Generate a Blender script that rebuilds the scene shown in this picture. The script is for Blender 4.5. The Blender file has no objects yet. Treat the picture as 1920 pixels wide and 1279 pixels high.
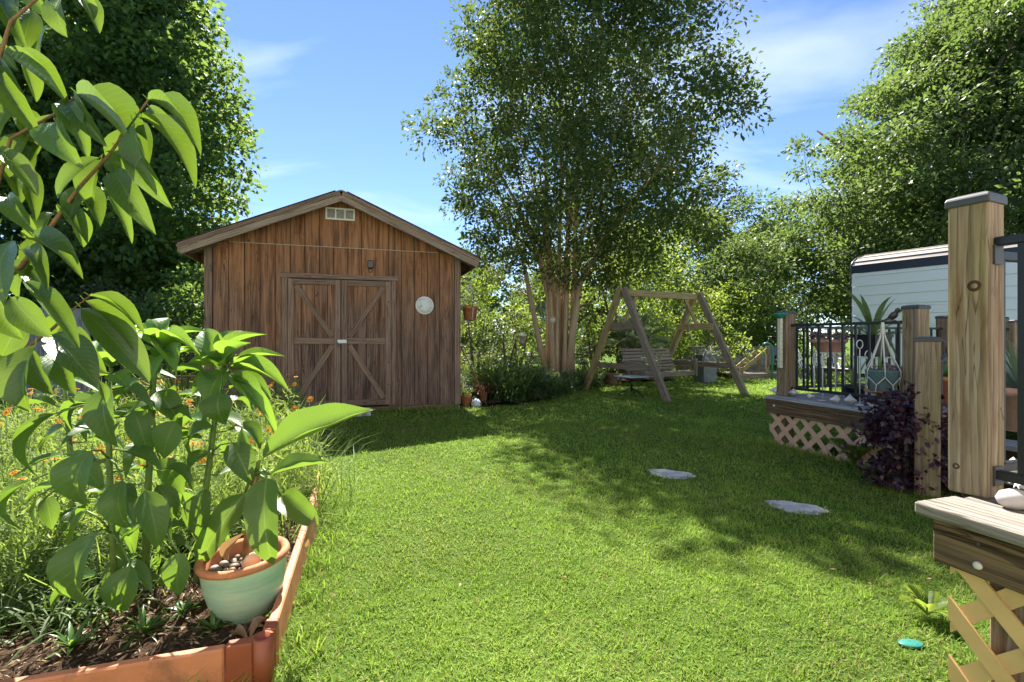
import bpy, math, random
import numpy as np
from mathutils import Vector, Matrix, Quaternion

# ------------------------------------------------------------------ camera, world, sun, exposure
SC = bpy.context.scene
COL = SC.collection
F, CX, HY, CH = 907.0, 960.0, 634.0, 1.18          # focal length and horizon in photo pixels, eye height

cam = bpy.data.cameras.new('camera')
cam.sensor_width = 36.0
cam.lens = F / 1920.0 * 36.0
cam.shift_y = (HY - 639.5) / 1920.0
cam.clip_start, cam.clip_end = 0.05, 3000.0
camo = bpy.data.objects.new('camera', cam)
camo.location = (0, 0, CH)
camo.rotation_euler = (math.radians(90), 0, 0)
COL.objects.link(camo)
SC.camera = camo

SUN_VEC = Vector((-0.15, 0.75, 1.0)).normalized()    # towards the sun: beyond the shed, high
SUN_EL = math.asin(SUN_VEC.z)
SUN_AZ = math.atan2(SUN_VEC.x, SUN_VEC.y)
world = bpy.data.worlds.new('World')
SC.world = world
world.use_nodes = True
wn, wl = world.node_tree.nodes, world.node_tree.links
wn.clear()
w_out = wn.new('ShaderNodeOutputWorld')
w_bg = wn.new('ShaderNodeBackground')
w_sky = wn.new('ShaderNodeTexSky')
w_sky.sky_type = 'NISHITA'
w_sky.sun_disc = False
w_sky.sun_elevation = SUN_EL
w_sky.sun_rotation = SUN_AZ
w_sky.altitude = 2400
w_sky.air_density = 1.0
w_sky.dust_density = 0.0
w_sky.ozone_density = 4.0
w_bg.inputs['Strength'].default_value = 0.061
# thin cirrus: stretched noise over the sky direction
w_tc = wn.new('ShaderNodeTexCoord')
w_sep = wn.new('ShaderNodeSeparateXYZ')
wl.new(w_tc.outputs['Generated'], w_sep.inputs[0])
w_zz = wn.new('ShaderNodeMath'); w_zz.operation = 'ADD'; w_zz.inputs[1].default_value = 0.12
wl.new(w_sep.outputs['Z'], w_zz.inputs[0])
w_dx = wn.new('ShaderNodeMath'); w_dx.operation = 'DIVIDE'
w_dy = wn.new('ShaderNodeMath'); w_dy.operation = 'DIVIDE'
wl.new(w_sep.outputs['X'], w_dx.inputs[0]); wl.new(w_zz.outputs[0], w_dx.inputs[1])
wl.new(w_sep.outputs['Y'], w_dy.inputs[0]); wl.new(w_zz.outputs[0], w_dy.inputs[1])
w_cmb = wn.new('ShaderNodeCombineXYZ')
wl.new(w_dx.outputs[0], w_cmb.inputs[0]); wl.new(w_dy.outputs[0], w_cmb.inputs[1])
w_map = wn.new('ShaderNodeMapping')
w_map.inputs['Scale'].default_value = (0.7, 1.5, 1.0)
w_map.inputs['Rotation'].default_value = (0, 0, math.radians(12))
w_map.inputs['Location'].default_value = (1.45, 0.6, 0)
wl.new(w_cmb.outputs[0], w_map.inputs[0])
w_no = wn.new('ShaderNodeTexNoise')
w_no.inputs['Scale'].default_value = 1.1
w_no.inputs['Detail'].default_value = 7.0
w_no.inputs['Roughness'].default_value = 0.52
w_no.inputs['Distortion'].default_value = 0.5
wl.new(w_map.outputs[0], w_no.inputs['Vector'])
w_rmp = wn.new('ShaderNodeValToRGB')
w_rmp.color_ramp.elements[0].position = 0.50
w_rmp.color_ramp.elements[0].color = (0, 0, 0, 1)
w_rmp.color_ramp.elements[1].position = 0.80
w_rmp.color_ramp.elements[1].color = (0.5, 0.5, 0.5, 1)
wl.new(w_no.outputs['Fac'], w_rmp.inputs[0])
w_mix = wn.new('ShaderNodeMixRGB')
w_mix.inputs['Color2'].default_value = (7.0, 7.4, 8.0, 1)
wl.new(w_rmp.outputs[0], w_mix.inputs['Fac'])
wl.new(w_sky.outputs[0], w_mix.inputs['Color1'])
wl.new(w_mix.outputs[0], w_bg.inputs['Color'])
wl.new(w_bg.outputs[0], w_out.inputs['Surface'])

sun = bpy.data.lights.new('sun', 'SUN')
sun.energy = 4.3
sun.angle = math.radians(0.5)
sun.color = (1.0, 0.94, 0.84)
suno = bpy.data.objects.new('sun', sun)
suno.location = (-3, 20, 25)
suno.rotation_euler = (-SUN_VEC).to_track_quat('-Z', 'Y').to_euler()
COL.objects.link(suno)

SC.view_settings.view_transform = 'Standard'
SC.view_settings.look = 'None'
SC.view_settings.gamma = 1.0
SC.view_settings.use_curve_mapping = False
SC.view_settings.exposure = 2.0
SC.cycles.use_denoising = True
SC.cycles.max_bounces = 12
SC.cycles.diffuse_bounces = 8
SC.cycles.transmission_bounces = 6
SC.cycles.transparent_max_bounces = 8
SC.cycles.sample_clamp_indirect = 8.0

# ------------------------------------------------------------------ helpers
rnd = random.Random(7)
rng = np.random.default_rng(11)
WM = {}                                              # world matrices of everything made here

def P(x, y, Z):
    """the point that the photo shows at pixel x, y when it stands Z metres ahead"""
    return Vector(((x - CX) / F * Z, Z, CH - (y - HY) / F * Z))

def G(x, y, z=0.0):
    Z = (CH - z) * F / (y - HY)
    return Vector(((x - CX) / F * Z, Z, z))

GA = math.radians(16.7)                              # the garden's own axes
E1 = Vector((math.cos(GA), math.sin(GA), 0))
E2 = Vector((-math.sin(GA), math.cos(GA), 0))
UP = Vector((0, 0, 1))
def AB(a, b, z=0.0):
    return E1 * a + E2 * b + UP * z

class MB:
    def __init__(s):
        s.v, s.f, s.uv, s.sm = [], [], [], []
    def add(s, vs, fs, uvs=None, smooth=False):
        o = len(s.v)
        s.v += [tuple(v) for v in vs]
        for i, f in enumerate(fs):
            s.f.append(tuple(o + j for j in f))
            s.uv.append(uvs[i] if uvs else [(0, 0)] * len(f))
            s.sm.append(smooth)
        return s
    def obox(s, c, ax, ay, az, hx, hy, hz):
        """oriented box: centre, unit axes, half sizes; x is the grain direction"""
        c = Vector(c); vs = []
        for i in (-1, 1):
            for j in (-1, 1):
                for k in (-1, 1):
                    vs.append(c + ax * (hx * i) + ay * (hy * j) + az * (hz * k))
        fs = [(0, 1, 3, 2), (4, 6, 7, 5), (0, 4, 5, 1), (2, 3, 7, 6), (0, 2, 6, 4), (1, 5, 7, 3)]
        ou, ov = rnd.uniform(0, 40), rnd.uniform(0, 40)
        uvs = []
        for n, f in enumerate(fs):
            q = []
            for v in f:
                i, j, k = (v >> 2) * 2 - 1, ((v >> 1) & 1) * 2 - 1, (v & 1) * 2 - 1
                x, y, z = hx * i, hy * j, hz * k
                if n < 2: q.append((ou + y * 0.3, ov + z))
                elif n < 4: q.append((ou + x, ov + z + 3.3))
                else: q.append((ou + x, ov + y))
            uvs.append(q)
        return s.add(vs, fs, uvs)
    def box(s, c, sx, sy, sz, rz=0.0):
        ax = Vector((math.cos(rz), math.sin(rz), 0)); ay = Vector((-math.sin(rz), math.cos(rz), 0))
        d = sorted([(sx, ax, 0), (sy, ay, 1), (sz, UP, 2)], key=lambda t: -t[0])
        a, b, e = d
        sg = a[1].cross(b[1]).dot(e[1])
        return s.obox(c, a[1], b[1], e[1] * (1 if sg > 0 else -1), a[0] / 2, b[0] / 2, e[0] / 2)
    def beam(s, p0, p1, w, h, up=UP):
        """w across, h along up"""
        p0, p1 = Vector(p0), Vector(p1)
        ax = (p1 - p0); L = ax.length; ax /= L
        ay = Vector(up).cross(ax)
        if ay.length < 1e-4: ay = Vector((0, 1, 0)).cross(ax)
        ay.normalize(); az = ax.cross(ay)
        return s.obox((p0 + p1) / 2, ax, ay, az, L / 2, w / 2, h / 2)
    def tube(s, pts, rad, n=6, cap=True):
        pts = [Vector(p) for p in pts]
        if not isinstance(rad, (list, tuple)): rad = [rad] * len(pts)
        vs, fs, uvs = [], [], []
        t0 = (pts[1] - pts[0]).normalized()
        a = t0.orthogonal().normalized()
        L = 0; ou, ov = rnd.uniform(0, 20), rnd.uniform(0, 20)
        for i, p in enumerate(pts):
            t = (pts[min(i + 1, len(pts) - 1)] - pts[max(i - 1, 0)])
            t = t.normalized() if t.length > 1e-9 else t0
            a = (a - t * a.dot(t))
            a = a.normalized() if a.length > 1e-6 else t.orthogonal().normalized()
            b = t.cross(a)
            if i: L += (p - pts[i - 1]).length
            for k in range(n):
                th = 2 * math.pi * k / n
                vs.append(p + (a * math.cos(th) + b * math.sin(th)) * rad[i])
            if i:
                for k in range(n):
                    k2 = (k + 1) % n
                    fs.append(((i - 1) * n + k, (i - 1) * n + k2, i * n + k2, i * n + k))
                    q = 6.28 * rad[i] / n
                    uvs.append([(ou + L, ov + k * q), (ou + L, ov + (k + 1) * q), (ou + L, ov + (k + 1) * q), (ou + L, ov + k * q)])
        if cap:
            fs.append(tuple(reversed(range(n)))); uvs.append([(0, 0)] * n)
            m = (len(pts) - 1) * n
            fs.append(tuple(range(m, m + n))); uvs.append([(0, 0)] * n)
        return s.add(vs, fs, uvs, True)
    def lathe(s, c, prof, n=24, sx=1.0, sy=1.0, rz=0.0, axis=None, cap=True):
        """profile of (radius, height) turned round an axis through c"""
        c = Vector(c); vs, fs, uvs = [], [], []
        az = Vector(axis).normalized() if axis is not None else UP
        ax = Vector((math.cos(rz), math.sin(rz), 0)) if axis is None else az.orthogonal().normalized()
        ay = az.cross(ax)
        for i, (r, z) in enumerate(prof):
            for k in range(n):
                th = 2 * math.pi * k / n
                vs.append(c + ax * (r * sx * math.cos(th)) + ay * (r * sy * math.sin(th)) + az * z)
            if i:
                for k in range(n):
                    k2 = (k + 1) % n
                    fs.append(((i - 1) * n + k, (i - 1) * n + k2, i * n + k2, i * n + k))
                    uvs.append([(k / n, prof[i - 1][1]), ((k + 1) / n, prof[i - 1][1]), ((k + 1) / n, prof[i][1]), (k / n, prof[i][1])])
        if cap and prof[0][0] > 1e-5:
            fs.append(tuple(reversed(range(n)))); uvs.append([(0, 0)] * n)
        if cap and prof[-1][0] > 1e-5:
            m = (len(prof) - 1) * n
            fs.append(tuple(range(m, m + n))); uvs.append([(0, 0)] * n)
        return s.add(vs, fs, uvs, True)
    def prism(s, poly, o, ux, uy, un, t):
        """2-D outline in the plane o + ux*x + uy*y, extruded by t along un"""
        n = len(poly); o = Vector(o)
        vs = [o + ux * x + uy * y for x, y in poly] + [o + ux * x + uy * y + un * t for x, y in poly]
        ou, ov = rnd.uniform(0, 40), rnd.uniform(0, 40)
        fs = [tuple(reversed(range(n))), tuple(range(n, 2 * n))]
        pl = [(ou + y, ov + x) for x, y in poly]
        uvs = [list(reversed(pl)), pl]
        for i in range(n):
            j = (i + 1) % n
            fs.append((i, j, n + j, n + i)); uvs.append([pl[i], pl[j], pl[j], pl[i]])
        return s.add(vs, fs, uvs)
    def mesh(s, name, inv=None):
        m = bpy.data.meshes.new(name)
        vs = s.v if inv is None else [tuple(inv @ Vector(v)) for v in s.v]
        m.from_pydata(vs, [], s.f)
        ul = m.uv_layers.new(name='UVMap')
        flat = [c for face in s.uv for uv in face for c in uv]
        ul.data.foreach_set('uv', flat)
        m.polygons.foreach_set('use_smooth', s.sm)
        m.update()
        return m

def link(o, parent, mw):
    COL.objects.link(o)
    WM[o.name] = mw
    if parent is not None:
        o.parent = parent
        o.matrix_local = WM[parent.name].inverted() @ mw
    else:
        o.matrix_world = mw
    return o

def thing(name, label, cat, loc=(0, 0, 0), rz=0.0, group=None):
    o = bpy.data.objects.new(name, None)
    o.empty_display_size = 0.1
    o['label'] = label; o['category'] = cat
    if group: o['group'] = group
    return link(o, None, Matrix.Translation(Vector(loc)) @ Matrix.Rotation(rz, 4, 'Z'))

def tag(o, label, cat, group=None):
    o['label'] = label; o['category'] = cat
    if group: o['group'] = group
    return o

def obj(name, mb, mat, parent=None, bevel=0.0, origin=None, kind=None, label=None, seg=1):
    """one mesh object from world-space geometry; its origin is the middle of its base unless given"""
    if origin is None:
        a = np.array(mb.v); lo, hi = a.min(0), a.max(0)
        origin = ((lo[0] + hi[0]) / 2, (lo[1] + hi[1]) / 2, lo[2])
    mw = Matrix.Translation(Vector(origin))
    m = mb.mesh(name, mw.inverted())
    m.materials.append(mat)
    o = bpy.data.objects.new(name, m)
    if bevel:
        b = o.modifiers.new('bevel', 'BEVEL'); b.width = bevel; b.segments = seg
        b.limit_method = 'ANGLE'; b.angle_limit = math.radians(40)
    if kind: o['kind'] = kind
    if label: o['label'] = label
    return link(o, parent, mw)

def inst(name, mesh, parent, mw):
    return link(bpy.data.objects.new(name, mesh), parent, mw)

def fast_mesh(name, V, FA, attr=None, smooth=False, uv=None):
    V = np.asarray(V, dtype=np.float32); FA = np.asarray(FA, dtype=np.int32)
    nf, k = FA.shape
    m = bpy.data.meshes.new(name)
    m.vertices.add(len(V)); m.vertices.foreach_set('co', V.ravel())
    m.loops.add(nf * k); m.loops.foreach_set('vertex_index', FA.ravel())
    m.polygons.add(nf)
    m.polygons.foreach_set('loop_start', np.arange(0, nf * k, k, dtype=np.int32))
    m.polygons.foreach_set('loop_total', np.full(nf, k, dtype=np.int32))
    if smooth: m.polygons.foreach_set('use_smooth', np.ones(nf, dtype=bool))
    if attr is not None:
        for key, val in attr.items():
            at = m.attributes.new(key, 'FLOAT', 'POINT')
            at.data.foreach_set('value', np.asarray(val, dtype=np.float32))
    m.update(calc_edges=True)
    return m

def fobj(name, V, FA, mat, parent=None, origin=(0, 0, 0), attr=None, kind=None, smooth=False):
    V = np.asarray(V) - np.array(origin)
    m = fast_mesh(name, V, FA, attr, smooth)
    m.materials.append(mat)
    o = bpy.data.objects.new(name, m)
    if kind: o['kind'] = kind
    return link(o, parent, Matrix.Translation(Vector(origin)))

def norm(a):
    return a / (np.linalg.norm(a, axis=-1, keepdims=True) + 1e-9)

# ------------------------------------------------------------------ materials
def new_mat(name):
    m = bpy.data.materials.new(name); m.use_nodes = True
    nt = m.node_tree
    bs = nt.nodes['Principled BSDF']
    return m, nt.nodes, nt.links, bs

def ramp(N, stops):
    r = N.new('ShaderNodeValToRGB'); e = r.color_ramp.elements
    while len(e) < len(stops): e.new(0.5)
    for i, (p, c) in enumerate(stops):
        e[i].position = p; e[i].color = (c[0], c[1], c[2], 1)
    return r

def noise(N, L, vec, scale, detail=4.0, rough=0.55, dist=0.0):
    n = N.new('ShaderNodeTexNoise')
    n.inputs['Scale'].default_value = scale; n.inputs['Detail'].default_value = detail
    n.inputs['Roughness'].default_value = rough; n.inputs['Distortion'].default_value = dist
    if vec is not None: L.new(vec, n.inputs['Vector'])
    return n

def mapping(N, L, vec, scale):
    m = N.new('ShaderNodeMapping'); m.inputs['Scale'].default_value = scale
    L.new(vec, m.inputs['Vector']); return m

def mixc(N, L, fac, a, b, mode='MIX'):
    m = N.new('ShaderNodeMixRGB'); m.blend_type = mode
    for sock, v in (('Fac', fac), ('Color1', a), ('Color2', b)):
        if isinstance(v, (int, float)): m.inputs[sock].default_value = v
        elif isinstance(v, tuple): m.inputs[sock].default_value = (v[0], v[1], v[2], 1)
        else: L.new(v, m.inputs[sock])
    return m.outputs[0]

def bump(N, L, bs, h, strength=0.3, dist=0.01):
    b = N.new('ShaderNodeBump'); b.inputs['Strength'].default_value = strength
    b.inputs['Distance'].default_value = dist
    L.new(h, b.inputs['Height']); L.new(b.outputs[0], bs.inputs['Normal'])

def wood(name, dark, mid, light, grey=(0.2, 0.19, 0.17), greyf=0.4, rough=0.85, var=0.3, extra=None, crack=1.0):
    m, N, L, bs = new_mat(name)
    tc = N.new('ShaderNodeTexCoord'); oi = N.new('ShaderNodeObjectInfo')
    sh = N.new('ShaderNodeVectorMath'); sh.operation = 'ADD'
    rc = N.new('ShaderNodeCombineXYZ')
    rm = N.new('ShaderNodeMath'); rm.operation = 'MULTIPLY'; rm.inputs[1].default_value = 37.0
    L.new(oi.outputs['Random'], rm.inputs[0]); L.new(rm.outputs[0], rc.inputs[0]); L.new(rm.outputs[0], rc.inputs[1])
    L.new(tc.outputs['UV'], sh.inputs[0]); L.new(rc.outputs[0], sh.inputs[1])
    uv = sh.outputs[0]
    fine = noise(N, L, mapping(N, L, uv, (2.6, 70, 1)).outputs[0], 1.0, 5, 0.6, 0.3)
    wv = N.new('ShaderNodeTexWave'); wv.wave_type = 'BANDS'; wv.bands_direction = 'Y'; wv.wave_profile = 'SAW'
    wv.inputs['Scale'].default_value = 6.0; wv.inputs['Distortion'].default_value = 14.0
    wv.inputs['Detail'].default_value = 3.0; wv.inputs['Detail Scale'].default_value = 0.6
    L.new(mapping(N, L, uv, (0.22, 1.6, 1)).outputs[0], wv.inputs['Vector'])
    blot = noise(N, L, mapping(N, L, uv, (1.1, 7, 1)).outputs[0], 1.0, 5, 0.62, 0.4)
    g = mixc(N, L, 0.26, fine.outputs['Fac'], wv.outputs['Fac'])
    cr = ramp(N, [(0.28, dark), (0.48, mid), (0.72, light)])
    L.new(g, cr.inputs[0])
    br = ramp(N, [(0.38, (0, 0, 0)), (0.66, (1, 1, 1))]); L.new(blot.outputs['Fac'], br.inputs[0])
    gm = N.new('ShaderNodeMath'); gm.operation = 'MULTIPLY'; gm.inputs[1].default_value = greyf
    L.new(br.outputs[0], gm.inputs[0])
    gcol = mixc(N, L, 0.75, grey, fine.outputs['Fac'], 'OVERLAY')
    col = mixc(N, L, gm.outputs[0], cr.outputs[0], gcol)
    if extra: col = extra(N, L, col, uv, blot, fine)
    ck = noise(N, L, mapping(N, L, uv, (1.3, 17, 1)).outputs[0], 1.0, 3, 0.55, 0.6)
    kr = ramp(N, [(0.478, (1, 1, 1)), (0.49, (0.30, 0.27, 0.25)), (0.496, (0.30, 0.27, 0.25)), (0.508, (1, 1, 1))]); L.new(ck.outputs['Fac'], kr.inputs[0])
    km = noise(N, L, mapping(N, L, uv, (1.7, 5, 1)).outputs[0], 1.0, 2, 0.5)
    kf = ramp(N, [(0.46, (0, 0, 0)), (0.60, (crack, crack, crack))]); L.new(km.outputs['Fac'], kf.inputs[0])
    col = mixc(N, L, kf.outputs[0], col, mixc(N, L, 1.0, col, kr.outputs[0], 'MULTIPLY'))
    vr = N.new('ShaderNodeMapRange'); vr.inputs['To Min'].default_value = 1 - var; vr.inputs['To Max'].default_value = 1 + var
    L.new(oi.outputs['Random'], vr.inputs['Value'])
    vm = N.new('ShaderNodeVectorMath'); vm.operation = 'SCALE'
    L.new(col, vm.inputs[0]); L.new(vr.outputs[0], vm.inputs['Scale'])
    L.new(vm.outputs[0], bs.inputs['Base Color'])
    bs.inputs['Roughness'].default_value = rough
    bs.inputs['Specular IOR Level'].default_value = 0.25
    bump(N, L, bs, g, 0.32, 0.004)
    return m

def shed_extra(N, L, col, uv, blot, fine):
    ge = N.new('ShaderNodeNewGeometry'); sp = N.new('ShaderNodeSeparateXYZ'); L.new(ge.outputs['Position'], sp.inputs[0])
    mr = N.new('ShaderNodeMapRange'); mr.inputs['From Min'].default_value = 0.3; mr.inputs['From Max'].default_value = 2.9
    mr.inputs['To Min'].default_value = -0.12; mr.inputs['To Max'].default_value = 0.62
    L.new(sp.outputs['Z'], mr.inputs['Value'])
    n2 = noise(N, L, mapping(N, L, ge.outputs['Position'], (2.6, 2.6, 0.8)).outputs[0], 1.0, 5, 0.6)
    ad = N.new('ShaderNodeMath'); ad.operation = 'ADD'; L.new(mr.outputs[0], ad.inputs[0]); L.new(n2.outputs['Fac'], ad.inputs[1])
    cr = ramp(N, [(0.58, (0, 0, 0)), (1.05, (0.62, 0.62, 0.62))]); L.new(ad.outputs[0], cr.inputs[0])
    n3 = noise(N, L, mapping(N, L, uv, (1.0, 26, 1)).outputs[0], 1.0, 4, 0.6)
    orr = ramp(N, [(0.3, (0.115, 0.04, 0.015)), (0.5, (0.40, 0.165, 0.06)), (0.75, (0.56, 0.26, 0.105))]); L.new(n3.outputs['Fac'], orr.inputs[0])
    c = mixc(N, L, cr.outputs[0], col, orr.outputs[0])
    n4 = noise(N, L, mapping(N, L, uv, (0.9, 9, 1)).outputs[0], 1.3, 5, 0.65)
    dr = ramp(N, [(0.47, (1, 1, 1)), (0.68, (0.42, 0.39, 0.39))]); L.new(n4.outputs['Fac'], dr.inputs[0])
    return mixc(N, L, 1.0, c, dr.outputs[0], 'MULTIPLY')

def post_extra(N, L, col, uv, blot, fine):
    n1 = noise(N, L, mapping(N, L, uv, (0.8, 9, 1)).outputs[0], 1.0, 5, 0.65)
    r1 = ramp(N, [(0.50, (0, 0, 0)), (0.66, (0.5, 0.5, 0.5))]); L.new(n1.outputs['Fac'], r1.inputs[0])
    c = mixc(N, L, r1.outputs[0], col, (0.31, 0.27, 0.075))
    n2 = noise(N, L, mapping(N, L, uv, (2.2, 12, 1)).outputs[0], 1.4, 5, 0.65)
    r2_ = ramp(N, [(0.52, (0, 0, 0)), (0.68, (0.8, 0.8, 0.8))]); L.new(n2.outputs['Fac'], r2_.inputs[0])
    return mixc(N, L, r2_.outputs[0], c, (0.16, 0.085, 0.04))

def plain(name, col, rough=0.6, metal=0.0, spec=0.5, nscale=0.0, amt=0.25, bmp=0.0, coat=0.0, dirt=0.0):
    m, N, L, bs = new_mat(name)
    bs.inputs['Roughness'].default_value = rough; bs.inputs['Metallic'].default_value = metal
    bs.inputs['Specular IOR Level'].default_value = spec
    bs.inputs['Coat Weight'].default_value = coat
    bs.inputs['Base Color'].default_value = (*col, 1)
    if nscale:
        tc = N.new('ShaderNodeTexCoord')
        n = noise(N, L, tc.outputs['Object'], nscale, 6, 0.62)
        r = ramp(N, [(0.3, tuple(c * (1 - amt) for c in col)), (0.7, tuple(min(1, c * (1 + amt)) for c in col))])
        L.new(n.outputs['Fac'], r.inputs[0]); cc_ = r.outputs[0]
        if dirt:
            nd = noise(N, L, tc.outputs['Object'], nscale * 0.7, 8, 0.72, 0.4)
            rd = ramp(N, [(0.50, (0, 0, 0)), (0.66, (dirt, dirt, dirt))]); L.new(nd.outputs['Fac'], rd.inputs[0])
            cc_ = mixc(N, L, rd.outputs[0], cc_, (0.085, 0.055, 0.035))
        L.new(cc_, bs.inputs['Base Color'])
        if bmp: bump(N, L, bs, n.outputs['Fac'], bmp, 0.01)
    return m

def leafmat(name, stops, trans=0.45, tcol=(0.30, 0.42, 0.03), rough=0.5, spec=0.35):
    """foliage made of many small blades: colour by a per-leaf random value, light passes through"""
    m, N, L, bs = new_mat(name)
    at = N.new('ShaderNodeAttribute'); at.attribute_name = 'rnd'
    r = ramp(N, stops); L.new(at.outputs['Fac'], r.inputs[0])
    L.new(r.outputs[0], bs.inputs['Base Color'])
    bs.inputs['Roughness'].default_value = rough; bs.inputs['Specular IOR Level'].default_value = spec
    tr = N.new('ShaderNodeBsdfTranslucent')
    tcx = mixc(N, L, 0.5, tcol, r.outputs[0])
    L.new(tcx, tr.inputs['Color'])
    mx = N.new('ShaderNodeMixShader'); mx.inputs[0].default_value = trans
    L.new(bs.outputs[0], mx.inputs[1]); L.new(tr.outputs[0], mx.inputs[2])
    L.new(mx.outputs[0], N['Material Output'].inputs['Surface'])
    return m

def veinleaf(name, base, vein, tcol, nv=9.0, slant=0.55, trans=0.42, rough=0.34, wear=0.0):
    """a large leaf with a midrib and side veins (UV: u along, v across -1..1)"""
    m, N, L, bs = new_mat(name)
    tc = N.new('ShaderNodeTexCoord'); sp = N.new('ShaderNodeSeparateXYZ'); L.new(tc.outputs['UV'], sp.inputs[0])
    oi = N.new('ShaderNodeObjectInfo')
    def M(op, a, b=None):
        n = N.new('ShaderNodeMath'); n.operation = op
        for i, v in enumerate((a, b)):
            if v is None: continue
            if isinstance(v, (int, float)): n.inputs[i].default_value = v
            else: L.new(v, n.inputs[i])
        return n.outputs[0]
    av = M('ABSOLUTE', sp.outputs['Y'])
    ph = M('MULTIPLY', M('SUBTRACT', sp.outputs['X'], M('MULTIPLY', M('POWER', av, 1.25), slant * 0.42)), nv)
    saw = M('ABSOLUTE', M('SUBTRACT', M('FRACT', ph), 0.5))       # 0 on a side vein
    sv = N.new('ShaderNodeMapRange'); sv.inputs['From Min'].default_value = 0.0; sv.inputs['From Max'].default_value = 0.09
    sv.inputs['To Min'].default_value = 0.55; sv.inputs['To Max'].default_value = 0.0; L.new(saw, sv.inputs['Value'])
    mid = N.new('ShaderNodeMapRange'); mid.inputs['From Min'].default_value = 0.012; mid.inputs['From Max'].default_value = 0.055
    mid.inputs['To Min'].default_value = 1.0; mid.inputs['To Max'].default_value = 0.0; L.new(av, mid.inputs['Value'])
    vf = M('MAXIMUM', sv.outputs[0], mid.outputs[0])
    nn = noise(N, L, tc.outputs['Object'], 7.0, 4, 0.6)
    mr = N.new('ShaderNodeMapRange'); mr.inputs['To Min'].default_value = 0.72; mr.inputs['To Max'].default_value = 1.3
    L.new(oi.outputs['Random'], mr.inputs['Value'])
    b0 = mixc(N, L, nn.outputs['Fac'], tuple(c * 0.75 for c in base), tuple(c * 1.25 for c in base))
    sc = N.new('ShaderNodeVectorMath'); sc.operation = 'SCALE'; L.new(b0, sc.inputs[0]); L.new(mr.outputs[0], sc.inputs['Scale'])
    col = mixc(N, L, vf, sc.outputs[0], vein)
    if wear:
        wn_ = noise(N, L, tc.outputs['Object'], 5.0, 5, 0.7)
        wr = ramp(N, [(0.66, (0, 0, 0)), (0.72, (wear, wear, wear))]); L.new(wn_.outputs['Fac'], wr.inputs[0])
        col = mixc(N, L, wr.outputs[0], col, (0.20, 0.10, 0.035))
    L.new(col, bs.inputs['Base Color'])
    bs.inputs['Roughness'].default_value = rough
    bs.inputs['Specular IOR Level'].default_value = 0.5
    h = M('ADD', M('MULTIPLY', M('MINIMUM', saw, 0.25), 1.1), M('MULTIPLY', nn.outputs['Fac'], 0.9))
    bump(N, L, bs, h, 0.35, 0.004)
    tr = N.new('ShaderNodeBsdfTranslucent')
    tcx = mixc(N, L, M('MULTIPLY', vf, 0.5), tcol, tuple(min(1.0, c * 1.4) for c in tcol))
    L.new(tcx, tr.inputs['Color'])
    mx = N.new('ShaderNodeMixShader'); mx.inputs[0].default_value = trans
    L.new(bs.outputs[0], mx.inputs[1]); L.new(tr.outputs[0], mx.inputs[2])
    L.new(mx.outputs[0], N['Material Output'].inputs['Surface'])
    return m

M = {}
M['shed'] = wood('shed_siding', (0.060, 0.036, 0.027), (0.16, 0.097, 0.069), (0.285, 0.188, 0.138), (0.24, 0.165, 0.125), 0.5, 0.85, 0.12, shed_extra)
M['shedtrim'] = wood('shed_trim', (0.06, 0.037, 0.026), (0.19, 0.118, 0.080), (0.33, 0.225, 0.158), (0.24, 0.172, 0.13), 0.6, 0.85, 0.15)
M['rake'] = wood('rake_board', (0.10, 0.068, 0.048), (0.26, 0.18, 0.125), (0.40, 0.30, 0.22), (0.31, 0.25, 0.205), 0.55, 0.85, 0.12)
M['swing'] = wood('swing_timber', (0.09, 0.066, 0.046), (0.22, 0.165, 0.115), (0.33, 0.26, 0.19), (0.235, 0.195, 0.155), 0.6, 0.85, 0.15)
M['swingyel'] = wood('swing_beam', (0.18, 0.12, 0.05), (0.34, 0.25, 0.11), (0.46, 0.36, 0.18), (0.34, 0.28, 0.17), 0.3, 0.8, 0.1)
M['bench'] = wood('bench_slat', (0.09, 0.068, 0.050), (0.22, 0.175, 0.13), (0.36, 0.30, 0.23), (0.27, 0.23, 0.185), 0.6, 0.85, 0.2)
M['post'] = wood('deck_post', (0.075, 0.047, 0.028), (0.225, 0.155, 0.10), (0.35, 0.265, 0.185), (0.235, 0.205, 0.155), 0.6, 0.8, 0.15, post_extra)
M['deck'] = wood('deck_board', (0.13, 0.125, 0.12), (0.28, 0.275, 0.27), (0.42, 0.415, 0.41), (0.32, 0.33, 0.35), 0.6, 0.85, 0.15)
M['ledge'] = wood('ledge_board', (0.09, 0.075, 0.06), (0.21, 0.18, 0.15), (0.32, 0.285, 0.245), (0.25, 0.23, 0.205), 0.6, 0.85, 0.08)
M['fascia'] = wood('deck_fascia', (0.028, 0.016, 0.008), (0.10, 0.060, 0.030), (0.25, 0.16, 0.08), (0.15, 0.105, 0.07), 0.45, 0.85, 0.1)
M['fence'] = wood('fence_board', (0.09, 0.09, 0.09), (0.19, 0.195, 0.20), (0.28, 0.285, 0.30), (0.22, 0.23, 0.25), 0.6, 0.9, 0.2)
M['lattice'] = plain('lattice_plastic', (0.60, 0.38, 0.25), 0.55, nscale=9, amt=0.10)
M['lattice_near'] = plain('lattice_tan', (0.62, 0.40, 0.17), 0.55, nscale=9, amt=0.10)
M['black'] = plain('black_metal', (0.012, 0.012, 0.014), 0.38)
M['cap'] = plain('post_cap', (0.055, 0.055, 0.06), 0.5)
M['white'] = plain('white_paint', (0.74, 0.74, 0.72), 0.5, nscale=6, amt=0.08)
M['wire'] = plain('white_wire', (0.72, 0.71, 0.68), 0.5)
M['rope'] = plain('cotton_rope', (0.62, 0.60, 0.54), 0.9, nscale=200, amt=0.3)
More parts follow.
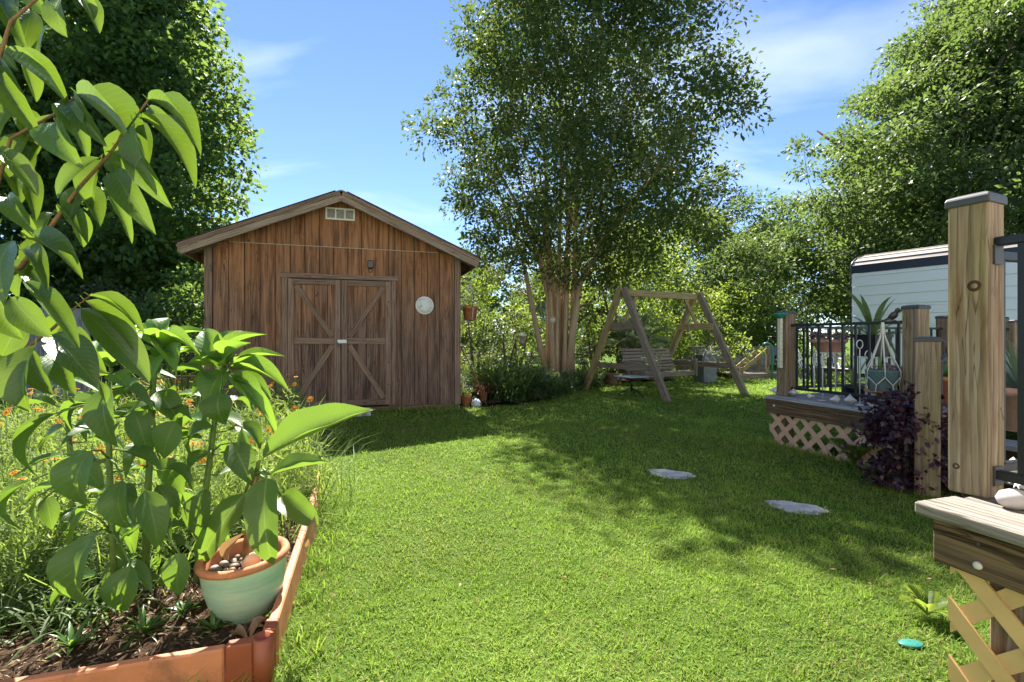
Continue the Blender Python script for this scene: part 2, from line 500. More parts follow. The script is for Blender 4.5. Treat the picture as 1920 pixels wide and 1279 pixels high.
M['terra'] = plain('terracotta', (0.46, 0.175, 0.08), 0.8, nscale=14, amt=0.25, bmp=0.15, dirt=0.35)
M['terra2'] = plain('terracotta_pale', (0.46, 0.25, 0.19), 0.8, nscale=9, amt=0.22)
M['urn'] = plain('urn_clay', (0.34, 0.125, 0.065), 0.7, nscale=16, amt=0.35)
M['shingle'] = plain('roof_shingle', (0.045, 0.042, 0.042), 0.95, nscale=40, amt=0.5, bmp=0.4)
M['concrete'] = plain('concrete', (0.48, 0.46, 0.43), 0.95, nscale=9, amt=0.4, bmp=0.8, dirt=0.7)
M['dark'] = plain('dark_void', (0.03, 0.022, 0.017), 0.9)
M['shell'] = plain('shell', (0.62, 0.58, 0.53), 0.45, nscale=25, amt=0.15)
M['stone'] = plain('river_stone', (0.40, 0.36, 0.32), 0.6, nscale=18, amt=0.35)
M['edging'] = plain('edging_board', (0.52, 0.19, 0.09), 0.6, nscale=10, amt=0.16, dirt=0.55)
M['edging2'] = plain('edging_bracket', (0.27, 0.065, 0.028), 0.5, nscale=10, amt=0.16, dirt=0.4)
M['tealplastic'] = plain('teal_plastic', (0.03, 0.20, 0.165), 0.35)
M['clear'] = plain('gauge_tube', (0.56, 0.55, 0.44), 0.2, nscale=20, amt=0.15)
M['tabletop'] = plain('table_top', (0.42, 0.55, 0.62), 0.25)
M['bark'] = wood('bark_brown', (0.05, 0.038, 0.028), (0.12, 0.092, 0.07), (0.2, 0.16, 0.125), (0.15, 0.135, 0.12), 0.4, 0.95, 0.1)
M['myrtle'] = wood('myrtle_bark', (0.30, 0.185, 0.10), (0.55, 0.385, 0.23), (0.68, 0.53, 0.36), (0.46, 0.38, 0.27), 0.35, 0.75, 0.08)
M['twig'] = plain('twig', (0.19, 0.105, 0.045), 0.8, nscale=60, amt=0.3)
M['stem'] = plain('green_stem', (0.10, 0.17, 0.035), 0.5, nscale=20, amt=0.3)

# foliage materials
M['grass'] = leafmat('grass_blade', [(0.0, (0.42, 0.33, 0.17)), (0.08, (0.30, 0.28, 0.10)), (0.16, (0.135, 0.225, 0.035)), (0.6, (0.21, 0.325, 0.046)), (1.0, (0.33, 0.43, 0.09))], 0.45, (0.345, 0.54, 0.045), 0.6, 0.12)
M['lf_myrtle'] = leafmat('leaf_myrtle', [(0.0, (0.030, 0.055, 0.016)), (0.6, (0.068, 0.105, 0.026)), (0.9, (0.11, 0.14, 0.04)), (1.0, (0.15, 0.11, 0.035))], 0.42, (0.24, 0.35, 0.045), 0.55, 0.3)
M['lf_gum'] = leafmat('leaf_sweetgum', [(0.0, (0.028, 0.070, 0.026)), (0.7, (0.058, 0.120, 0.038)), (1.0, (0.12, 0.19, 0.045))], 0.50, (0.36, 0.52, 0.07), 0.55, 0.3)
M['lf_oak'] = leafmat('leaf_oak', [(0.0, (0.045, 0.075, 0.024)), (0.6, (0.10, 0.145, 0.045)), (1.0, (0.18, 0.22, 0.08))], 0.46, (0.28, 0.42, 0.07), 0.5, 0.35)
M['lf_yellow'] = leafmat('leaf_light', [(0.0, (0.06, 0.105, 0.022)), (0.6, (0.12, 0.19, 0.036)), (1.0, (0.22, 0.28, 0.06))], 0.58, (0.48, 0.60, 0.07), 0.45, 0.35)
M['lf_shrub'] = leafmat('leaf_shrub', [(0.0, (0.032, 0.065, 0.022)), (0.6, (0.075, 0.13, 0.036)), (1.0, (0.15, 0.21, 0.055))], 0.40, (0.32, 0.42, 0.05), 0.5, 0.35)
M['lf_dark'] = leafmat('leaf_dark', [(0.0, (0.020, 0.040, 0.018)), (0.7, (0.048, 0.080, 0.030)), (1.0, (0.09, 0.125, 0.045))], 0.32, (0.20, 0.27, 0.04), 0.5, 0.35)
M['lf_purple'] = leafmat('leaf_purple', [(0.0, (0.022, 0.010, 0.020)), (0.7, (0.055, 0.022, 0.038)), (1.0, (0.13, 0.042, 0.06))], 0.22, (0.25, 0.04, 0.06), 0.35, 0.5)
M['lf_liriope'] = leafmat('leaf_liriope', [(0.0, (0.04, 0.075, 0.025)), (0.7, (0.09, 0.15, 0.045)), (1.0, (0.17, 0.22, 0.07))], 0.38, (0.30, 0.44, 0.06), 0.5, 0.35)
M['lf_flower'] = leafmat('leaf_coreopsis', [(0.0, (0.07, 0.12, 0.03)), (0.6, (0.16, 0.25, 0.055)), (1.0, (0.30, 0.38, 0.11))], 0.48, (0.46, 0.60, 0.08), 0.55, 0.25)
M['lf_sago'] = leafmat('leaf_sago', [(0.0, (0.12, 0.17, 0.08)), (1.0, (0.32, 0.38, 0.22))], 0.3, (0.22, 0.30, 0.05), 0.35, 0.5)
M['lf_pink'] = leafmat('leaf_pink', [(0.0, (0.20, 0.12, 0.11)), (0.6, (0.40, 0.27, 0.27)), (1.0, (0.30, 0.34, 0.24))], 0.25, (0.4, 0.25, 0.2), 0.6, 0.3)

# ------------------------------------------------------------------ ground
def ground_mat():
    m, N, L, bs = new_mat('lawn_ground')
    g = N.new('ShaderNodeNewGeometry')
    n1 = noise(N, L, g.outputs['Position'], 0.9, 6, 0.6)
    n2 = noise(N, L, g.outputs['Position'], 60, 5, 0.7)
    r1 = ramp(N, [(0.3, (0.090, 0.155, 0.030)), (0.55, (0.13, 0.215, 0.04)), (0.75, (0.19, 0.21, 0.07))]); L.new(n1.outputs['Fac'], r1.inputs[0])
    r2 = ramp(N, [(0.3, (0.25, 0.25, 0.25)), (0.65, (1, 1, 1))]); L.new(n2.outputs['Fac'], r2.inputs[0])
    L.new(mixc(N, L, 1.0, r1.outputs[0], r2.outputs[0], 'MULTIPLY'), bs.inputs['Base Color'])
    bs.inputs['Roughness'].default_value = 1.0; bs.inputs['Specular IOR Level'].default_value = 0.05
    bump(N, L, bs, n2.outputs['Fac'], 0.8, 0.03)
    return m
M['ground'] = ground_mat()
def soil_mat():
    m, N, L, bs = new_mat('mulch_soil')
    g = N.new('ShaderNodeNewGeometry')
    n1 = noise(N, L, g.outputs['Position'], 12, 8, 0.7)
    n2 = noise(N, L, mapping(N, L, g.outputs['Position'], (70, 25, 60)).outputs[0], 1.0, 6, 0.7, 0.8)
    r1 = ramp(N, [(0.25, (0.020, 0.012, 0.008)), (0.5, (0.070, 0.044, 0.028)), (0.72, (0.20, 0.14, 0.09)), (0.85, (0.36, 0.28, 0.19))])
    L.new(mixc(N, L, 0.5, n1.outputs['Fac'], n2.outputs['Fac']), r1.inputs[0])
    L.new(r1.outputs[0], bs.inputs['Base Color']); bs.inputs['Roughness'].default_value = 1.0
    bs.inputs['Specular IOR Level'].default_value = 0.1
    bump(N, L, bs, n2.outputs['Fac'], 1.0, 0.03)
    return m
M['soil'] = soil_mat()

mb = MB(); S = 500.0
mb.add([(-S, -S, 0), (S, -S, 0), (S, S, 0), (-S, S, 0)], [(0, 1, 2, 3)])
gr = obj('ground', mb, M['ground'], origin=(0, 0, 0), kind='structure')

# raised bed on the left, in garden axes: its front corner
BC = Vector((-0.86, 1.66, 0)); BA, BB = BC.dot(E1), BC.dot(E2)
BEDZ = 0.075
def sheet(name, poly, z, mat, amp=0.02, step=0.09):
    """a lumpy sheet of soil filling an outline"""
    po = np.array(poly); lo, hi = po.min(0), po.max(0)
    xs = np.arange(lo[0], hi[0] + step, step); ys = np.arange(lo[1], hi[1] + step, step)
    X, Y = np.meshgrid(xs, ys); pts = np.stack([X.ravel(), Y.ravel()], 1)
    ins = inside(pts, poly)
    Zv = z + amp * (np.sin(pts[:, 0] * 9.1 + np.sin(pts[:, 1] * 6)) * np.sin(pts[:, 1] * 7.7 + 1) * 0.6 + rng.normal(0, 0.35, len(pts)))
    n = len(xs); V = np.column_stack([pts, Zv]); FA = []
    for j in range(len(ys) - 1):
        for i in range(n - 1):
            q = (j * n + i, j * n + i + 1, (j + 1) * n + i + 1, (j + 1) * n + i)
            if sum(ins[k] for k in q) >= 3: FA.append(q)
    used = np.unique(np.array(FA)); re = -np.ones(len(V), int); re[used] = np.arange(len(used))
    return fobj(name, V[used], re[np.array(FA)], mat, None, kind='structure', smooth=True)
def inside(pts, poly):
    x, y = pts[:, 0], pts[:, 1]; r = np.zeros(len(pts), bool); n = len(poly)
    for i in range(n):
        x0, y0 = poly[i]; x1, y1 = poly[(i + 1) % n]
        c = ((y0 > y) != (y1 > y)) & (x < (x1 - x0) * (y - y0) / (y1 - y0 + 1e-12) + x0)
        r ^= c
    return r
def ab2(a, b):
    v = AB(a, b); return (v.x, v.y)
BED = [ab2(BA - 2.4, BB), ab2(BA, BB), ab2(BA, BB + 2.4), ab2(BA - 0.15, BB + 3.4), ab2(BA - 0.35, BB + 4.6), ab2(BA - 1.6, BB + 4.8), ab2(BA - 6.5, BB + 4.8), ab2(BA - 6.5, BB)]
sheet('garden_bed_soil', BED, BEDZ, M['soil'], 0.012, 0.11)
MBED = [(-0.75, 8.15), (0.1, 8.45), (0.75, 9.3), (1.0, 10.2), (1.55, 10.9), (1.8, 11.5), (2.6, 12.6), (4.6, 13.3), (4.8, 15.5), (-3.0, 16.0), (-3.0, 11.5), (-1.6, 9.2)]
sheet('tree_bed_mulch', MBED, 0.05, M['soil'], 0.03, 0.16)

# ------------------------------------------------------------------ grass
SHED_L = Vector((-4.36, 6.89, 0)); FI = math.radians(17.5)
SD = Vector((math.cos(FI), math.sin(FI), 0)); SN = Vector((math.sin(FI), -math.cos(FI), 0))   # along the front, out of the front
def shed_pt(s, d, z):                                  # s along the front, d out of it (negative = into the shed)
    return SHED_L + SD * s + SN * d + UP * z
SHEDP = [tuple(shed_pt(*t)[:2]) for t in ((-0.05, 0.0, 0), (3.7, 0.0, 0), (3.7, -3.7, 0), (-0.05, -3.7, 0))]
STEPS = [shed_pt(s0, 0.16, 0) for s0 in (1.3, 1.95)]
STONES = [(1.38, 4.20, 0.195, 0.14, -0.5), (1.98, 3.37, 0.185, 0.13, -0.5)]
DECKP = [[ab2(4.35, 2.95), ab2(9.2, 2.95), ab2(9.2, 4.3), ab2(4.35, 4.3)], [ab2(4.2, 1.2), ab2(9, 1.2), ab2(9, 3.0), ab2(4.2, 3.0)], [ab2(1.75, -2.5), ab2(9, -2.5), ab2(9, 0.95), ab2(1.75, 0.95)]]

def blades(pos, h, w, lean, ang, curve, segs=2):
    """tapered grass blades: base, height, width, lean from vertical, heading"""
    n = len(pos)
    d = np.stack([np.cos(ang), np.sin(ang), np.zeros(n)], 1)
    s = np.stack([-np.sin(ang), np.cos(ang), np.zeros(n)], 1)
    tw = rng.uniform(-0.9, 0.9, n)[:, None]
    s = norm(s + d * tw)
    V = np.zeros((n, 2 * segs + 1, 3))
    for k in range(segs + 1):
        t = k / segs
        th = lean + curve * t
        p = pos + d * (h * t * np.sin(th))[:, None] + np.array([0, 0, 1.0]) * (h * t * np.cos(th))[:, None]
        ww = (w * (1 - 0.35 * t) / 2)[:, None]
        if k < segs:
            V[:, 2 * k] = p - s * ww; V[:, 2 * k + 1] = p + s * ww
        else:
            V[:, 2 * segs] = p
    T = []
    for k in range(segs - 1):
        a = 2 * k
        T += [(a, a + 1, a + 3), (a, a + 3, a + 2)]
    T.append((2 * segs - 2, 2 * segs - 1, 2 * segs))
    T = np.array(T); nv = 2 * segs + 1
    FA = (T[None] + (np.arange(n) * nv)[:, None, None]).reshape(-1, 3)
    return V.reshape(-1, 3), FA, nv

def lawn_grass():
    PP, HH, WW = [], [], []
    for z0, z1, dens, w, h in ((0.9, 2.6, 12500, 0.0036, 0.036), (2.6, 4.0, 7200, 0.0048, 0.038), (4.0, 7.0, 3200, 0.0072, 0.040), (7.0, 11.0, 1050, 0.014, 0.05), (11.0, 19.0, 330, 0.024, 0.055)):
        xm = 1.12 * z1 + 0.4
        n = int(dens * (z1 - z0) * 2 * xm)
        p = np.stack([rng.uniform(-xm, xm, n), rng.uniform(z0, z1, n)], 1)
        p = p[np.abs(p[:, 0]) < 1.12 * p[:, 1] + 0.4]
        bare = np.sin(p[:, 0] * 3.1 + 1.3 * np.sin(p[:, 1] * 2.3)) * np.sin(p[:, 1] * 3.7 + p[:, 0]) + rng.normal(0, 0.25, len(p))
        keep = ~((bare > 0.95) & (rng.random(len(p)) < 0.5))
        for poly in [BED, SHEDP, MBED] + DECKP: keep &= ~inside(p, poly)
        for x, y, rx, ry, a in STONES:
            dx, dy = p[:, 0] - x, p[:, 1] - y
            u, v = dx * math.cos(a) + dy * math.sin(a), -dx * math.sin(a) + dy * math.cos(a)
            th = np.arctan2(v, u)
            keep &= ~((u / rx) ** 2 + (v / ry) ** 2 < (1.0 + 0.10 * np.sin(3 * th) + 0.08 * np.sin(7 * th + 1)) * rng.uniform(0.55, 1.1, len(p)))
        for q in STEPS:
            e = p - np.array([q.x, q.y]); keep &= ~((np.abs(e @ np.array(SD[:2])) < 0.30) & (np.abs(e @ np.array(SN[:2])) < 0.17))
        p = p[keep]
        tuft = 0.8 + 0.35 * np.sin(p[:, 0] * 21 + 2 * np.sin(p[:, 1] * 13)) * np.sin(p[:, 1] * 17 + p[:, 0] * 5)
        PP.append(p); n = len(p)
        HH.append(h * tuft * rng.uniform(0.55, 1.35, n)); WW.append(w * rng.uniform(0.7, 1.35, n))
    p = np.concatenate(PP); n = len(p); h = np.concatenate(HH); w = np.concatenate(WW)
    # longer blades against edging, deck and stones
    pos = np.column_stack([p, np.zeros(n)])
    V, FA, nv = blades(pos, h, w, rng.uniform(0.15, 1.05, n), rng.uniform(0, 6.283, n), rng.uniform(0.0, 0.7, n))
    patch = 0.5 + 0.22 * np.sin(p[:, 0] * 2.1 + 1.7 * np.sin(p[:, 1] * 1.3)) + 0.12 * np.sin(p[:, 1] * 4.4 + p[:, 0] * 3)
    r = np.clip(patch + rng.normal(0, 0.24, n), 0.1, 1)
    dead = rng.random(n) < 0.05 + 0.10 * (np.sin(p[:, 0] * 5.1 + 2 * np.sin(p[:, 1] * 3.3)) * np.sin(p[:, 1] * 4.3) > 0.55); r[dead] = rng.uniform(0, 0.1, dead.sum())
    return fobj('lawn_grass', V, FA, M['grass'], None, attr={'rnd': np.repeat(r, nv)}, kind='stuff')
lg = lawn_grass(); lg['label'] = 'short bright green lawn grass covering the yard'; lg['category'] = 'grass'

# fallen leaves and bits of thatch on the lawn
n = 170; pz_ = 1.4 + 9.0 * rng.random(n) ** 1.5; px_ = (rng.random(n) * 2 - 1) * 1.05 * pz_
pp = np.stack([px_, pz_], 1); kk = np.ones(n, bool)
for poly in [BED, SHEDP, MBED] + DECKP: kk &= ~inside(pp, poly)
pp = pp[kk]; n = len(pp)

# ------------------------------------------------------------------ trees
def leaf_quads(pos, dirs, L, W, up_bias=0.5, fold=0.12):
    n = len(pos)
    d = norm(dirs)
    nn = norm(rng.normal(0, 1, (n, 3)) * (1 - up_bias) + np.array([0, 0, 1.0]) * up_bias)
    s = norm(np.cross(d, nn)); nn = np.cross(s, d)
    Lc, Wc = L[:, None], W[:, None]
    V = np.zeros((n, 4, 3))
    V[:, 0] = pos
    V[:, 1] = pos + d * Lc * 0.45 + s * Wc * 0.5 + nn * Wc * fold
    V[:, 2] = pos + d * Lc - nn * Lc * 0.10
    V[:, 3] = pos + d * Lc * 0.45 - s * Wc * 0.5 + nn * Wc * fold
    FA = np.arange(4 * n).reshape(n, 4)
    return V.reshape(-1, 3), FA

def crown(clumps, per, leaf, asp=0.5, flat=0.65, sprig=0.0, tone=0.25):
    """clumps: (centre, radius); leaves fill each clump as short sprays, thinner towards its rim"""
    PO, DI, RN = [], [], []
    for c, r in clumps:
        n = max(8, int(per * r * r))
        u = norm(rng.normal(0, 1, (n, 3))); rad = r * rng.random(n) ** 0.42
        # sprays: leaves gather along a few shoots
        k = max(3, n // 14); sh = norm(rng.normal(0, 1, (k, 3)) + np.array([0, 0, 0.25])); idx = rng.integers(0, k, n)
        u = norm(u * 0.42 + sh[idx] * 0.8)
        q = u * rad[:, None]; q[:, 2] *= flat
        far = (rad / r)[:, None]
        q = q * (1 + sprig * (rng.random((k, 1))[idx] ** 3) * far)
        PO.append(np.array(c) + q); DI.append(u + rng.normal(0, 0.55, (n, 3)) + np.array([0, 0, -0.25]))
        RN.append(np.clip(rng.uniform(0.15, 0.75) + rng.normal(0, tone, n), 0, 1))
    po, di, rn = np.concatenate(PO), np.concatenate(DI), np.concatenate(RN)
    n = len(po); L = leaf * rng.uniform(0.65, 1.35, n)
    V, FA = leaf_quads(po, di, L, L * asp)
    return V, FA, np.repeat(rn, 4)

def curve_pts(a, b, sag, n=5, wob=0.0):
    a, b = Vector(a), Vector(b); L = (b - a).length
    out = []
    for i in range(n):
        t = i / (n - 1)
        p = a.lerp(b, t) + UP * (sag * L * 4 * t * (1 - t))
        if wob and 0 < i < n - 1: p += Vector((rnd.gauss(0, wob * L), rnd.gauss(0, wob * L), rnd.gauss(0, wob * L)))
        out.append(p)
    return out

def tree(name, label, base, stems, clumps, per, leaf, lmat, bmat, asp=0.5, flat=0.65, sprig=0.3, group=None, cat='tree', n_br=None, br_r=0.05, tone=0.22, each_stem=False, sides=8):
    """stems: list of (points, radii). Branches run from the stems to the clumps."""
    t = thing(name, label, cat, base, 0, group)
    nodes = []
    mb = MB()
    for pts, rad in stems:
        if each_stem:
            one = MB(); one.tube(pts, rad, sides); obj('trunk', one, bmat, t)
        else: mb.tube(pts, rad, sides)
        for p, r in zip(pts, rad): nodes.append((Vector(p), r))
        for (p, r), (q, r2) in zip(zip(pts, rad), list(zip(pts, rad))[1:]): nodes.append(((Vector(p) + Vector(q)) / 2, (r + r2) / 2))
    bm = MB()
    cl = clumps if n_br is None else rnd.sample(clumps, min(n_br, len(clumps)))
    for c, r in cl:
        c = Vector(c); best, bd = None, 1e9
        for p, pr in nodes:
            h = math.hypot(c.x - p.x, c.y - p.y); dz = c.z - p.z
            if dz < 0.25 * h - 0.3: continue
            d = (c - p).length + 0.8 * max(0, 0.6 * h - dz)
            if d < bd: bd, best = d, (p, pr)
        if best is None:
            best = min(nodes, key=lambda q: (q[0] - c).length)
        p, pr = best; L = (c - p).length
        r0 = min(pr * 0.7, br_r * (0.35 + 0.16 * L))
        pts = curve_pts(p, c, -0.06, 5, 0.03)
        bm.tube(pts, [r0 * (1 - 0.8 * i / 4) for i in range(5)], 4, False)
        nodes += [(q, r0 * (1 - 0.8 * i / 4)) for i, q in enumerate(pts) if i in (2, 3)]
    if mb.v: tr = obj('trunk', mb, bmat, t)
    if bm.v: obj('limbs', bm, bmat, t, kind='stuff')
    V, FA, rn = crown(clumps, per, leaf, asp, flat, sprig, tone)
    fobj('crown', V, FA, lmat, t, tuple(base), {'rnd': rn}, kind='stuff')
    return t

def env_clumps(fn, n, rmin, rmax, seed, shell=0.45, mind=0.0):
    """clump centres inside an outline of revolution: fn(k) -> (cx, cy, z, radius at z)"""
    r_ = random.Random(seed); out = []
    tries = 0
    while len(out) < n and tries < n * 30:
        tries += 1
        cx, cy, z, R = fn(r_.random())
        if R <= 0: continue
        a = r_.uniform(0, 2 * math.pi); q = R * (r_.random() ** shell) * (0.86 + 0.2 * math.sin(3 * a + z * 1.3) * math.sin(z * 2.1 + a))
        c = (cx + q * math.cos(a), cy + q * math.sin(a), z)
        rr = r_.uniform(rmin, rmax)
        if mind and any((c[0] - o[0][0]) ** 2 + (c[1] - o[0][1]) ** 2 + (c[2] - o[0][2]) ** 2 < (mind * (rr + o[1])) ** 2 for o in out): continue
        out.append((c, rr))
    return out

def prof(z, table):
    for (z0, r0), (z1, r1) in zip(table, table[1:]):
        if z0 <= z <= z1: return r0 + (r1 - r0) * (z - z0) / (z1 - z0)
    return 0.0

V, FA = leaf_quads(np.column_stack([pp, np.full(n, 0.028)]), np.column_stack([rng.normal(0, 1, (n, 2)), rng.normal(0, 0.2, n)]), rng.uniform(0.015, 0.035, n), rng.uniform(0.006, 0.014, n), 0.7)
ll_ = fobj('lawn_litter', V, FA, leafmat('fallen_leaf', [(0, (0.16, 0.09, 0.04)), (0.6, (0.34, 0.24, 0.12)), (1, (0.46, 0.40, 0.22))], 0.15, (0.4, 0.25, 0.1), 0.8, 0.2), None, attr={'rnd': np.repeat(rng.random(n), 4)}, kind='stuff')
tag(ll_, 'fallen leaves and dry bits scattered on the lawn', 'leaf litter')

# the crape myrtle: a fan of smooth tan stems
MX, MY, MZ = 1.22, 12.5, 0.14
MPROF = [(2.3, 1.5), (3.0, 2.9), (3.8, 3.6), (4.8, 4.1), (5.8, 4.2), (7.0, 3.75), (8.5, 3.15), (9.8, 2.5), (11.0, 1.4), (11.7, 0.4)]
stems = []
r_ = random.Random(5)
NS = 15
for i in range(NS):
    a = 2 * math.pi * i / NS + r_.uniform(-0.2, 0.2)
    q0 = r_.uniform(0.13, 0.36)
    out = r_.uniform(0.5, 2.6) if i % 3 else r_.uniform(0.1, 0.8)
    top = r_.uniform(6.2, 9.8) - out * 0.7
    pts, rad = [], []
    r0 = r_.uniform(0.052, 0.088)
    for k in range(10):
        t = k / 9
        q = q0 + out * (0.04 * t + 0.96 * t ** 2.6)
        pts.append(Vector((MX + q * math.cos(a) + 0.05 * math.sin(5 * t + i), MY + q * math.sin(a) * 0.8 + 0.05 * math.cos(4 * t + i), MZ - 0.1 + top * t)))
        rad.append(r0 * (1.5 if k == 0 else 1) * (1 - 0.78 * t))
    stems.append((pts, rad))
# two leaning side stems low down
stems.append(([Vector((MX - 0.28, MY - 0.1, 0.05)), Vector((MX - 0.55, MY - 0.15, 1.2)), Vector((MX - 0.75, MY - 0.2, 2.2)), Vector((MX - 0.95, MY - 0.2, 3.2)), Vector((MX - 1.6, MY - 0.3, 5.0))], [0.085, 0.07, 0.06, 0.05, 0.02]))
stems.append(([Vector((MX + 0.22, MY - 0.15, 0.05)), Vector((MX + 0.32, MY - 0.25, 1.4)), Vector((MX + 0.5, MY - 0.3, 2.6)), Vector((MX + 1.3, MY - 0.4, 4.0)), Vector((MX + 2.6, MY - 0.5, 5.6))], [0.11, 0.09, 0.08, 0.055, 0.02]))
def mfn(k):
    z = 2.6 + 8.9 * (k ** 0.95)
    return (MX + 0.10 + 0.04 * z, MY - 0.11 * z, z, prof(z, MPROF))
mcl = [c for c in env_clumps(mfn, 600, 0.32, 0.66, 3, 0.55, 0.28) if not (c[0][2] < 3.6 and math.hypot(c[0][0] - MX, c[0][1] - MY) < 0.7)]
mcl += [((MX - 2.2 + 0.3 * k, MY - 0.6, 3.6 + 0.16 * k), 0.35) for k in range(4)]
mcl += [((4.4 + 0.42 * k, MY + 0.3 * math.sin(k), 5.3 + 0.06 * k), 0.34) for k in range(4)]
mcl += [((-2.45 + 0.22 * k, MY + 0.1, 6.6 + 0.36 * k), 0.24) for k in range(5)]
tree('crape_myrtle_tree', 'multi-stemmed tree with smooth tan trunks fanning up beside the swing', (MX, MY, 0), stems, mcl, 720, 0.105, M['lf_myrtle'], M['myrtle'], 0.52, 0.8, 0.55, None, 'tree', None, 0.035, 0.22, True, 9)

# sweetgum trees behind the shed on the left
def gum(bx, by, H, R, seed, label, n=230, low=0.6):
    tb = [(low, R * 0.55), (low + 1.5, R * 0.9), (H * 0.35, R), (H * 0.6, R * 0.86), (H * 0.85, R * 0.5), (H, 0.3)]
    fn = lambda k: (bx, by, low + (H - low) * k, prof(low + (H - low) * k, tb))
    st = [([Vector((bx + 0.1 * math.sin(k), by, -0.1 + H * 0.92 * k / 8)) for k in range(9)], [0.26 * (1 - 0.9 * k / 8) + 0.01 for k in range(9)])]
    tree('sweetgum_tree', label, (bx, by, 0), st, env_clumps(fn, n, 0.65, 1.15, seed, 0.42, 0.30), 270, 0.17, M['lf_gum'], M['bark'], 0.8, 0.6, 0.35, 'tall dark trees behind the shed', br_r=0.05)
gum(-11.5, 14.8, 15.5, 3.1, 21, 'tall dark green tree whose crown edge meets the shed roof', 280)
gum(-16.0, 14.0, 16.0, 3.6, 22, 'tall dark green tree farthest from the shed, above the grey fence', 280)
gum(-16.8, 20.5, 17.0, 3.6, 23, 'tall dark green tree standing back between its two neighbours', 170)

# big oak beyond the trailer
OT = [(1.5, 4.2), (2.6, 6.0), (4.5, 6.9), (6.5, 6.6), (8.5, 5.6), (11, 4.0), (13.5, 2.6), (15.0, 0.8)]
ocl = []
def ofn(k):
    z = 1.7 + 13.5 * k
    return (16.1 + 0.28 * max(0, z - 6), 18.0, z, prof(z, OT))
ocl = env_clumps(ofn, 520, 0.7, 1.25, 31, 0.45, 0.28)
tree('oak_tree', 'huge spreading oak with layered crown beyond the white trailer', (15.6, 18, 0), [([Vector((15.6, 18, -0.1)), Vector((15.5, 18, 2)), Vector((15.7, 18, 5)), Vector((15.9, 18, 9)), Vector((16.2, 18, 13))], [0.45, 0.38, 0.3, 0.18, 0.05])] + [([Vector((15.6, 18, 2 + k * 1.1)), Vector((15.6 + 2.2 * math.cos(k * 2.2), 18 + 2.2 * math.sin(k * 2.2), 3.3 + k * 1.25)), Vector((15.6 + 3.6 * math.cos(k * 2.2), 18 + 3.6 * math.sin(k * 2.2), 4.4 + k * 1.35))], [0.16, 0.1, 0.04]) for k in range(6)], ocl, 400, 0.165, M['lf_oak'], M['bark'], 0.5, 0.5, 0.4, None)

# trees and shrubs behind the swing
def bush(name, label, bx, by, H, RX, n, leaf, lm, seed, low=0.25, per=300, rmin=0.3, rmax=0.6, group=None, flat=0.7, asp=0.55, cat='shrub', RY=None, trunks=3, sprig=0.3, table=None, z0=0.0):
    RY = RY or RX
    tb = table or [(low, 0.75), (low + 0.25 * (H - low), 1.0), (low + 0.6 * (H - low), 0.92), (low + 0.85 * (H - low), 0.55), (H, 0.15)]
    r2 = random.Random(seed); cl = []
    while len(cl) < n:
        z = low + (H - low) * r2.random(); q = prof(z, tb) * r2.random() ** 0.45; a = r2.uniform(0, 6.283)
        cl.append(((bx + RX * q * math.cos(a), by + RY * q * math.sin(a), z0 + z), r2.uniform(rmin, rmax)))
    st = []
    for k in range(trunks):
        a = k * 2.4 + seed; e = 0.35 * RX
        st.append(([Vector((bx + 0.05 * math.cos(a), by + 0.05 * math.sin(a), z0 - 0.05)), Vector((bx + e * 0.4 * math.cos(a), by + e * 0.4 * math.sin(a), z0 + H * 0.3)), Vector((bx + e * math.cos(a), by + e * math.sin(a), z0 + H * 0.7))], [0.02 + 0.012 * H, 0.015 + 0.008 * H, 0.008]))
    return tree(name, label, (bx, by, z0), st, cl, per, leaf, lm, M['bark'], asp, flat, sprig, group, cat, min(n, 60), 0.03)

bush('young_tree', 'light yellow-green tree filling the space behind the swing frame', 3.7, 16.2, 4.9, 2.5, 120, 0.11, M['lf_yellow'], 41, 1.0, 330, 0.4, 0.75, cat='tree', trunks=3)
bush('young_tree', 'broad mid-green tree rising above the light tree behind the swing', 7.4, 21.5, 6.6, 3.5, 130, 0.16, M['lf_shrub'], 42, 0.8, 210, 0.6, 1.0, cat='tree')
bush('evergreen_tree', 'dark upright tree with pointed tips left of the oak', 10.2, 24.0, 9.0, 2.5, 110, 0.17, M['lf_dark'], 43, 1.0, 200, 0.5, 0.9, cat='tree', table=[(1.0, 1.0), (4, 1.0), (6.5, 0.75), (8.3, 0.45), (9.0, 0.25)])
bush('leafy_shrub', 'light green shrub between the swing legs and the wooden ramp', 5.9, 15.0, 2.5, 1.7, 80, 0.09, M['lf_yellow'], 44, 0.1, 330, 0.28, 0.5)
bush('leafy_shrub', 'light green shrub drooping over the wooden ramp', 7.6, 16.6, 2.9, 1.6, 70, 0.10, M['lf_yellow'], 45, 0.5, 300, 0.3, 0.55)
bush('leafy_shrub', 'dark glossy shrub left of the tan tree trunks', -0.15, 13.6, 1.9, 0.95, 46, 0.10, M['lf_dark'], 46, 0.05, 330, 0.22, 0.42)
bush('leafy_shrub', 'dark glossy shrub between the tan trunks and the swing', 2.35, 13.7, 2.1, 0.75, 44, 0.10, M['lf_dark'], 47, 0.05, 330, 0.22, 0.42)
bush('leafy_shrub', 'slender airy shrub beside the bird feeder', -0.95, 12.4, 2.5, 0.75, 46, 0.075, M['lf_shrub'], 48, 0.35, 330, 0.2, 0.38, sprig=0.6)
bush('leafy_shrub', 'pale green low shrub glowing behind the shed corner pots', -1.35, 13.2, 0.95, 0.9, 30, 0.07, M['lf_yellow'], 49, 0.05, 380, 0.18, 0.34)
bush('leafy_shrub', 'light green shrub behind the bench swing', 4.3, 14.6, 1.55, 0.9, 40, 0.08, M['lf_yellow'], 50, 0.05, 360, 0.2, 0.38)
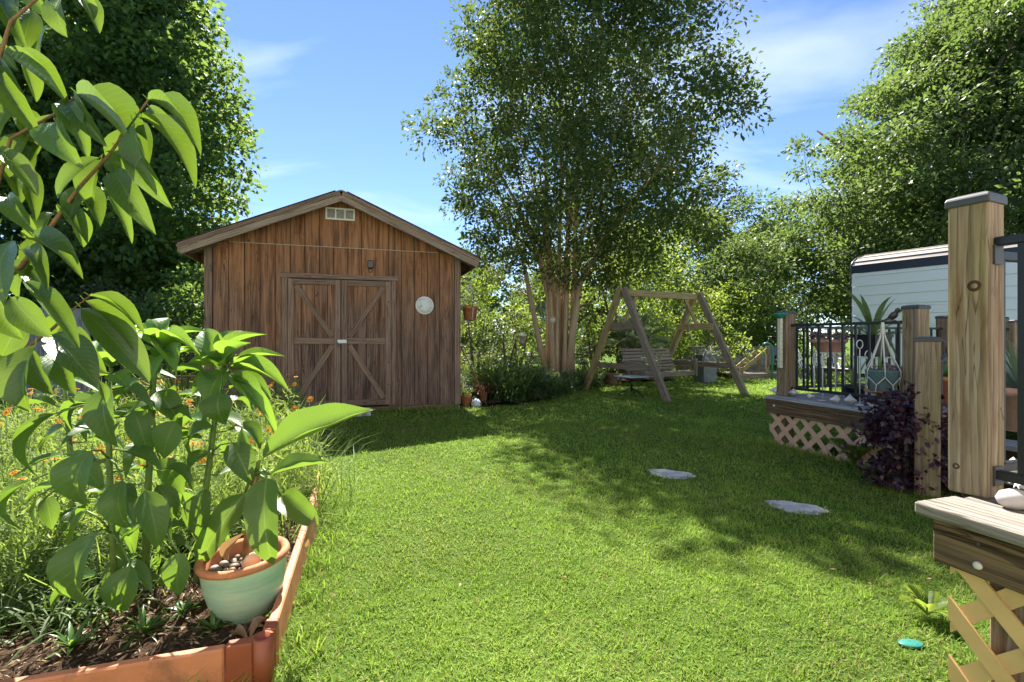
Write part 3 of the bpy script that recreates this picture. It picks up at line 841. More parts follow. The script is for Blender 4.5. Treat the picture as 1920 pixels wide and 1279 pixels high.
bush('leafy_shrub', 'dark rounded shrub under the oak behind the ramp', 9.6, 18.5, 2.3, 1.5, 60, 0.11, M['lf_dark'], 51, 0.05, 260, 0.3, 0.55)
bush('leafy_shrub', 'mid-green shrub at the foot of the trailer end', 8.0, 12.6, 1.2, 0.8, 32, 0.085, M['lf_shrub'], 52, 0.05, 330, 0.2, 0.36)
bush('young_tree', 'mid-green bushy tree between the light tree and the oak', 8.6, 17.6, 4.6, 2.2, 110, 0.11, M['lf_oak'], 53, 0.4, 320, 0.4, 0.75, cat='tree')
bush('young_tree', 'airy yellow-green tree behind the shed corner', -1.9, 17.5, 4.0, 1.6, 70, 0.10, M['lf_yellow'], 54, 1.2, 300, 0.35, 0.65, cat='tree')
bush('young_tree', 'mid-green tree seen between the tan trunks', 1.6, 19.0, 4.2, 2.0, 80, 0.12, M['lf_shrub'], 55, 0.4, 280, 0.4, 0.75, cat='tree')
bush('leafy_shrub', 'wide light green shrub under the left edge of the tan tree', 0.2, 15.8, 2.2, 1.2, 60, 0.085, M['lf_yellow'], 56, 0.1, 330, 0.25, 0.45)
bush('leafy_shrub', 'dark shrub filling the shade between fence end and shed', -7.4, 11.2, 2.6, 1.3, 60, 0.12, M['lf_gum'], 57, 0.05, 260, 0.35, 0.6)
bush('leafy_shrub', 'dark shrub close behind the left side of the shed', -5.9, 12.0, 2.8, 1.2, 60, 0.12, M['lf_gum'], 58, 0.05, 260, 0.35, 0.6)
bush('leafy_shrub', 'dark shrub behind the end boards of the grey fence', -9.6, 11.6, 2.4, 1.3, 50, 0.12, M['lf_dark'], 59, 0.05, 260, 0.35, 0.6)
bush('distant_shrub', 'mid-green tree closing the gap beside the blue house', -0.9, 27.0, 5.2, 1.9, 60, 0.2, M['lf_shrub'], 75, 0.3, 160, 0.5, 0.9, cat='tree')
far = [(-24, 30, 9, 4.5, 'lf_gum'), (-17, 33, 8, 4, 'lf_shrub'), (-8, 40, 9, 4.5, 'lf_gum'), (3.5, 43, 6.5, 4.0, 'lf_shrub'), (9.5, 40, 8, 4, 'lf_dark'), (17, 36, 8, 4.2, 'lf_shrub'), (26, 32, 10, 5, 'lf_gum'), (32, 24, 10, 5, 'lf_oak'), (-28, 20, 9, 4.5, 'lf_gum')]
fl = ['dark distant tree beyond the grey fence', 'mid-green distant tree beyond the grey fence', 'dark distant tree behind the blue house', 'mid-green distant tree behind the pale house', 'dark distant tree behind the swing shrubs', 'mid-green distant tree behind the oak trunk', 'dark tree beyond the oak on the trailer side', 'pale tree at the far end of the trailer side', 'dark tree at the far end of the fence']
for i, (x, y, H, R, lm) in enumerate(far):
    bush('distant_tree', fl[i], x, y, H, R, 60, 0.34, M[lm], 60 + i, 0.3, 70, 1.0, 1.7, cat='tree', group='trees along the far boundary', trunks=2)

# ------------------------------------------------------------------ the shed
def fac(x, y):
    """pixel on the shed front -> (s along the front, height)"""
    k = (x - CX) / F
    s = (k * SHED_L.y - SHED_L.x) / (SD.x - k * SD.y)
    Z = SHED_L.y + s * SD.y
    return s, CH - (y - HY) / F * Z

W_, D_ = 3.66, 3.66
ZB, ZSEAM, OVS, OVF = 0.10, 2.57, 0.25, 0.30
RIDGE, SLOPE = 3.36, 0.435                           # underside of the roof deck at the ridge
def rz_(s): return RIDGE - 0.06 - abs(s - W_ / 2) * SLOPE
shed = thing('garden_shed', 'weathered brown wooden shed with gable roof and double doors', 'shed', shed_pt(W_ / 2, 0, 0))
d0, zd1 = fac(540, 516); d1, _ = fac(733, 520)
zd1 = 2.07; zd0 = 0.135; dm = (d0 + d1) / 2
def fbox(mb, s0, s1, z0, z1, d0_, d1_):
    """box on the shed front, grain upright when taller than wide"""
    c = shed_pt((s0 + s1) / 2, (d0_ + d1_) / 2, (z0 + z1) / 2)
    if z1 - z0 > s1 - s0: return mb.obox(c, UP, SD, SN, (z1 - z0) / 2, (s1 - s0) / 2, (d1_ - d0_) / 2)
    return mb.obox(c, SD, UP, -SN, (s1 - s0) / 2, (z1 - z0) / 2, (d1_ - d0_) / 2)
# backing walls
mb = MB(); mb.prism([(0.01, ZB), (W_ - 0.01, ZB), (W_ - 0.01, rz_(0)), (W_ / 2, rz_(W_ / 2)), (0.01, rz_(0))], shed_pt(0, -0.03, 0), SD, UP, SN, 0.016)
obj('wall', mb, M['dark'], shed)
for s0, nm in ((0.0, 'l'), (W_ - 0.03, 'r')):
    mb = MB(); mb.obox(shed_pt(s0 + 0.015, -D_ / 2 - 0.02, (ZB + rz_(0)) / 2), UP, SN, SD, (rz_(0) - ZB) / 2, D_ / 2 - 0.01, 0.015)
    obj('wall', mb, M['shed'], shed)
mb = MB(); mb.prism([(0.035, ZB), (W_ - 0.035, ZB), (W_ - 0.035, rz_(0)), (W_ / 2, rz_(W_ / 2)), (0.035, rz_(0))], shed_pt(0, -D_, 0), SD, UP, SN, 0.03)
obj('wall', mb, M['shed'], shed)
# siding boards, below and above the seam
s = 0.085; edges = [s]
while s < W_ - 0.1:
    s = min(s + 0.2032, W_ - 0.085); edges.append(s)
    if s >= W_ - 0.0851: break
for a, b in zip(edges, edges[1:]):
    g = 0.004
    z0 = zd1 + 0.05 if (a > d0 - 0.02 and b < d1 + 0.02) else ZB
    mb = MB(); fbox(mb, a + g, b - g, z0, ZSEAM - 0.004, -0.013, rnd.uniform(-0.0015, 0.0015))
    obj('plank', mb, M['shed'], shed, 0.003)
    mb = MB(); za, zb_ = rz_(a + g) + 0.02, rz_(b - g) + 0.02
    if max(za, zb_) > ZSEAM + 0.03:
        pl = [(a + g, ZSEAM + 0.002), (b - g, ZSEAM + 0.002)]
        if zb_ > ZSEAM + 0.003: pl.append((b - g, zb_))
        if a < W_ / 2 < b: pl.append((W_ / 2, rz_(W_ / 2) + 0.02))
        if za > ZSEAM + 0.003: pl.append((a + g, za))
        mb.prism(pl, shed_pt(0, -0.013, 0), SD, UP, SN, 0.017 + rnd.uniform(-0.001, 0.0015))
        obj('plank', mb, M['shed'], shed)
# corner boards, flashing
for a, b in ((-0.02, 0.08), (W_ - 0.08, W_ + 0.02)):
    mb = MB(); fbox(mb, a, b, ZB - 0.01, rz_(0) + 0.08, -0.014, 0.018); obj('corner_board', mb, M['shedtrim'], shed, 0.003)
sa, _ = fac(430, 457); sb, _ = fac(822, 473)
mb = MB(); fbox(mb, sa, sb, ZSEAM - 0.004, ZSEAM + 0.004, 0.003, 0.009); obj('flashing_strip', mb, plain('flashing', (0.42, 0.37, 0.31), 0.6), shed)
# door frame and doors
for a, b, z0, z1 in ((d0 - 0.075, d0 - 0.006, zd0 - 0.02, zd1 + 0.012), (d1 + 0.006, d1 + 0.075, zd0 - 0.02, zd1 + 0.012), (d0 - 0.11, d1 + 0.11, zd1 + 0.014, zd1 + 0.085)):
    mb = MB(); fbox(mb, a, b, z0, z1, 0.002, 0.028); obj('door_frame', mb, M['shedtrim'], shed, 0.003)
mb = MB(); fbox(mb, 0.02, W_ - 0.02, 0.03, ZB - 0.004, -0.10, -0.02); obj('floor_joist', mb, M['shedtrim'], shed, 0.003)
for side in (0, 1):
    a, b = (d0, dm - 0.006) if side == 0 else (dm + 0.006, d1)
    door = obj('door', (lambda m: fbox(m, a, b, zd0, zd1, -0.008, 0.006))(MB()), M['dark'], shed)
    n = 4; wv = (b - a) / n
    for k in range(n):
        mb = MB(); fbox(mb, a + k * wv + 0.004, a + (k + 1) * wv - 0.004, zd0 + 0.004, zd1 - 0.004, 0.006, 0.018); obj('plank', mb, M['shed'], door, 0.002)
    fw = 0.085; zm = 1.135
    def piece(nm, s0, s1, z0, z1, dd=0.040):
        m_ = MB(); fbox(m_, s0, s1, z0, z1, 0.019, dd); obj(nm, m_, M['shedtrim'], door, 0.003)
    piece('stile', a, a + fw, zd0, zd1); piece('stile', b - fw, b, zd0, zd1)
    for z0, z1 in ((zd1 - 0.085, zd1), (zm - 0.045, zm + 0.045), (zd0, zd0 + 0.09)): piece('rail', a + fw + 0.001, b - fw - 0.001, z0, z1, 0.038)
    so, si = (a + fw, b - fw) if side == 0 else (b - fw, a + fw)
    e = 0.03 if side == 0 else -0.03
    for (z0, z1) in ((zd1 - 0.105, zm + 0.07), (zd0 + 0.105, zm - 0.07)):
        mb = MB(); p0, p1 = shed_pt(so + e, 0.029, z0), shed_pt(si - e, 0.029, z1)
        mb.beam(p0, p1, 0.018, 0.075, (p1 - p0).cross(SN).normalized()); obj('brace', mb, M['shedtrim'], door, 0.002)
mb = MB(); fbox(mb, dm - 0.05, dm + 0.085, 1.10, 1.155, 0.041, 0.062); lat = obj('door_latch', mb, M['white'], shed, 0.004)
mb = MB(); mb.tube([shed_pt(dm - 0.05, 0.06, 1.12), shed_pt(dm - 0.04, 0.07, 1.07), shed_pt(dm - 0.01, 0.07, 1.05)], 0.008, 5); obj('hasp_pin', mb, plain('blue_cord', (0.05, 0.12, 0.3), 0.6), lat)
for zz in (0.45, 0.80, 1.75):
    mb = MB(); mb.lathe(shed_pt(d1 - 0.04, 0.041, zz), [(0.012, 0), (0.012, 0.004), (0.004, 0.008)], 8, axis=SN); obj('hinge_bolt', mb, M['cap'], shed)
# gable vent
v0, zv1 = fac(612, 389); v1, zv0 = fac(664, 415)
vent = obj('gable_vent', (lambda m: fbox(m, v0, v1, zv0, zv1, 0.005, 0.012))(MB()), plain('vent_mesh', (0.30, 0.29, 0.27), 0.7, nscale=60, amt=0.2), shed)
for a, b, z0, z1 in ((v0 - 0.012, v0 + 0.012, zv0, zv1), (v1 - 0.012, v1 + 0.012, zv0, zv1), (v0 + 0.012, v1 - 0.012, zv1 - 0.022, zv1), (v0 + 0.012, v1 - 0.012, zv0, zv0 + 0.022)):
    mb = MB(); fbox(mb, a, b, z0, z1, 0.0125, 0.03); obj('vent_frame', mb, M['white'], vent)
for k in (1, 2):
    q = v0 + (v1 - v0) * k / 3
    mb = MB(); fbox(mb, q - 0.009, q + 0.009, zv0 + 0.022, zv1 - 0.022, 0.0125, 0.026); obj('mullion', mb, M['white'], vent)
for k in range(7):
    zz = zv0 + 0.03 + (zv1 - zv0 - 0.06) * k / 6
    mb = MB(); mb.obox(shed_pt((v0 + v1) / 2, 0.016, zz), SD, (UP * 0.6 - SN * 0.8).normalized(), (UP * 0.8 + SN * 0.6).normalized(), (v1 - v0) / 2 - 0.014, 0.009, 0.001); obj('louvre', mb, plain('louvre_grey', (0.45, 0.45, 0.43), 0.6) if k == 0 else bpy.data.materials['louvre_grey'], vent)
# roof: two slopes, each with deck, shingles, rake boards and rafter tails
th = math.atan(SLOPE)
for sgn in (-1, 1):
    dn = Vector((SD.x * sgn * math.cos(th), SD.y * sgn * math.cos(th), -math.sin(th)))      # down the slope
    nv_ = Vector((SD.x * sgn * math.sin(th), SD.y * sgn * math.sin(th), math.cos(th)))
    Ls = (W_ / 2 + OVS) / math.cos(th)
    top = shed_pt(W_ / 2, 0, RIDGE)
    cen = top + dn * (Ls / 2) - SN * (D_ / 2)
    mb = MB(); mb.obox(cen + nv_ * 0.009, dn, SN * -sgn, nv_, Ls / 2, D_ / 2 + OVF, 0.009)
    roof = obj('roof', mb, M['shedtrim'], shed)
    for k in range(15):
        o0 = Ls + 0.02 - k * 0.145
        mb = MB(); mb.obox(top + dn * (o0 - 0.085) - SN * (D_ / 2) + nv_ * (0.026 + 0.0), dn, SN * -sgn, (nv_ + dn * 0.05).normalized(), 0.095, D_ / 2 + OVF + 0.018, 0.004)
        obj('shingle_course', mb, M['shingle'], roof)
    # outer rake board and a second one under it
    q0 = top + SN * (OVF - 0.018); 
    mb = MB(); mb.beam(q0 + dn * 0.0 - UP * 0.075, q0 + dn * Ls - UP * 0.075, 0.036, 0.135, nv_); obj('rake_board', mb, M['rake'], roof, 0.004)
    mb = MB(); mb.beam(q0 + dn * 0.02 - UP * 0.022 + SN * 0.023, q0 + dn * (Ls + 0.01) - UP * 0.022 + SN * 0.023, 0.012, 0.05, nv_); obj('rake_trim', mb, M['shedtrim'], roof, 0.003)
    for k in range(7):
        q = top - SN * (0.02 + k * (D_ - 0.04) / 6) - UP * 0.055
        mb = MB(); mb.beam(q + dn * (Ls - 0.42), q + dn * (Ls - 0.015), 0.04, 0.09, nv_); obj('rafter_tail', mb, M['shedtrim'], roof, 0.003)
    q = top + dn * (Ls + 0.011) - UP * 0.05
    mb = MB(); mb.beam(q + SN * (OVF - 0.04), q - SN * (D_ + OVF), 0.02, 0.11, UP); obj('eave_board', mb, M['rake'], roof, 0.003)
# foundation blocks and the two concrete steps
for s_ in (0.15, 1.25, 2.3, 3.5):
    for dd in (-0.12, -1.8, -3.5):
        mb = MB(); mb.box(shed_pt(s_, dd, 0.012), 0.36, 0.18, 0.10, FI); obj('foundation_block', mb, M['concrete'], shed, 0.008)
for i, q in enumerate(STEPS):
    mb = MB(); mb.box(q + UP * (0.052 + 0.012 * (1 - i)), 0.52 if i == 0 else 0.60, 0.27, 0.10, FI + (0.02 if i else -0.02))
    tag(obj('concrete_step', mb, M['concrete'], None, 0.01, seg=2), ['pale concrete block under the left door leaf of the shed', 'pale concrete block under the right door leaf of the shed'][i], 'step', 'concrete steps at the shed doors')

# solar lamp and round plaque hung on the shed
la, zt = fac(689, 489); lb, zb2 = fac(700, 504)
lamp = thing('solar_wall_lamp', 'small black solar lamp with curled bracket above the shed doors', 'lamp', shed_pt((la + lb) / 2, 0.003, zb2 - 0.06))
mb = MB(); mb.obox(shed_pt((la + lb) / 2, 0.035, (zt + zb2) / 2), UP, SD, SN, (zt - zb2) / 2, (lb - la) / 2, 0.03); obj('lamp_housing', mb, M['black'], lamp, 0.006)
mb = MB(); fbox(mb, la + 0.01, lb - 0.01, zb2 + 0.015, zt - 0.015, 0.0655, 0.068); obj('solar_panel', mb, plain('solar_cell', (0.01, 0.012, 0.03), 0.15), lamp)
mb = MB(); cc = shed_pt((la + lb) / 2, 0.03, zb2 - 0.035)
mb.tube([cc + SD * (0.03 * math.cos(t)) + UP * (0.03 * math.sin(t)) for t in np.linspace(1.6, 7.6, 18)], 0.005, 5)
mb.tube([shed_pt((la + lb) / 2, 0.003, zb2 - 0.002), shed_pt((la + lb) / 2, 0.03, zb2 - 0.005)], 0.005, 5); obj('bracket', mb, M['black'], lamp)
def plaque_mat():
    m, N, L, bs = new_mat('plaque_face')
    tc = N.new('ShaderNodeTexCoord')
    n1 = noise(N, L, tc.outputs['Object'], 26, 3, 0.5); n2 = noise(N, L, tc.outputs['Object'], 14, 2, 0.5)
    r1 = ramp(N, [(0.60, (0.66, 0.65, 0.63)), (0.70, (0.26, 0.27, 0.28))]); L.new(n1.outputs['Fac'], r1.inputs[0])
    r2 = ramp(N, [(0.58, (1, 1, 1)), (0.7, (0.95, 0.86, 0.55))]); L.new(n2.outputs['Fac'], r2.inputs[0])
    L.new(mixc(N, L, 1.0, r1.outputs[0], r2.outputs[0], 'MULTIPLY'), bs.inputs['Base Color']); bs.inputs['Roughness'].default_value = 0.4
    return m
ps, pz = fac(796, 573)
plaque = thing('wall_plaque', 'round white plaque with faded pattern hung on the shed wall', 'plaque', shed_pt(ps, 0.004, pz - 0.145))
mb = MB(); mb.lathe(shed_pt(ps, 0.004, pz), [(0.13, 0), (0.145, 0.006), (0.145, 0.02), (0.135, 0.026), (0.128, 0.02)], 32, axis=SN); obj('rim', mb, M['white'], plaque)
mb = MB(); mb.lathe(shed_pt(ps, 0.022, pz), [(0.127, 0), (0.127, 0.0035), (0.05, 0.006)], 32, axis=SN); obj('face', mb, plaque_mat(), plaque)

# hanging pot on the shed's side, on a scroll bracket
hp = P(881, 588, 8.25)
hang = thing('hanging_pot', 'orange clay pot hanging in white cords beside the shed corner', 'pot', (hp.x, hp.y, hp.z - 0.13))
mb = MB(); mb.lathe((hp.x, hp.y, hp.z - 0.12), [(0.075, 0), (0.10, 0.005), (0.122, 0.19), (0.135, 0.19), (0.138, 0.245), (0.125, 0.245), (0.118, 0.20), (0.02, 0.195)], 24); obj('pot', mb, M['terra'], hang)
hook = Vector((hp.x, hp.y, P(881, 526, 8.25).z))
for k in range(4):
    a = k * math.pi / 2 + 0.5; c, s_ = math.cos(a), math.sin(a)
    mb = MB(); mb.tube([hook, Vector((hp.x + 0.145 * c, hp.y + 0.145 * s_, hp.z + 0.13)), Vector((hp.x + 0.115 * c, hp.y + 0.115 * s_, hp.z - 0.10)), Vector((hp.x, hp.y, hp.z - 0.135))], 0.006, 5); obj('cord', mb, M['rope'], hang)
n = 60; pos = np.column_stack([hp.x + rng.normal(0, 0.05, n), hp.y + rng.normal(0, 0.05, n), np.full(n, hp.z + 0.07)])
V, FA, nv = blades(pos, rng.uniform(0.08, 0.16, n), np.full(n, 0.015), rng.uniform(0.1, 0.8, n), rng.uniform(0, 6.28, n), np.full(n, 0.5)); fobj('foliage', V, FA, M['lf_shrub'], hang, tuple(hp), {'rnd': np.repeat(rng.random(n), nv)}, kind='stuff')
wx = shed_pt(W_ + 0.022, -0.06, 0)
mb = MB(); mb.tube([Vector((wx.x, wx.y, hook.z + 0.03)), Vector((hook.x, hook.y, hook.z + 0.02)), hook], 0.008, 5)
mb.tube([Vector((wx.x, wx.y, hook.z - 0.09)).lerp(Vector((hook.x, hook.y, hook.z + 0.01)), t) + UP * (0.02 * math.sin(6.28 * t)) for t in np.linspace(0, 1, 12)], 0.006, 5)
tag(obj('scroll_bracket', mb, M['black'], None), 'black scroll bracket on the shed side holding the orange pot', 'bracket')

# pots, pole and ornament at the shed corner
def simple_pot(name, label, c, r, h, mat, group=None, rim=0.12, cat='pot', n=22, flute=0):
    t = thing(name, label, cat, c, 0, group)
    m_ = MB(); m_.lathe(c, [(r * 0.68, 0), (r * 0.72, 0.004), (r * 0.94, h * (1 - rim * 1.6)), (r * 1.02, h * (1 - rim * 1.6)), (r * 1.05, h), (r * 0.94, h), (r * 0.88, h * 0.88), (0.01, h * 0.87)], n)
    if flute:
        m_.v = [tuple(Vector(c) + Vector((v[0] - c[0], v[1] - c[1], 0)) * (1 + 0.035 * math.cos(flute * math.atan2(v[1] - c[1], v[0] - c[0]))) + UP * (v[2] - c[2])) for v in m_.v]
    obj('pot_body', m_, mat, t)
    m_ = MB(); m_.lathe((c[0], c[1], c[2] + h * 0.872), [(r * 0.875, 0), (r * 0.5, 0.008), (0.01, 0.012)], n); obj('potting_soil', m_, M['soil'], t)
    return t
def tuft(parent, c, n, h, w, mat, spread=0.05, lean=(0.1, 0.8), curve=0.5, segs=3, name='foliage'):
    pos = np.column_stack([c[0] + rng.normal(0, spread, n), c[1] + rng.normal(0, spread, n), np.full(n, c[2])])
    V, FA, nv = blades(pos, h * rng.uniform(0.55, 1.15, n), np.full(n, w) * rng.uniform(0.7, 1.2, n), rng.uniform(*lean, n), rng.uniform(0, 6.283, n), rng.uniform(0.2, 1.0, n) * curve * 2, segs)
    return fobj(name, V, FA, mat, parent, tuple(c), {'rnd': np.repeat(np.clip(rng.normal(0.5, 0.25, n), 0, 1), nv)}, kind='stuff')
c = G(872, 763); pt = simple_pot('clay_pot', 'orange clay pot of grassy leaves standing against the shed corner', (c.x, c.y + 0.1, 0), 0.105, 0.2, M['terra']); tuft(pt, (c.x, c.y + 0.1, 0.18), 60, 0.3, 0.014, M['lf_shrub'], 0.05)
c = Vector((-0.52, 8.75, 0.05)); pt = simple_pot('clay_pot', 'small clay pot with red-leaved plant behind the leaning pole', tuple(c), 0.085, 0.15, M['terra']); tuft(pt, (c.x, c.y, 0.18), 40, 0.34, 0.03, leafmat('leaf_red', [(0, (0.18, 0.05, 0.03)), (1, (0.34, 0.10, 0.06))], 0.3, (0.5, 0.15, 0.05)), 0.05)
p0, p1 = shed_pt(W_ + 0.045, -0.05, 1.02), Vector((-0.44, 8.3, 0.04))
mb = MB(); mb.tube([p0, p0.lerp(p1, 0.5) + Vector((0.015, 0, 0.01)), p1], [0.011, 0.013, 0.014], 7); tag(obj('leaning_pole', mb, M['twig'], None), 'thin wooden pole leaning on the right side of the shed', 'pole')
c = G(893, 762); mb = MB()
for k in range(7):
    a = k * 0.9; mb.lathe((c.x + 0.05 * math.cos(a), c.y + 0.05 * math.sin(a), 0.0), [(0.035, 0), (0.05, 0.03), (0.03 + 0.01 * (k % 3), 0.07 + 0.015 * (k % 4)), (0.006, 0.10 + 0.02 * (k % 3))], 7)
tag(obj('white_ornament', mb, plain('pale_ceramic', (0.55, 0.6, 0.68), 0.4, nscale=20, amt=0.2), None), 'small crumpled white garden ornament beside the clay pots', 'ornament')

# ------------------------------------------------------------------ grey board fence on the left
f0, f1 = Vector((-13.0, 8.1, 0)), Vector((-8.4, 9.75, 0)); fd = (f1 - f0).normalized(); fn_ = Vector((fd.y, -fd.x, 0))
fence = thing('board_fence', 'grey weathered board fence running behind the flower bed', 'fence', f0)
pitch, n = 0.148, int((f1 - f0).length / 0.148)
pm = MB(); pm.obox((0, 0, 0.9), UP, Vector((1, 0, 0)), Vector((0, 1, 0)), 0.88, 0.069, 0.009); pmesh = pm.mesh('picket'); pmesh.materials.append(M['fence'])
for k in range(n):
    q = f0 + fd * (k * pitch); mw = Matrix.Translation(q + UP * rnd.uniform(-0.015, 0.015)) @ Matrix.Rotation(math.atan2(fd.y, fd.x) + rnd.uniform(-0.02, 0.02), 4, 'Z')
    inst('picket', pmesh, fence, mw)
for zz in (0.35, 1.45):
    mb = MB(); mb.beam(f0 - fn_ * 0.03 + UP * zz, f1 - fn_ * 0.03 + UP * zz, 0.036, 0.085); obj('fence_rail', mb, M['fence'], fence)
for k in range(5):
    q = f0.lerp(f1, k / 4) - fn_ * 0.1; mb = MB(); mb.beam(q - UP * 0.1, q + UP * 1.75, 0.09, 0.09); obj('fence_post', mb, M['fence'], fence, 0.004)
c = P(345, 700, 7.6); c = Vector((-5.35, 7.7, 0))
pb = thing('planter_box', 'dark brown wooden planter box beside the shed', 'planter', c)
for z_ in (0.14, 0.42):
    for q, ax in (((0, -0.3), 0), ((0, 0.3), 0), ((-0.42, 0), 1), ((0.42, 0), 1)):
        mb = MB(); mb.box(c + Vector((q[0], q[1], z_ + 0.01)), 0.80 if ax == 0 else 0.03, 0.03 if ax == 0 else 0.56, 0.26); obj('side_board', mb, M['fascia'], pb, 0.004)
mb = MB(); mb.box(c + UP * 0.48, 0.78, 0.54, 0.03); obj('potting_soil', mb, M['soil'], pb)
gp = thing('grassy_plant', 'spiky light green plant growing beside the dark planter box', 'plant', (-4.62, 6.75, BEDZ))
tuft(gp, (-4.62, 6.75, BEDZ), 260, 0.85, 0.022, M['lf_yellow'], 0.09, (0.05, 0.7), 0.35)
for i in range(7):
    a = i * 0.9; r = rnd.uniform(0.06, 0.13); q = (-4.35 - 0.30 * i + rnd.uniform(-0.1, 0.1), 6.25 + rnd.uniform(-0.15, 0.2), BEDZ - 0.02)
    m_ = MB(); m_.lathe(q, [(r * 0.7, 0), (r, r * 0.35), (r * 0.75, r * 0.8), (r * 0.2, r)], 10, 1.2, 0.8, a)
    tag(obj('border_stone', m_, M['stone'], None), 'pinkish rounded border stone at the shed end of the flower bed', 'stone', 'stones edging the bed by the shed')

# ------------------------------------------------------------------ houses beyond
M['bluewall'] = plain('blue_siding', (0.075, 0.11, 0.16), 0.7, nscale=3, amt=0.1)
M['palewall'] = plain('pale_siding', (0.52, 0.55, 0.60), 0.7, nscale=2, amt=0.08)
M['glass'] = plain('window_glass', (0.05, 0.07, 0.09), 0.08)
M['roofg'] = plain('grey_roof', (0.16, 0.15, 0.15), 0.9, nscale=8, amt=0.2)
h0 = Vector((-9.0, 31.0, 0))
house = thing('blue_house', 'two-storey blue-grey house with white balcony seen past the shed', 'house', h0)
mb = MB(); mb.box(h0 + UP * 2.6 + Vector((1.0, 3, 0)), 13.0, 6, 5.2); obj('wall', mb, M['bluewall'], house)
mb = MB(); mb.prism([(-7.2, 0), (7.2, 0), (6.4, 0.55), (-6.4, 0.55)], h0 + Vector((1.0, -1.0, 5.2)), Vector((1, 0, 0)), UP, Vector((0, 1, 0)), 8); rf = obj('roof', mb, M['roofg'], house)
mb = MB(); mb.box(h0 + Vector((1.0, -1.08, 5.08)), 14.6, 0.14, 0.30); obj('eave_trim', mb, M['white'], rf)
bal = obj('balcony', (lambda m: m.box(h0 + Vector((1.0, -0.75, 2.72)), 13.2, 1.5, 0.22))(MB()), M['white'], house)
mb = MB(); mb.box(h0 + Vector((1.0, -1.42, 3.85)), 13.2, 0.08, 0.10); obj('handrail', mb, M['white'], bal)
bm_ = MB(); bm_.obox((0, 0, 0.5), UP, Vector((1, 0, 0)), Vector((0, 1, 0)), 0.48, 0.035, 0.03); bme = bm_.mesh('baluster'); bme.materials.append(M['white'])
for k in range(44): inst('baluster', bme, bal, Matrix.Translation(h0 + Vector((-5.4 + k * 0.3, -1.42, 2.84))))
for k in range(4):
    mb = MB(); mb.box(h0 + Vector((-5.3 + 4.3 * k, -1.40, 2.6)), 0.16, 0.16, 5.2); obj('porch_post', mb, M['white'], house)
for x_, z_ in ((3.2, 1.4), (6.0, 1.4), (0.3, 1.4), (4.8, 4.0), (1.2, 4.0)):
    wd = obj('window', (lambda m: m.box(h0 + Vector((x_, -0.03, z_)), 1.3, 0.08, 1.5))(MB()), M['white'], house)
    mb = MB(); mb.box(h0 + Vector((x_, -0.075, z_)), 1.1, 0.02, 1.3); obj('pane', mb, M['glass'], wd)
h1 = Vector((2.0, 34.0, 0))
ph = thing('pale_house', 'pale low house with white trim behind the tan tree trunks', 'house', h1)
mb = MB(); mb.box(h1 + Vector((0.4, 2.5, 1.6)), 5.4, 5, 3.2); obj('wall', mb, M['palewall'], ph)
mb = MB(); mb.prism([(-3.1, 0), (3.1, 0), (0, 1.3)], h1 + Vector((0.4, -0.4, 3.2)), Vector((1, 0, 0)), UP, Vector((0, 1, 0)), 5.8); obj('roof', mb, M['roofg'], ph)
for x_ in (-0.6, 1.4):
    wd = obj('window', (lambda m: m.box(h1 + Vector((x_, -0.03, 2.0)), 1.2, 0.08, 1.3))(MB()), M['white'], ph)
    mb = MB(); mb.box(h1 + Vector((x_, -0.075, 2.0)), 1.0, 0.02, 1.1); obj('pane', mb, M['glass'], wd)
# unseen house added behind the camera; its sunlit wall bounces light into the shade
hb_ = -2.6; hh = thing('unseen_bounce_house', 'unseen cream sided house added behind the camera to bounce light onto shaded sides', 'house', AB(-1.5, hb_ - 3))
M['cream'] = plain('cream_siding', (0.72, 0.69, 0.62), 0.7, nscale=2, amt=0.05)
mb = MB(); mb.obox(AB(-1.5, hb_ - 3.0, 2.6), E1, E2, UP, 7.5, 2.98, 2.6); obj('wall', mb, M['cream'], hh)
for k in range(26):
    mb = MB(); mb.beam(AB(-9.0, hb_ - 0.005, 0.1 + 0.2 * k), AB(6.0, hb_ - 0.005, 0.1 + 0.2 * k), 0.03, 0.19, (UP + E2 * 0.06).normalized()); obj('siding_board', mb, M['cream'], hh)
mb = MB(); mb.prism([(-8.0, 0), (8.0, 0), (6.5, 1.8), (-6.5, 1.8)], AB(-1.5, hb_ + 0.35, 5.2), E1, UP, -E2, 6.6); obj('roof', mb, M['roofg'], hh)
for a_ in (-7.2, -4.2, 0.6):
    wd = obj('window', (lambda m: m.obox(AB(a_, hb_ + 0.03, 1.9), UP, E1, E2, 0.75, 0.6, 0.03))(MB()), M['white'], hh)
    mb = MB(); mb.obox(AB(a_, hb_ + 0.064, 1.9), UP, E1, E2, 0.66, 0.51, 0.003); obj('pane', mb, M['glass'], wd)
dr = obj('door', (lambda m: m.obox(AB(3.3, hb_ + 0.03, 1.72), UP, E1, E2, 1.03, 0.45, 0.03))(MB()), M['white'], hh)
mb = MB(); mb.lathe(AB(3.62, hb_ + 0.06, 1.65), [(0.03, 0), (0.03, 0.04), (0.01, 0.05)], 10, axis=E2); obj('handle', mb, M['cap'], dr)
mb = MB(); mb.beam((-9, 21.0, 0.2), (3.5, 22.5, 0.2), 0.2, 0.45); tag(obj('low_wall', mb, M['concrete'], None, 0.02), 'low grey retaining wall across the yard beyond the shed', 'wall')

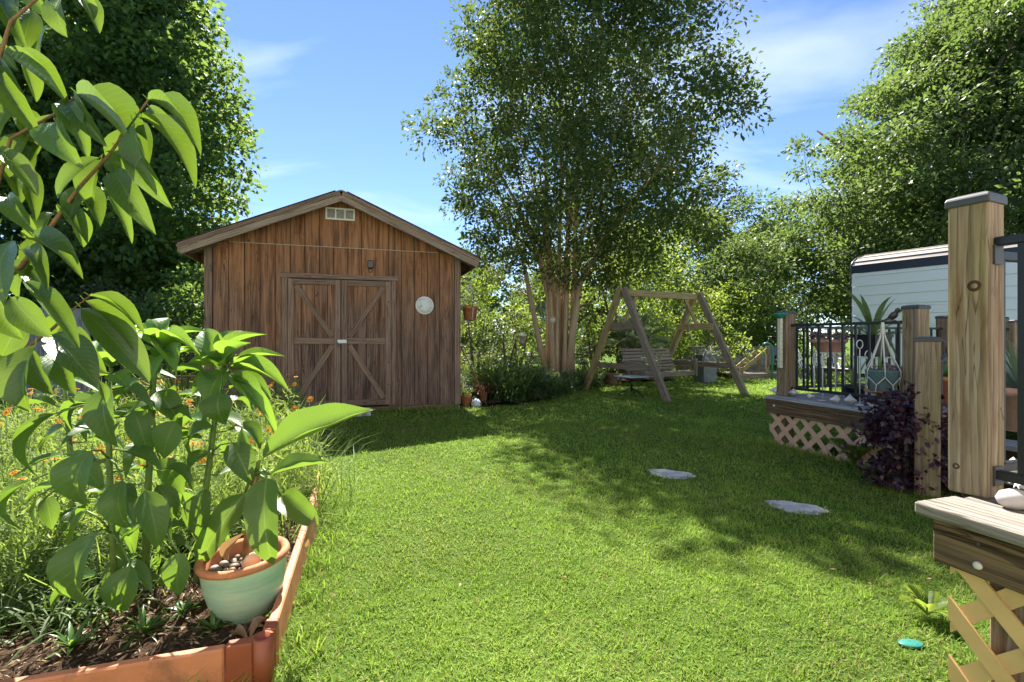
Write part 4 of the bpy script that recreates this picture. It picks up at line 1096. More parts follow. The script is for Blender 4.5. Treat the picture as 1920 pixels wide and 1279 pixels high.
# ------------------------------------------------------------------ swing frame
FL, FR = G(1252, 753), G(1397, 739)
bd = (FR - FL).normalized(); pd = Vector((bd.y, -bd.x, 0))
sp = 2.40; BL, BR = FL - pd * sp, FR - pd * sp
HT = 2.18
AL, AR = (FL + BL) / 2 + UP * HT, (FR + BR) / 2 + UP * HT
sw = thing('swing_frame', 'weathered timber A-frame for the garden swing on the lawn', 'swing frame', (FL + BR) / 2)
for foot, apex, m_, o_ in ((FL, AL, 'swing', 0), (BL, AL, 'swingyel', 1), (FR, AR, 'swing', 0), (BR, AR, 'swingyel', 1)):
    ap = apex + (pd * 0.06 if o_ == 0 else -pd * 0.06)
    mb = MB(); mb.beam(foot - UP * 0.02, ap + (ap - foot).normalized() * 0.03, 0.09, 0.135, pd); obj('leg', mb, M[m_], sw, 0.006)
mb = MB(); mb.beam(AL + bd * 0.05 - UP * 0.05, AR - bd * 0.05 - UP * 0.05, 0.09, 0.14); obj('top_beam', mb, M['swingyel'], sw, 0.006)
for ft, bk, ap, o_ in ((FL, BL, AL, -1), (FR, BR, AR, 1)):
    for t, ex, hh in ((0.66, 0.10, 0.14), (0.27, 0.14, 0.12)):
        a = ft.lerp(ap, t) ; b = bk.lerp(ap, t)
        side = bd * (-0.066 * o_ * (1 if o_ < 0 else 1))
        a, b = a + pd * 0.07 + side, b - pd * ex + side
        mb = MB(); mb.beam(a, b, 0.04, hh); obj('cross_brace', mb, M['swing' if t < 0.6 or o_ < 0 else 'swingyel'], sw, 0.005)
    k0 = ap - UP * 0.10 - bd * (0.42 * o_); k1 = ft.lerp(bk, 0.5) + UP * (HT * 0.66)
    mb = MB(); mb.beam(k0, k1 + UP * 0.02, 0.038, 0.085, pd.cross(bd)); obj('knee_brace', mb, M['swingyel'], sw, 0.004)
# the hanging bench
bc = (AL + AR) / 2; bc = Vector((bc.x, bc.y, 0)) - pd * 0.05
bw = 1.55
bench = thing('bench_swing', 'grey slatted bench hanging by chains under the timber frame', 'bench', bc + UP * 0.40)
def bp(u, v, z): return bc + bd * u + pd * v + UP * z      # u along, v to the front
seat = obj('seat', (lambda m: m.beam(bp(-bw / 2, 0.30, 0.40), bp(bw / 2, 0.30, 0.40), 0.035, 0.09))(MB()), M['bench'], bench, 0.004)
for k in range(5):
    mb = MB(); mb.beam(bp(-bw / 2, 0.24 - 0.105 * k, 0.455 - 0.012 * k), bp(bw / 2, 0.24 - 0.105 * k, 0.455 - 0.012 * k), 0.088, 0.022); obj('slat', mb, M['bench'], seat, 0.003)
back = obj('backrest', (lambda m: m.beam(bp(-bw / 2 + 0.1, -0.27, 0.38), bp(-bw / 2 + 0.1, -0.47, 0.93), 0.06, 0.035, bd))(MB()), M['bench'], bench, 0.003)
mb = MB(); mb.beam(bp(bw / 2 - 0.1, -0.27, 0.38), bp(bw / 2 - 0.1, -0.47, 0.93), 0.06, 0.035, bd); obj('back_upright', mb, M['bench'], back)
for k in range(7):
    t = (k + 0.4) / 7; mb = MB(); q = 0.025
    mb.beam(bp(-bw / 2, -0.27 - 0.20 * t + q, 0.46 + 0.50 * t), bp(bw / 2, -0.27 - 0.20 * t + q, 0.46 + 0.50 * t), 0.018, 0.056, (UP * 0.94 - pd * 0.34)); obj('slat', mb, M['bench'], back, 0.003)
for u in (-bw / 2 - 0.03, bw / 2 + 0.03):
    mb = MB(); mb.beam(bp(u, 0.33, 0.70), bp(u, -0.36, 0.66), 0.085, 0.03); obj('armrest', mb, M['bench'], bench, 0.004)
    mb = MB(); mb.beam(bp(u, 0.30, 0.34), bp(u, 0.30, 0.685), 0.04, 0.07, pd); obj('arm_support', mb, M['bench'], bench, 0.004)
    mb = MB(); mb.beam(bp(u, 0.32, 0.37), bp(u, -0.32, 0.36), 0.04, 0.08); obj('seat_rail', mb, M['bench'], bench, 0.004)
    for v in (0.30, -0.36):
        e = bc + bd * (u * 0.97); mb = MB(); mb.tube([bp(u, v, 0.72), Vector((e.x, e.y, HT - 0.55)) + pd * v * 0.25, Vector((e.x, e.y, HT - 0.11))], 0.007, 5); obj('chain', mb, plain('zinc_chain', (0.35, 0.35, 0.34), 0.5, 0.6) if 'zinc_chain' not in bpy.data.materials else bpy.data.materials['zinc_chain'], bench)
# side table
tc_ = G(1184, 742); tz = CH - (706 - HY) / F * tc_.y
tb = thing('side_table', 'small side table with pale blue top and black tripod legs by the swing', 'table', tc_)
mb = MB(); mb.box(tc_ + UP * tz, 0.50, 0.50, 0.022, 0.5); obj('table_top', mb, M['tabletop'], tb, 0.006)
mb = MB(); mb.tube([tc_ + UP * 0.10, tc_ + UP * (tz - 0.012)], 0.02, 8); obj('stem', mb, M['black'], tb)
for k in range(3):
    a = k * 2.094 + 0.6; e = Vector((math.cos(a), math.sin(a), 0))
    mb = MB(); mb.tube([tc_ + UP * 0.16 + e * 0.015, tc_ + UP * 0.10 + e * 0.12, tc_ + UP * 0.012 + e * 0.28], [0.013, 0.012, 0.011], 6); obj('leg', mb, M['black'], tb)
# things behind the swing
c = Vector((2.55, 12.35, 0)); pt = simple_pot('clay_pot', 'terracotta pot in the shrubs behind the blue-topped table', tuple(c), 0.17, 0.3, M['terra2']); tuft(pt, (c.x, c.y, 0.28), 50, 0.4, 0.03, M['lf_dark'], 0.06)
c = P(1322, 712, 13.0); c.z = 0
bx_ = thing('metal_planter', 'tall grey metal planter beside the bench swing', 'planter', c)
mb = MB(); mb.box(c + UP * 0.36, 0.42, 0.42, 0.72, 0.3); obj('planter_body', mb, plain('galvanised', (0.13, 0.145, 0.15), 0.6, 0.1, nscale=8, amt=0.3), bx_, 0.015)
mb = MB(); mb.box(c + UP * 0.725, 0.46, 0.46, 0.03, 0.3); obj('planter_rim', mb, bpy.data.materials['galvanised'], bx_, 0.006)
tuft(bx_, (c.x, c.y, 0.70), 90, 0.45, 0.02, plain('dry_foliage', (0.45, 0.42, 0.36), 0.9), 0.1, (0.1, 1.4), 0.7)
def frond_mesh(L, seed, n=26):
    """one palm frond along +x, arching, with two rows of leaflets"""
    r2 = random.Random(seed); vs, fs = [], []
    def axis(t): return Vector((L * (t - 0.18 * t ** 3), 0, L * (0.32 * t - 0.50 * t ** 2.2)))
    for i in range(n):
        t0_ = 0.12 + 0.88 * i / n
        p = axis(t0_)
        for sd in (-1, 1):
            l = 0.26 * L * math.sin(math.pi * (0.12 + 0.83 * i / n)) + 0.03
            d = Vector((0.55, sd * 0.85, 0.18 + r2.uniform(-0.05, 0.05))).normalized(); w = Vector((0.014, 0, 0))
            o = len(vs); vs += [p - w, p + w, p + d * l * 0.6 + w * 0.8 - UP * 0.0, p + d * l - UP * l * 0.15]; fs += [(o, o + 1, o + 2), (o, o + 2, o + 3)]
    for i in range(10):
        a, b = axis(i / 10), axis((i + 1) / 10); o = len(vs); w = 0.012 * (1 - 0.07 * i)
        vs += [a + Vector((0, -w, 0)), a + Vector((0, w, 0)), b + Vector((0, w * 0.9, 0)), b + Vector((0, -w * 0.9, 0)), a - UP * w, b - UP * w]
        fs += [(o, o + 1, o + 2, o + 3), (o, o + 3, o + 5, o + 4), (o + 1, o + 4, o + 5, o + 2)]
    me = bpy.data.meshes.new('frond'); me.from_pydata([tuple(v) for v in vs], [], fs)
    at = me.attributes.new('rnd', 'FLOAT', 'POINT'); at.data.foreach_set('value', [r2.random() for _ in vs])
    me.materials.append(M['lf_sago']); me.update(); return me
sg = P(1188, 660, 13.2); sgb = Vector((sg.x, sg.y, 0))
sago = thing('sago_palm', 'sago palm with arching feathery fronds behind the swing', 'palm', sgb)
mb = MB(); mb.lathe(sgb, [(0.20, 0), (0.24, 0.25), (0.20, 0.6), (0.22, 0.75), (0.10, 0.9)], 14); obj('trunk', mb, M['twig'], sago)
fms = [frond_mesh(1.35, k) for k in range(3)]
for k in range(26):
    a = k * 2.39996; el = 1.25 - 1.15 * (k / 25)
    inst('frond', fms[k % 3], sago, Matrix.Translation(sgb + UP * (0.80)) @ Matrix.Rotation(a, 4, 'Z') @ Matrix.Rotation(-el, 4, 'Y') @ Matrix.Scale(rnd.uniform(0.85, 1.1), 4))
mb = MB(); mb.lathe(sgb + UP * 0.86, [(0.08, 0), (0.11, 0.1), (0.05, 0.26), (0.01, 0.34)], 10); obj('crown_bud', mb, plain('bud_tan', (0.45, 0.26, 0.10), 0.8, nscale=30, amt=0.4), sago)

# wooden ramp, striped chairs, hose
q = G(1405, 706, 0.0)
ramp_ = thing('wooden_ramp', 'low grey wooden platform with sloping handrail beyond the swing', 'ramp', Vector((7.4, 14.4, 0)))
for k in range(9):
    mb = MB(); mb.beam((6.3, 13.9 + 0.148 * k, 0.14), (8.7, 14.3 + 0.148 * k, 0.14), 0.14, 0.035); obj('board', mb, M['ledge'], ramp_, 0.004)
mb = MB(); mb.beam((6.3, 13.84, 0.055), (8.7, 14.24, 0.055), 0.035, 0.13); obj('rim_joist', mb, M['bench'], ramp_)
for (a, b, w) in (((6.62, 13.98, 0.22), (7.45, 14.1, 0.86), 0.10), ((6.68, 14.6, 0.22), (7.52, 14.72, 0.86), 0.10)):
    mb = MB(); mb.beam(a, b, 0.05, w); obj('handrail', mb, M['swingyel'], ramp_, 0.004)
    for e, hh in ((a, 0.34), (b, 0.95)):
        mb = MB(); mb.beam((e[0], e[1], 0.16), (e[0], e[1], hh), 0.09, 0.09); obj('handrail_post', mb, M['post'], ramp_, 0.004)
for k in range(3):
    mb = MB(); mb.box((6.8 + 0.2 * k, 15.6 + 0.1 * k, 0.16 + 0.30 * k), 3.0, 0.5, 0.30, 0.16); tag(obj('timber_step', mb, M['fence'] if k else M['bench'], None, 0.01), ['lowest grey timber step behind the wooden ramp', 'middle grey timber step behind the wooden ramp', 'top grey timber step behind the wooden ramp'][k], 'step', 'timber steps behind the ramp')
def stripe_mat():
    m, N, L, bs = new_mat('striped_sling')
    tc = N.new('ShaderNodeTexCoord'); sp_ = N.new('ShaderNodeSeparateXYZ'); L.new(tc.outputs['UV'], sp_.inputs[0])
    mm = N.new('ShaderNodeMath'); mm.operation = 'MULTIPLY'; mm.inputs[1].default_value = 15; L.new(sp_.outputs['Y'], mm.inputs[0])
    fr = N.new('ShaderNodeMath'); fr.operation = 'FRACT'; L.new(mm.outputs[0], fr.inputs[0])
    r = ramp(N, [(0.5, (0.04, 0.07, 0.16)), (0.52, (0.66, 0.66, 0.64))]); L.new(fr.outputs[0], r.inputs[0]); L.new(r.outputs[0], bs.inputs['Base Color']); bs.inputs['Roughness'].default_value = 0.9
    return m
M['stripe'] = stripe_mat()
def lounge(c, rz, label):
    t = thing('striped_chair', label, 'chair', c, 0, 'striped chairs on the far lawn')
    R = Matrix.Rotation(rz, 3, 'Z'); X, Y = R @ Vector((1, 0, 0)), R @ Vector((0, 1, 0)); c = Vector(c)
    mb = MB(); mb.beam(c + UP * 0.36 + Y * 0.22, c + UP * 1.02 - Y * 0.12, 0.56, 0.012, Y); obj('backrest', mb, M['stripe'], t)
    mb = MB(); mb.beam(c + UP * 0.36 + Y * 0.22, c + UP * 0.40 + Y * 0.72, 0.56, 0.012); obj('seat', mb, M['stripe'], t)
    for s_ in (-0.3, 0.3):
        for a, b in ((Vector((0, 0.70, 0)), Vector((0, 0.10, 0.62))), (Vector((0, 0.05, 0)), Vector((0, 0.62, 0.62)))):
            mb = MB(); mb.tube([c + X * s_ + Y * a.y + UP * a.z, c + X * s_ + Y * b.y + UP * b.z], 0.014, 6); obj('leg', mb, M['white'], t)
        mb = MB(); mb.tube([c + X * s_ + UP * 0.36 + Y * 0.22, c + X * s_ + UP * 1.05 - Y * 0.13], 0.014, 6); obj('back_frame', mb, M['white'], t)
        mb = MB(); mb.beam(c + X * s_ + Y * 0.05 + UP * 0.63, c + X * s_ + Y * 0.62 + UP * 0.63, 0.05, 0.025); obj('armrest', mb, M['white'], t)
lounge((7.65, 13.3, 0), math.radians(195), 'blue and white striped folding chair beside the ramp handrail')
lounge((8.75, 13.6, 0), math.radians(160), 'blue and white striped folding chair seen under the flower trough')
mb = MB(); mb.tube([(7.05, 13.6, 1.0), (7.18, 13.6, 1.05), (7.3, 13.6, 0.98), (7.33, 13.6, 0.7), (7.3, 13.6, 0.0)], 0.03, 7); tag(obj('garden_hose', mb, M['tealplastic'], None), 'teal garden hose looped over a stake beside the ramp', 'hose')
# disc thermometer on the trunk and the feeder
tp = P(1036, 600, 12.0)
mb = MB(); mb.lathe(tp, [(0.075, 0), (0.08, 0.01), (0.075, 0.03), (0.02, 0.035)], 18, axis=Vector((-0.1, -1, 0.1))); tag(obj('disc_ornament', mb, M['clear'], None), 'small pale disc fixed to one of the tan trunks', 'ornament')
fp = P(979, 636, 11.6)
fd_ = thing('bird_feeder', 'clear tube bird feeder with dark base hanging left of the tan trunks', 'bird feeder', fp - UP * 0.16)
mb = MB(); mb.lathe(fp - UP * 0.13, [(0.065, 0), (0.07, 0.03), (0.065, 0.20), (0.06, 0.20)], 14); obj('seed_tube', mb, plain('seed_tube', (0.34, 0.24, 0.16), 0.3, nscale=40, amt=0.3), fd_)
mb = MB(); mb.lathe(fp - UP * 0.16, [(0.09, 0), (0.10, 0.012), (0.07, 0.028)], 14); obj('tray', mb, M['tealplastic'], fd_)
mb = MB(); mb.lathe(fp + UP * 0.072, [(0.085, 0), (0.06, 0.05), (0.01, 0.08)], 14); obj('lid', mb, M['white'], fd_)
mb = MB(); mb.tube([fp + UP * 0.15, fp + UP * 0.55, fp + Vector((0.1, 0.2, 1.2))], 0.004, 4); obj('hanger', mb, M['black'], fd_)

# liriope and low plants along the mulch bed, each clump its own
lab = ['broad clump of dark strappy leaves at the foot of the tan trunks', 'tall dark leafy clump between the clay pots and the tan trunks']
edge = [(-0.42, 9.35, .75), (-0.05, 9.0, .62), (0.22, 9.25, .68), (0.5, 9.55, .6), (0.0, 9.8, .85), (0.42, 10.3, .7), (0.85, 10.0, .42), (0.95, 10.5, .45), (1.15, 10.9, .42), (1.4, 11.2, .4), (1.05, 11.5, .4), (1.6, 11.6, .42), (1.8, 12.0, .45), (2.1, 12.4, .5), (0.6, 11.4, .5), (-0.7, 9.9, .7)]
for i, (x, y, h) in enumerate(edge):
    t = thing('strappy_plant', 'clump of dark strappy leaves edging the mulch bed under the tan trunks' if h < 0.55 else 'tall bushy clump of dark narrow leaves between shed and tan trunks', 'plant', (x, y, 0.05), 0, 'low clumps along the tree bed' if h < 0.55 else 'tall clumps by the shed end of the tree bed')
    tuft(t, (x, y, 0.04), 420, h * 1.15, 0.02 if h < .55 else 0.026, M['lf_liriope'], 0.14, (0.05, 0.75), 0.55)
    if h > 0.55:
        V, FA, rn = crown([((x, y, h * 0.55), h * 0.36), ((x + .1, y - .05, h * .35), h * 0.34), ((x - .1, y, h * .72), h * 0.24)], 900, 0.075, 0.35, 1.0, 0.3); fobj('leaves', V, FA, M['lf_shrub'], t, (x, y, 0.05), {'rnd': rn}, kind='stuff')
for i, (x, y) in enumerate(((0.55, 9.15), (0.75, 9.6), (-1.0, 10.6))):
    bush('flowering_clump', ['low white-flecked clump at the lawn edge of the tree bed', 'low clump of silvery leaves nearer the tan trunks', 'pale yellow-green clump behind the leaning pole'][i], x, y, 0.35 if i < 2 else 0.6, 0.28, 14, 0.05, M['lf_liriope' if i < 2 else 'lf_yellow'], 90 + i, 0.03, 800, 0.1, 0.18, cat='plant', z0=0.04)

# ------------------------------------------------------------------ stepping stones in the lawn
for i, (x, y, rx, ry, a) in enumerate(STONES):
    n = 22; ring = []
    for k in range(n):
        th_ = 2 * math.pi * k / n; q = 1 + 0.10 * math.sin(3 * th_) + 0.08 * math.sin(7 * th_ + 1)
        u, v = rx * q * math.cos(th_), ry * q * math.sin(th_)
        ring.append((u * math.cos(a) - v * math.sin(a), u * math.sin(a) + v * math.cos(a)))
    mb = MB(); mb.prism(ring, (x, y, -0.03), Vector((1, 0, 0)), Vector((0, 1, 0)), UP, 0.034)
    tag(obj('stepping_stone', mb, M['concrete'], None, 0.008, seg=2), ['pale stepping stone in the lawn nearer the shed', 'pale stepping stone in the lawn between the others', 'pale stepping stone at the foot of the deck'][i], 'stone', 'stepping stones across the lawn')
c = G(1708, 1210)
mb = MB(); mb.lathe((c.x, c.y, 0.001), [(0.036, 0), (0.04, 0.006), (0.034, 0.010), (0.01, 0.0105)], 18, 1.2, 0.7); tag(obj('sprinkler_cover', mb, M['tealplastic'], None), 'flat teal plastic disc lying in the grass by the deck', 'disc')

# ------------------------------------------------------------------ deck
DZ = 0.54                                             # top of the lower deck
deck = thing('wooden_deck', 'grey board deck with dark fascia and tan lattice skirt', 'deck', AB(6, 3.5))
def board(nm, p0, p1, w, h, mat, parent, bev=0.003, up=UP):
    m_ = MB(); m_.beam(p0, p1, w, h, up); return obj(nm, m_, mat, parent, bev)
DL, DF, DN = 4.30, 4.40, 2.90                         # left edge, far edge, near edge of the projecting part
board('ledge_board', AB(DL + 0.06, DN, DZ - 0.018), AB(DL + 0.06, DF, DZ - 0.018), 0.14, 0.036, M['deck'], deck)
k = 0; a = DL + 0.205
while a < 9.0:
    board('deck_board', AB(a, DN if a < 5.0 else -1.5, DZ - 0.018 - (0.0 if a < 5.0 else 0.0)), AB(a, DF, DZ - 0.018), 0.138, 0.034, M['deck'], deck); a += 0.1445
board('fascia', AB(DL + 0.022, DN, DZ - 0.115), AB(DL + 0.022, DF, DZ - 0.115), 0.038, 0.155, M['fascia'], deck)
board('fascia', AB(DL + 0.05, DF + 0.0, DZ - 0.115), AB(9.0, DF, DZ - 0.115), 0.038, 0.155, M['fascia'], deck)
board('fascia', AB(DL + 0.05, DN, DZ - 0.115), AB(5.0, DN, DZ - 0.115), 0.038, 0.155, M['fascia'], deck)
for b in (DF - 0.12, DN + 0.1): board('support_post', AB(DL + 0.14, b, -0.1), AB(DL + 0.14, b, DZ - 0.2), 0.14, 0.14, M['post'], deck, 0.005, E2)
for b in (0.0, 1.5, 4.3):
    board('support_post', AB(6.6, b, -0.1), AB(6.6, b, DZ - 0.04), 0.14, 0.14, M['post'], deck, 0.005, E2)
mb = MB(); mb.lathe(AB(DL + 0.002, DF - 0.12, DZ - 0.105), [(0.013, 0), (0.011, 0.006), (0.003, 0.009)], 10, axis=-E1); obj('carriage_bolt', mb, M['wire'], deck)

def lattice(parent, o, ux, un, L, H, mat, w=0.052, pitch=0.135, t=0.009):
    """diagonal slats clipped to a rectangle: two crossed layers, every slat its own piece"""
    lt = obj('lattice', (lambda m: m.beam(o + UP * 0.014 - un * 0.012, o + ux * L + UP * 0.014 - un * 0.012, 0.012, 0.028))(MB()), mat, parent)
    def clip(poly, f):
        out = []
        for i in range(len(poly)):
            p, q = poly[i], poly[(i + 1) % len(poly)]; a_, b_ = f(p), f(q)
            if a_ >= 0: out.append(p)
            if (a_ >= 0) != (b_ >= 0):
                t_ = a_ / (a_ - b_); out.append((p[0] + (q[0] - p[0]) * t_, p[1] + (q[1] - p[1]) * t_))
        return out
    st = pitch * math.sqrt(2); hw = w / math.sqrt(2)
    for lay, sg in ((0, 1), (1, -1)):
        c0 = -H - st if sg > 0 else -st
        while c0 < L + H + st:
            if sg > 0: pl = [(c0 - hw, 0), (c0 + hw, 0), (c0 + hw + H, H), (c0 - hw + H, H)]
            else: pl = [(c0 - hw, 0), (c0 + hw, 0), (c0 + hw - H, H), (c0 - hw - H, H)]
            for f in (lambda p: p[0], lambda p: L - p[0]): pl = clip(pl, f) if len(pl) >= 3 else pl
            if len(pl) >= 3:
                ar = abs(sum(pl[i][0] * pl[(i + 1) % len(pl)][1] - pl[(i + 1) % len(pl)][0] * pl[i][1] for i in range(len(pl)))) / 2
                if ar > 1e-4:
                    m_ = MB(); m_.prism(pl, o + un * (lay * t + 0.0005 * lay), ux, UP, un, t); obj('slat', m_, mat, lt)
            c0 += st
lattice(deck, AB(DL + 0.045, DF - 0.03, 0.0), -E2, -E1, DF - DN - 0.05, DZ - 0.19, M['lattice'])
# stairs down to the lawn
for k in range(2):
    z = DZ * (2 - k) / 3
    board('stair_tread', AB(4.72 - 0.30 * k, 1.75, z), AB(4.72 - 0.30 * k, 2.80, z), 0.29, 0.036, M['deck'], deck)
    board('stair_riser', AB(4.86 - 0.30 * k, 1.75, z - 0.09), AB(4.86 - 0.30 * k, 2.80, z - 0.09), 0.02, 0.145, M['fascia'], deck)

# posts with caps, and railings
def rail_post(nm, label, p, z0, z1, w, rot, capmat='cap', group='deck posts'):
    t = thing(nm, label, 'post', (p.x, p.y, z0), 0, group)
    ax = Matrix.Rotation(rot, 3, 'Z') @ E1
    m_ = MB(); m_.beam((p.x, p.y, z0), (p.x, p.y, z1), w, w, ax); obj('post_body', m_, M['post'], t, 0.007, seg=2)
    ay = UP.cross(ax); c_ = Vector((p.x, p.y, z1)); h = w / 2 + 0.006
    m_ = MB(); vs = []
    for sc, z in ((1, -0.012), (1, 0.010), (0.93, 0.019), (0.55, 0.027)):
        vs += [c_ + ax * (h * sc * i) + ay * (h * sc * j) + UP * z for i, j in ((-1, -1), (1, -1), (1, 1), (-1, 1))]
    fs = [(3, 2, 1, 0), (12, 13, 14, 15)] + [(4 * r + k, 4 * r + (k + 1) % 4, 4 * r + 4 + (k + 1) % 4, 4 * r + 4 + k) for r in range(3) for k in range(4)]
    m_.add(vs, fs); obj('post_cap', m_, M[capmat], t, 0.004, seg=2)
    return t
P1, P2 = AB(DL + 0.17, DF - 0.12), AB(DL + 0.24, DN + 0.10)
rail_post('deck_post', 'weathered deck post carrying the green-topped rain gauge', P1, DZ, 1.455, 0.135, 0.05)
rail_post('deck_post', 'weathered deck post beside the perched metal bird', P2, DZ, 1.44, 0.135, 0.0)
NW = AB(4.06, 2.60)
rail_post('newel_post', 'split grain stair post standing on the lawn beside the purple shrub', NW, -0.1, 1.165, 0.15, 0.55)
P3, P4 = AB(7.03, DF - 0.1), AB(8.30, DF - 0.1)
rail_post('deck_post', 'dark weathered deck post behind the stair rail', P3, DZ, 1.44, 0.135, 0.0)
rail_post('deck_post', 'dark weathered deck post behind the fluted clay pot', P4, DZ, 1.40, 0.135, 0.0)
def railing(label, A, B, z0, z1, n, ends=0.07, group='black metal railings'):
    d = (B - A).normalized(); A, B = A + d * ends, B - d * ends
    t = thing('metal_railing', label, 'railing', (A + B) / 2 + UP * z0, 0, group)
    for z in (z0, z1):
        m_ = MB(); m_.beam(A + UP * z, B + UP * z, 0.030, 0.028); obj('rail', m_, M['black'], t, 0.003)
    L = (B - A).length
    for k in range(n):
        q = A + d * (L * (k + 0.5) / n); m_ = MB(); m_.beam(q + UP * (z0 + 0.012), q + UP * (z1 - 0.012), 0.018, 0.018, d); obj('baluster', m_, M['black'], t)
    return t
railing('black metal railing along the deck edge above the white shells', P1, P2, DZ + 0.09, DZ + 0.78, 9)
railing('black metal railing across the far side of the deck behind the planters', P1, P3, DZ + 0.09, DZ + 0.76, 20)
railing('black metal railing between the two dark far deck posts', P3, P4, DZ + 0.09, DZ + 0.76, 9)
t = thing('stair_handrail', 'black stair handrail sloping up from the stair post', 'handrail', NW + UP * 0.3, 0)
ha, hb = NW + E1 * 0.07, AB(5.0, 2.62)
for z0, z1 in ((0.98, 1.34), (0.22, 0.62)):
    mb = MB(); mb.beam(ha + UP * z0, hb + UP * z1, 0.035, 0.03); obj('rail', mb, M['black'], t, 0.003)
for k in range(6):
    q = ha.lerp(hb, (k + 0.5) / 6); e = (k + 0.5) / 6
    mb = MB(); mb.beam(q + UP * (0.235 + 0.4 * e), q + UP * (0.965 + 0.36 * e), 0.018, 0.018, E1); obj('baluster', mb, M['black'], t)

# ------------------------------------------------------------------ near platform
NZ = 0.68
C0a, C0b = 1.61, 1.07
near = thing('deck_platform', 'raised deck corner with pale ledge board, dark fascia and tan lattice', 'deck', AB(2.2, 0.2))
nq = [(C0a, -2.0), (C0a, C0b), (C0a + 0.0, C0b)]
board('ledge_board', AB(C0a + 0.09, -2.0, NZ - 0.019), AB(C0a + 0.09, C0b, NZ - 0.019), 0.18, 0.038, M['ledge'], near, 0.006)
a = C0a + 0.26
while a < 4.8:
    board('deck_board', AB(a, -2.0, NZ - 0.019), AB(a, C0b - 0.02, NZ - 0.019), 0.14, 0.036, M['ledge'] if a < 2.4 else M['deck'], near); a += 0.146
board('fascia', AB(C0a + 0.045, -2.0, NZ - 0.105), AB(C0a + 0.045, C0b - 0.035, NZ - 0.105), 0.038, 0.13, M['fascia'], near, 0.005)
board('fascia', AB(C0a + 0.066, C0b - 0.055, NZ - 0.105), AB(4.8, C0b - 0.055, NZ - 0.105), 0.038, 0.13, M['fascia'], near, 0.005)
mb = MB(); q = AB(C0a + 0.026, C0b - 0.15, NZ - 0.135); mb.lathe(q, [(0.011, 0), (0.011, 0.004), (0.009, 0.009), (0.003, 0.011)], 14, axis=-E1); obj('carriage_bolt', mb, M['shell'], near)
for q in (AB(C0a + 0.0255, C0b - 0.15, NZ - 0.075), AB(C0a + 0.0255, C0b - 0.42, NZ - 0.09)):
    mb = MB(); mb.lathe(q, [(0.005, 0), (0.005, 0.002), (0.002, 0.003)], 8, axis=-E1); obj('screw', mb, M['cap'], near)
board('support_post', AB(C0a + 0.16, C0b - 0.20, -0.1), AB(C0a + 0.16, C0b - 0.20, NZ - 0.172), 0.13, 0.13, M['post'], near, 0.006, E2)
lattice(near, AB(C0a + 0.078, C0b - 0.055, 0.02), -E2, -E1, 1.5, NZ - 0.195, M['lattice_near'], 0.047, 0.125, 0.008)
PN = AB(C0a + 0.165, C0b - 0.13)
PN = P(1829, 700, 1.565); PN.z = 0
npt = rail_post('deck_post', 'thick golden deck post with knot and grey cap on the raised platform', PN, NZ, 1.615, 0.104, math.radians(8))
# knot and crack on its broad face
kax = Matrix.Rotation(math.radians(8), 3, 'Z') @ E1
kp = PN - kax * 0.0515
for zz, off, rr in ((1.345, 0.018, 0.017), (0.765, -0.028, 0.009)):
    mb = MB(); mb.lathe(kp + UP.cross(kax) * -off + UP * zz, [(rr, -0.002), (rr * 1.05, 0.0015), (rr * 0.6, 0.001), (0.001, -0.001)], 14, axis=-kax); obj('knot', mb, plain('knot_wood', (0.07, 0.03, 0.012), 0.9, nscale=60, amt=0.5) if 'knot_wood' not in bpy.data.materials else bpy.data.materials['knot_wood'], npt)
t = railing('black metal railing running forward from the golden deck post', PN, PN - E2 * 1.9, NZ + 0.075, NZ + 0.80, 14, 0.055)
t2 = railing('black metal railing running from the golden deck post across the platform', PN, PN + E1 * 2.6, NZ + 0.075, NZ + 0.77, 19, 0.055)
for z in (NZ + 0.79, NZ + 0.10):
    mb = MB(); q = PN - E2 * 0.058 + UP * (z - 0.03); mb.box(q, 0.04, 0.008, 0.06, GA); obj('bracket', mb, M['cap'], t)

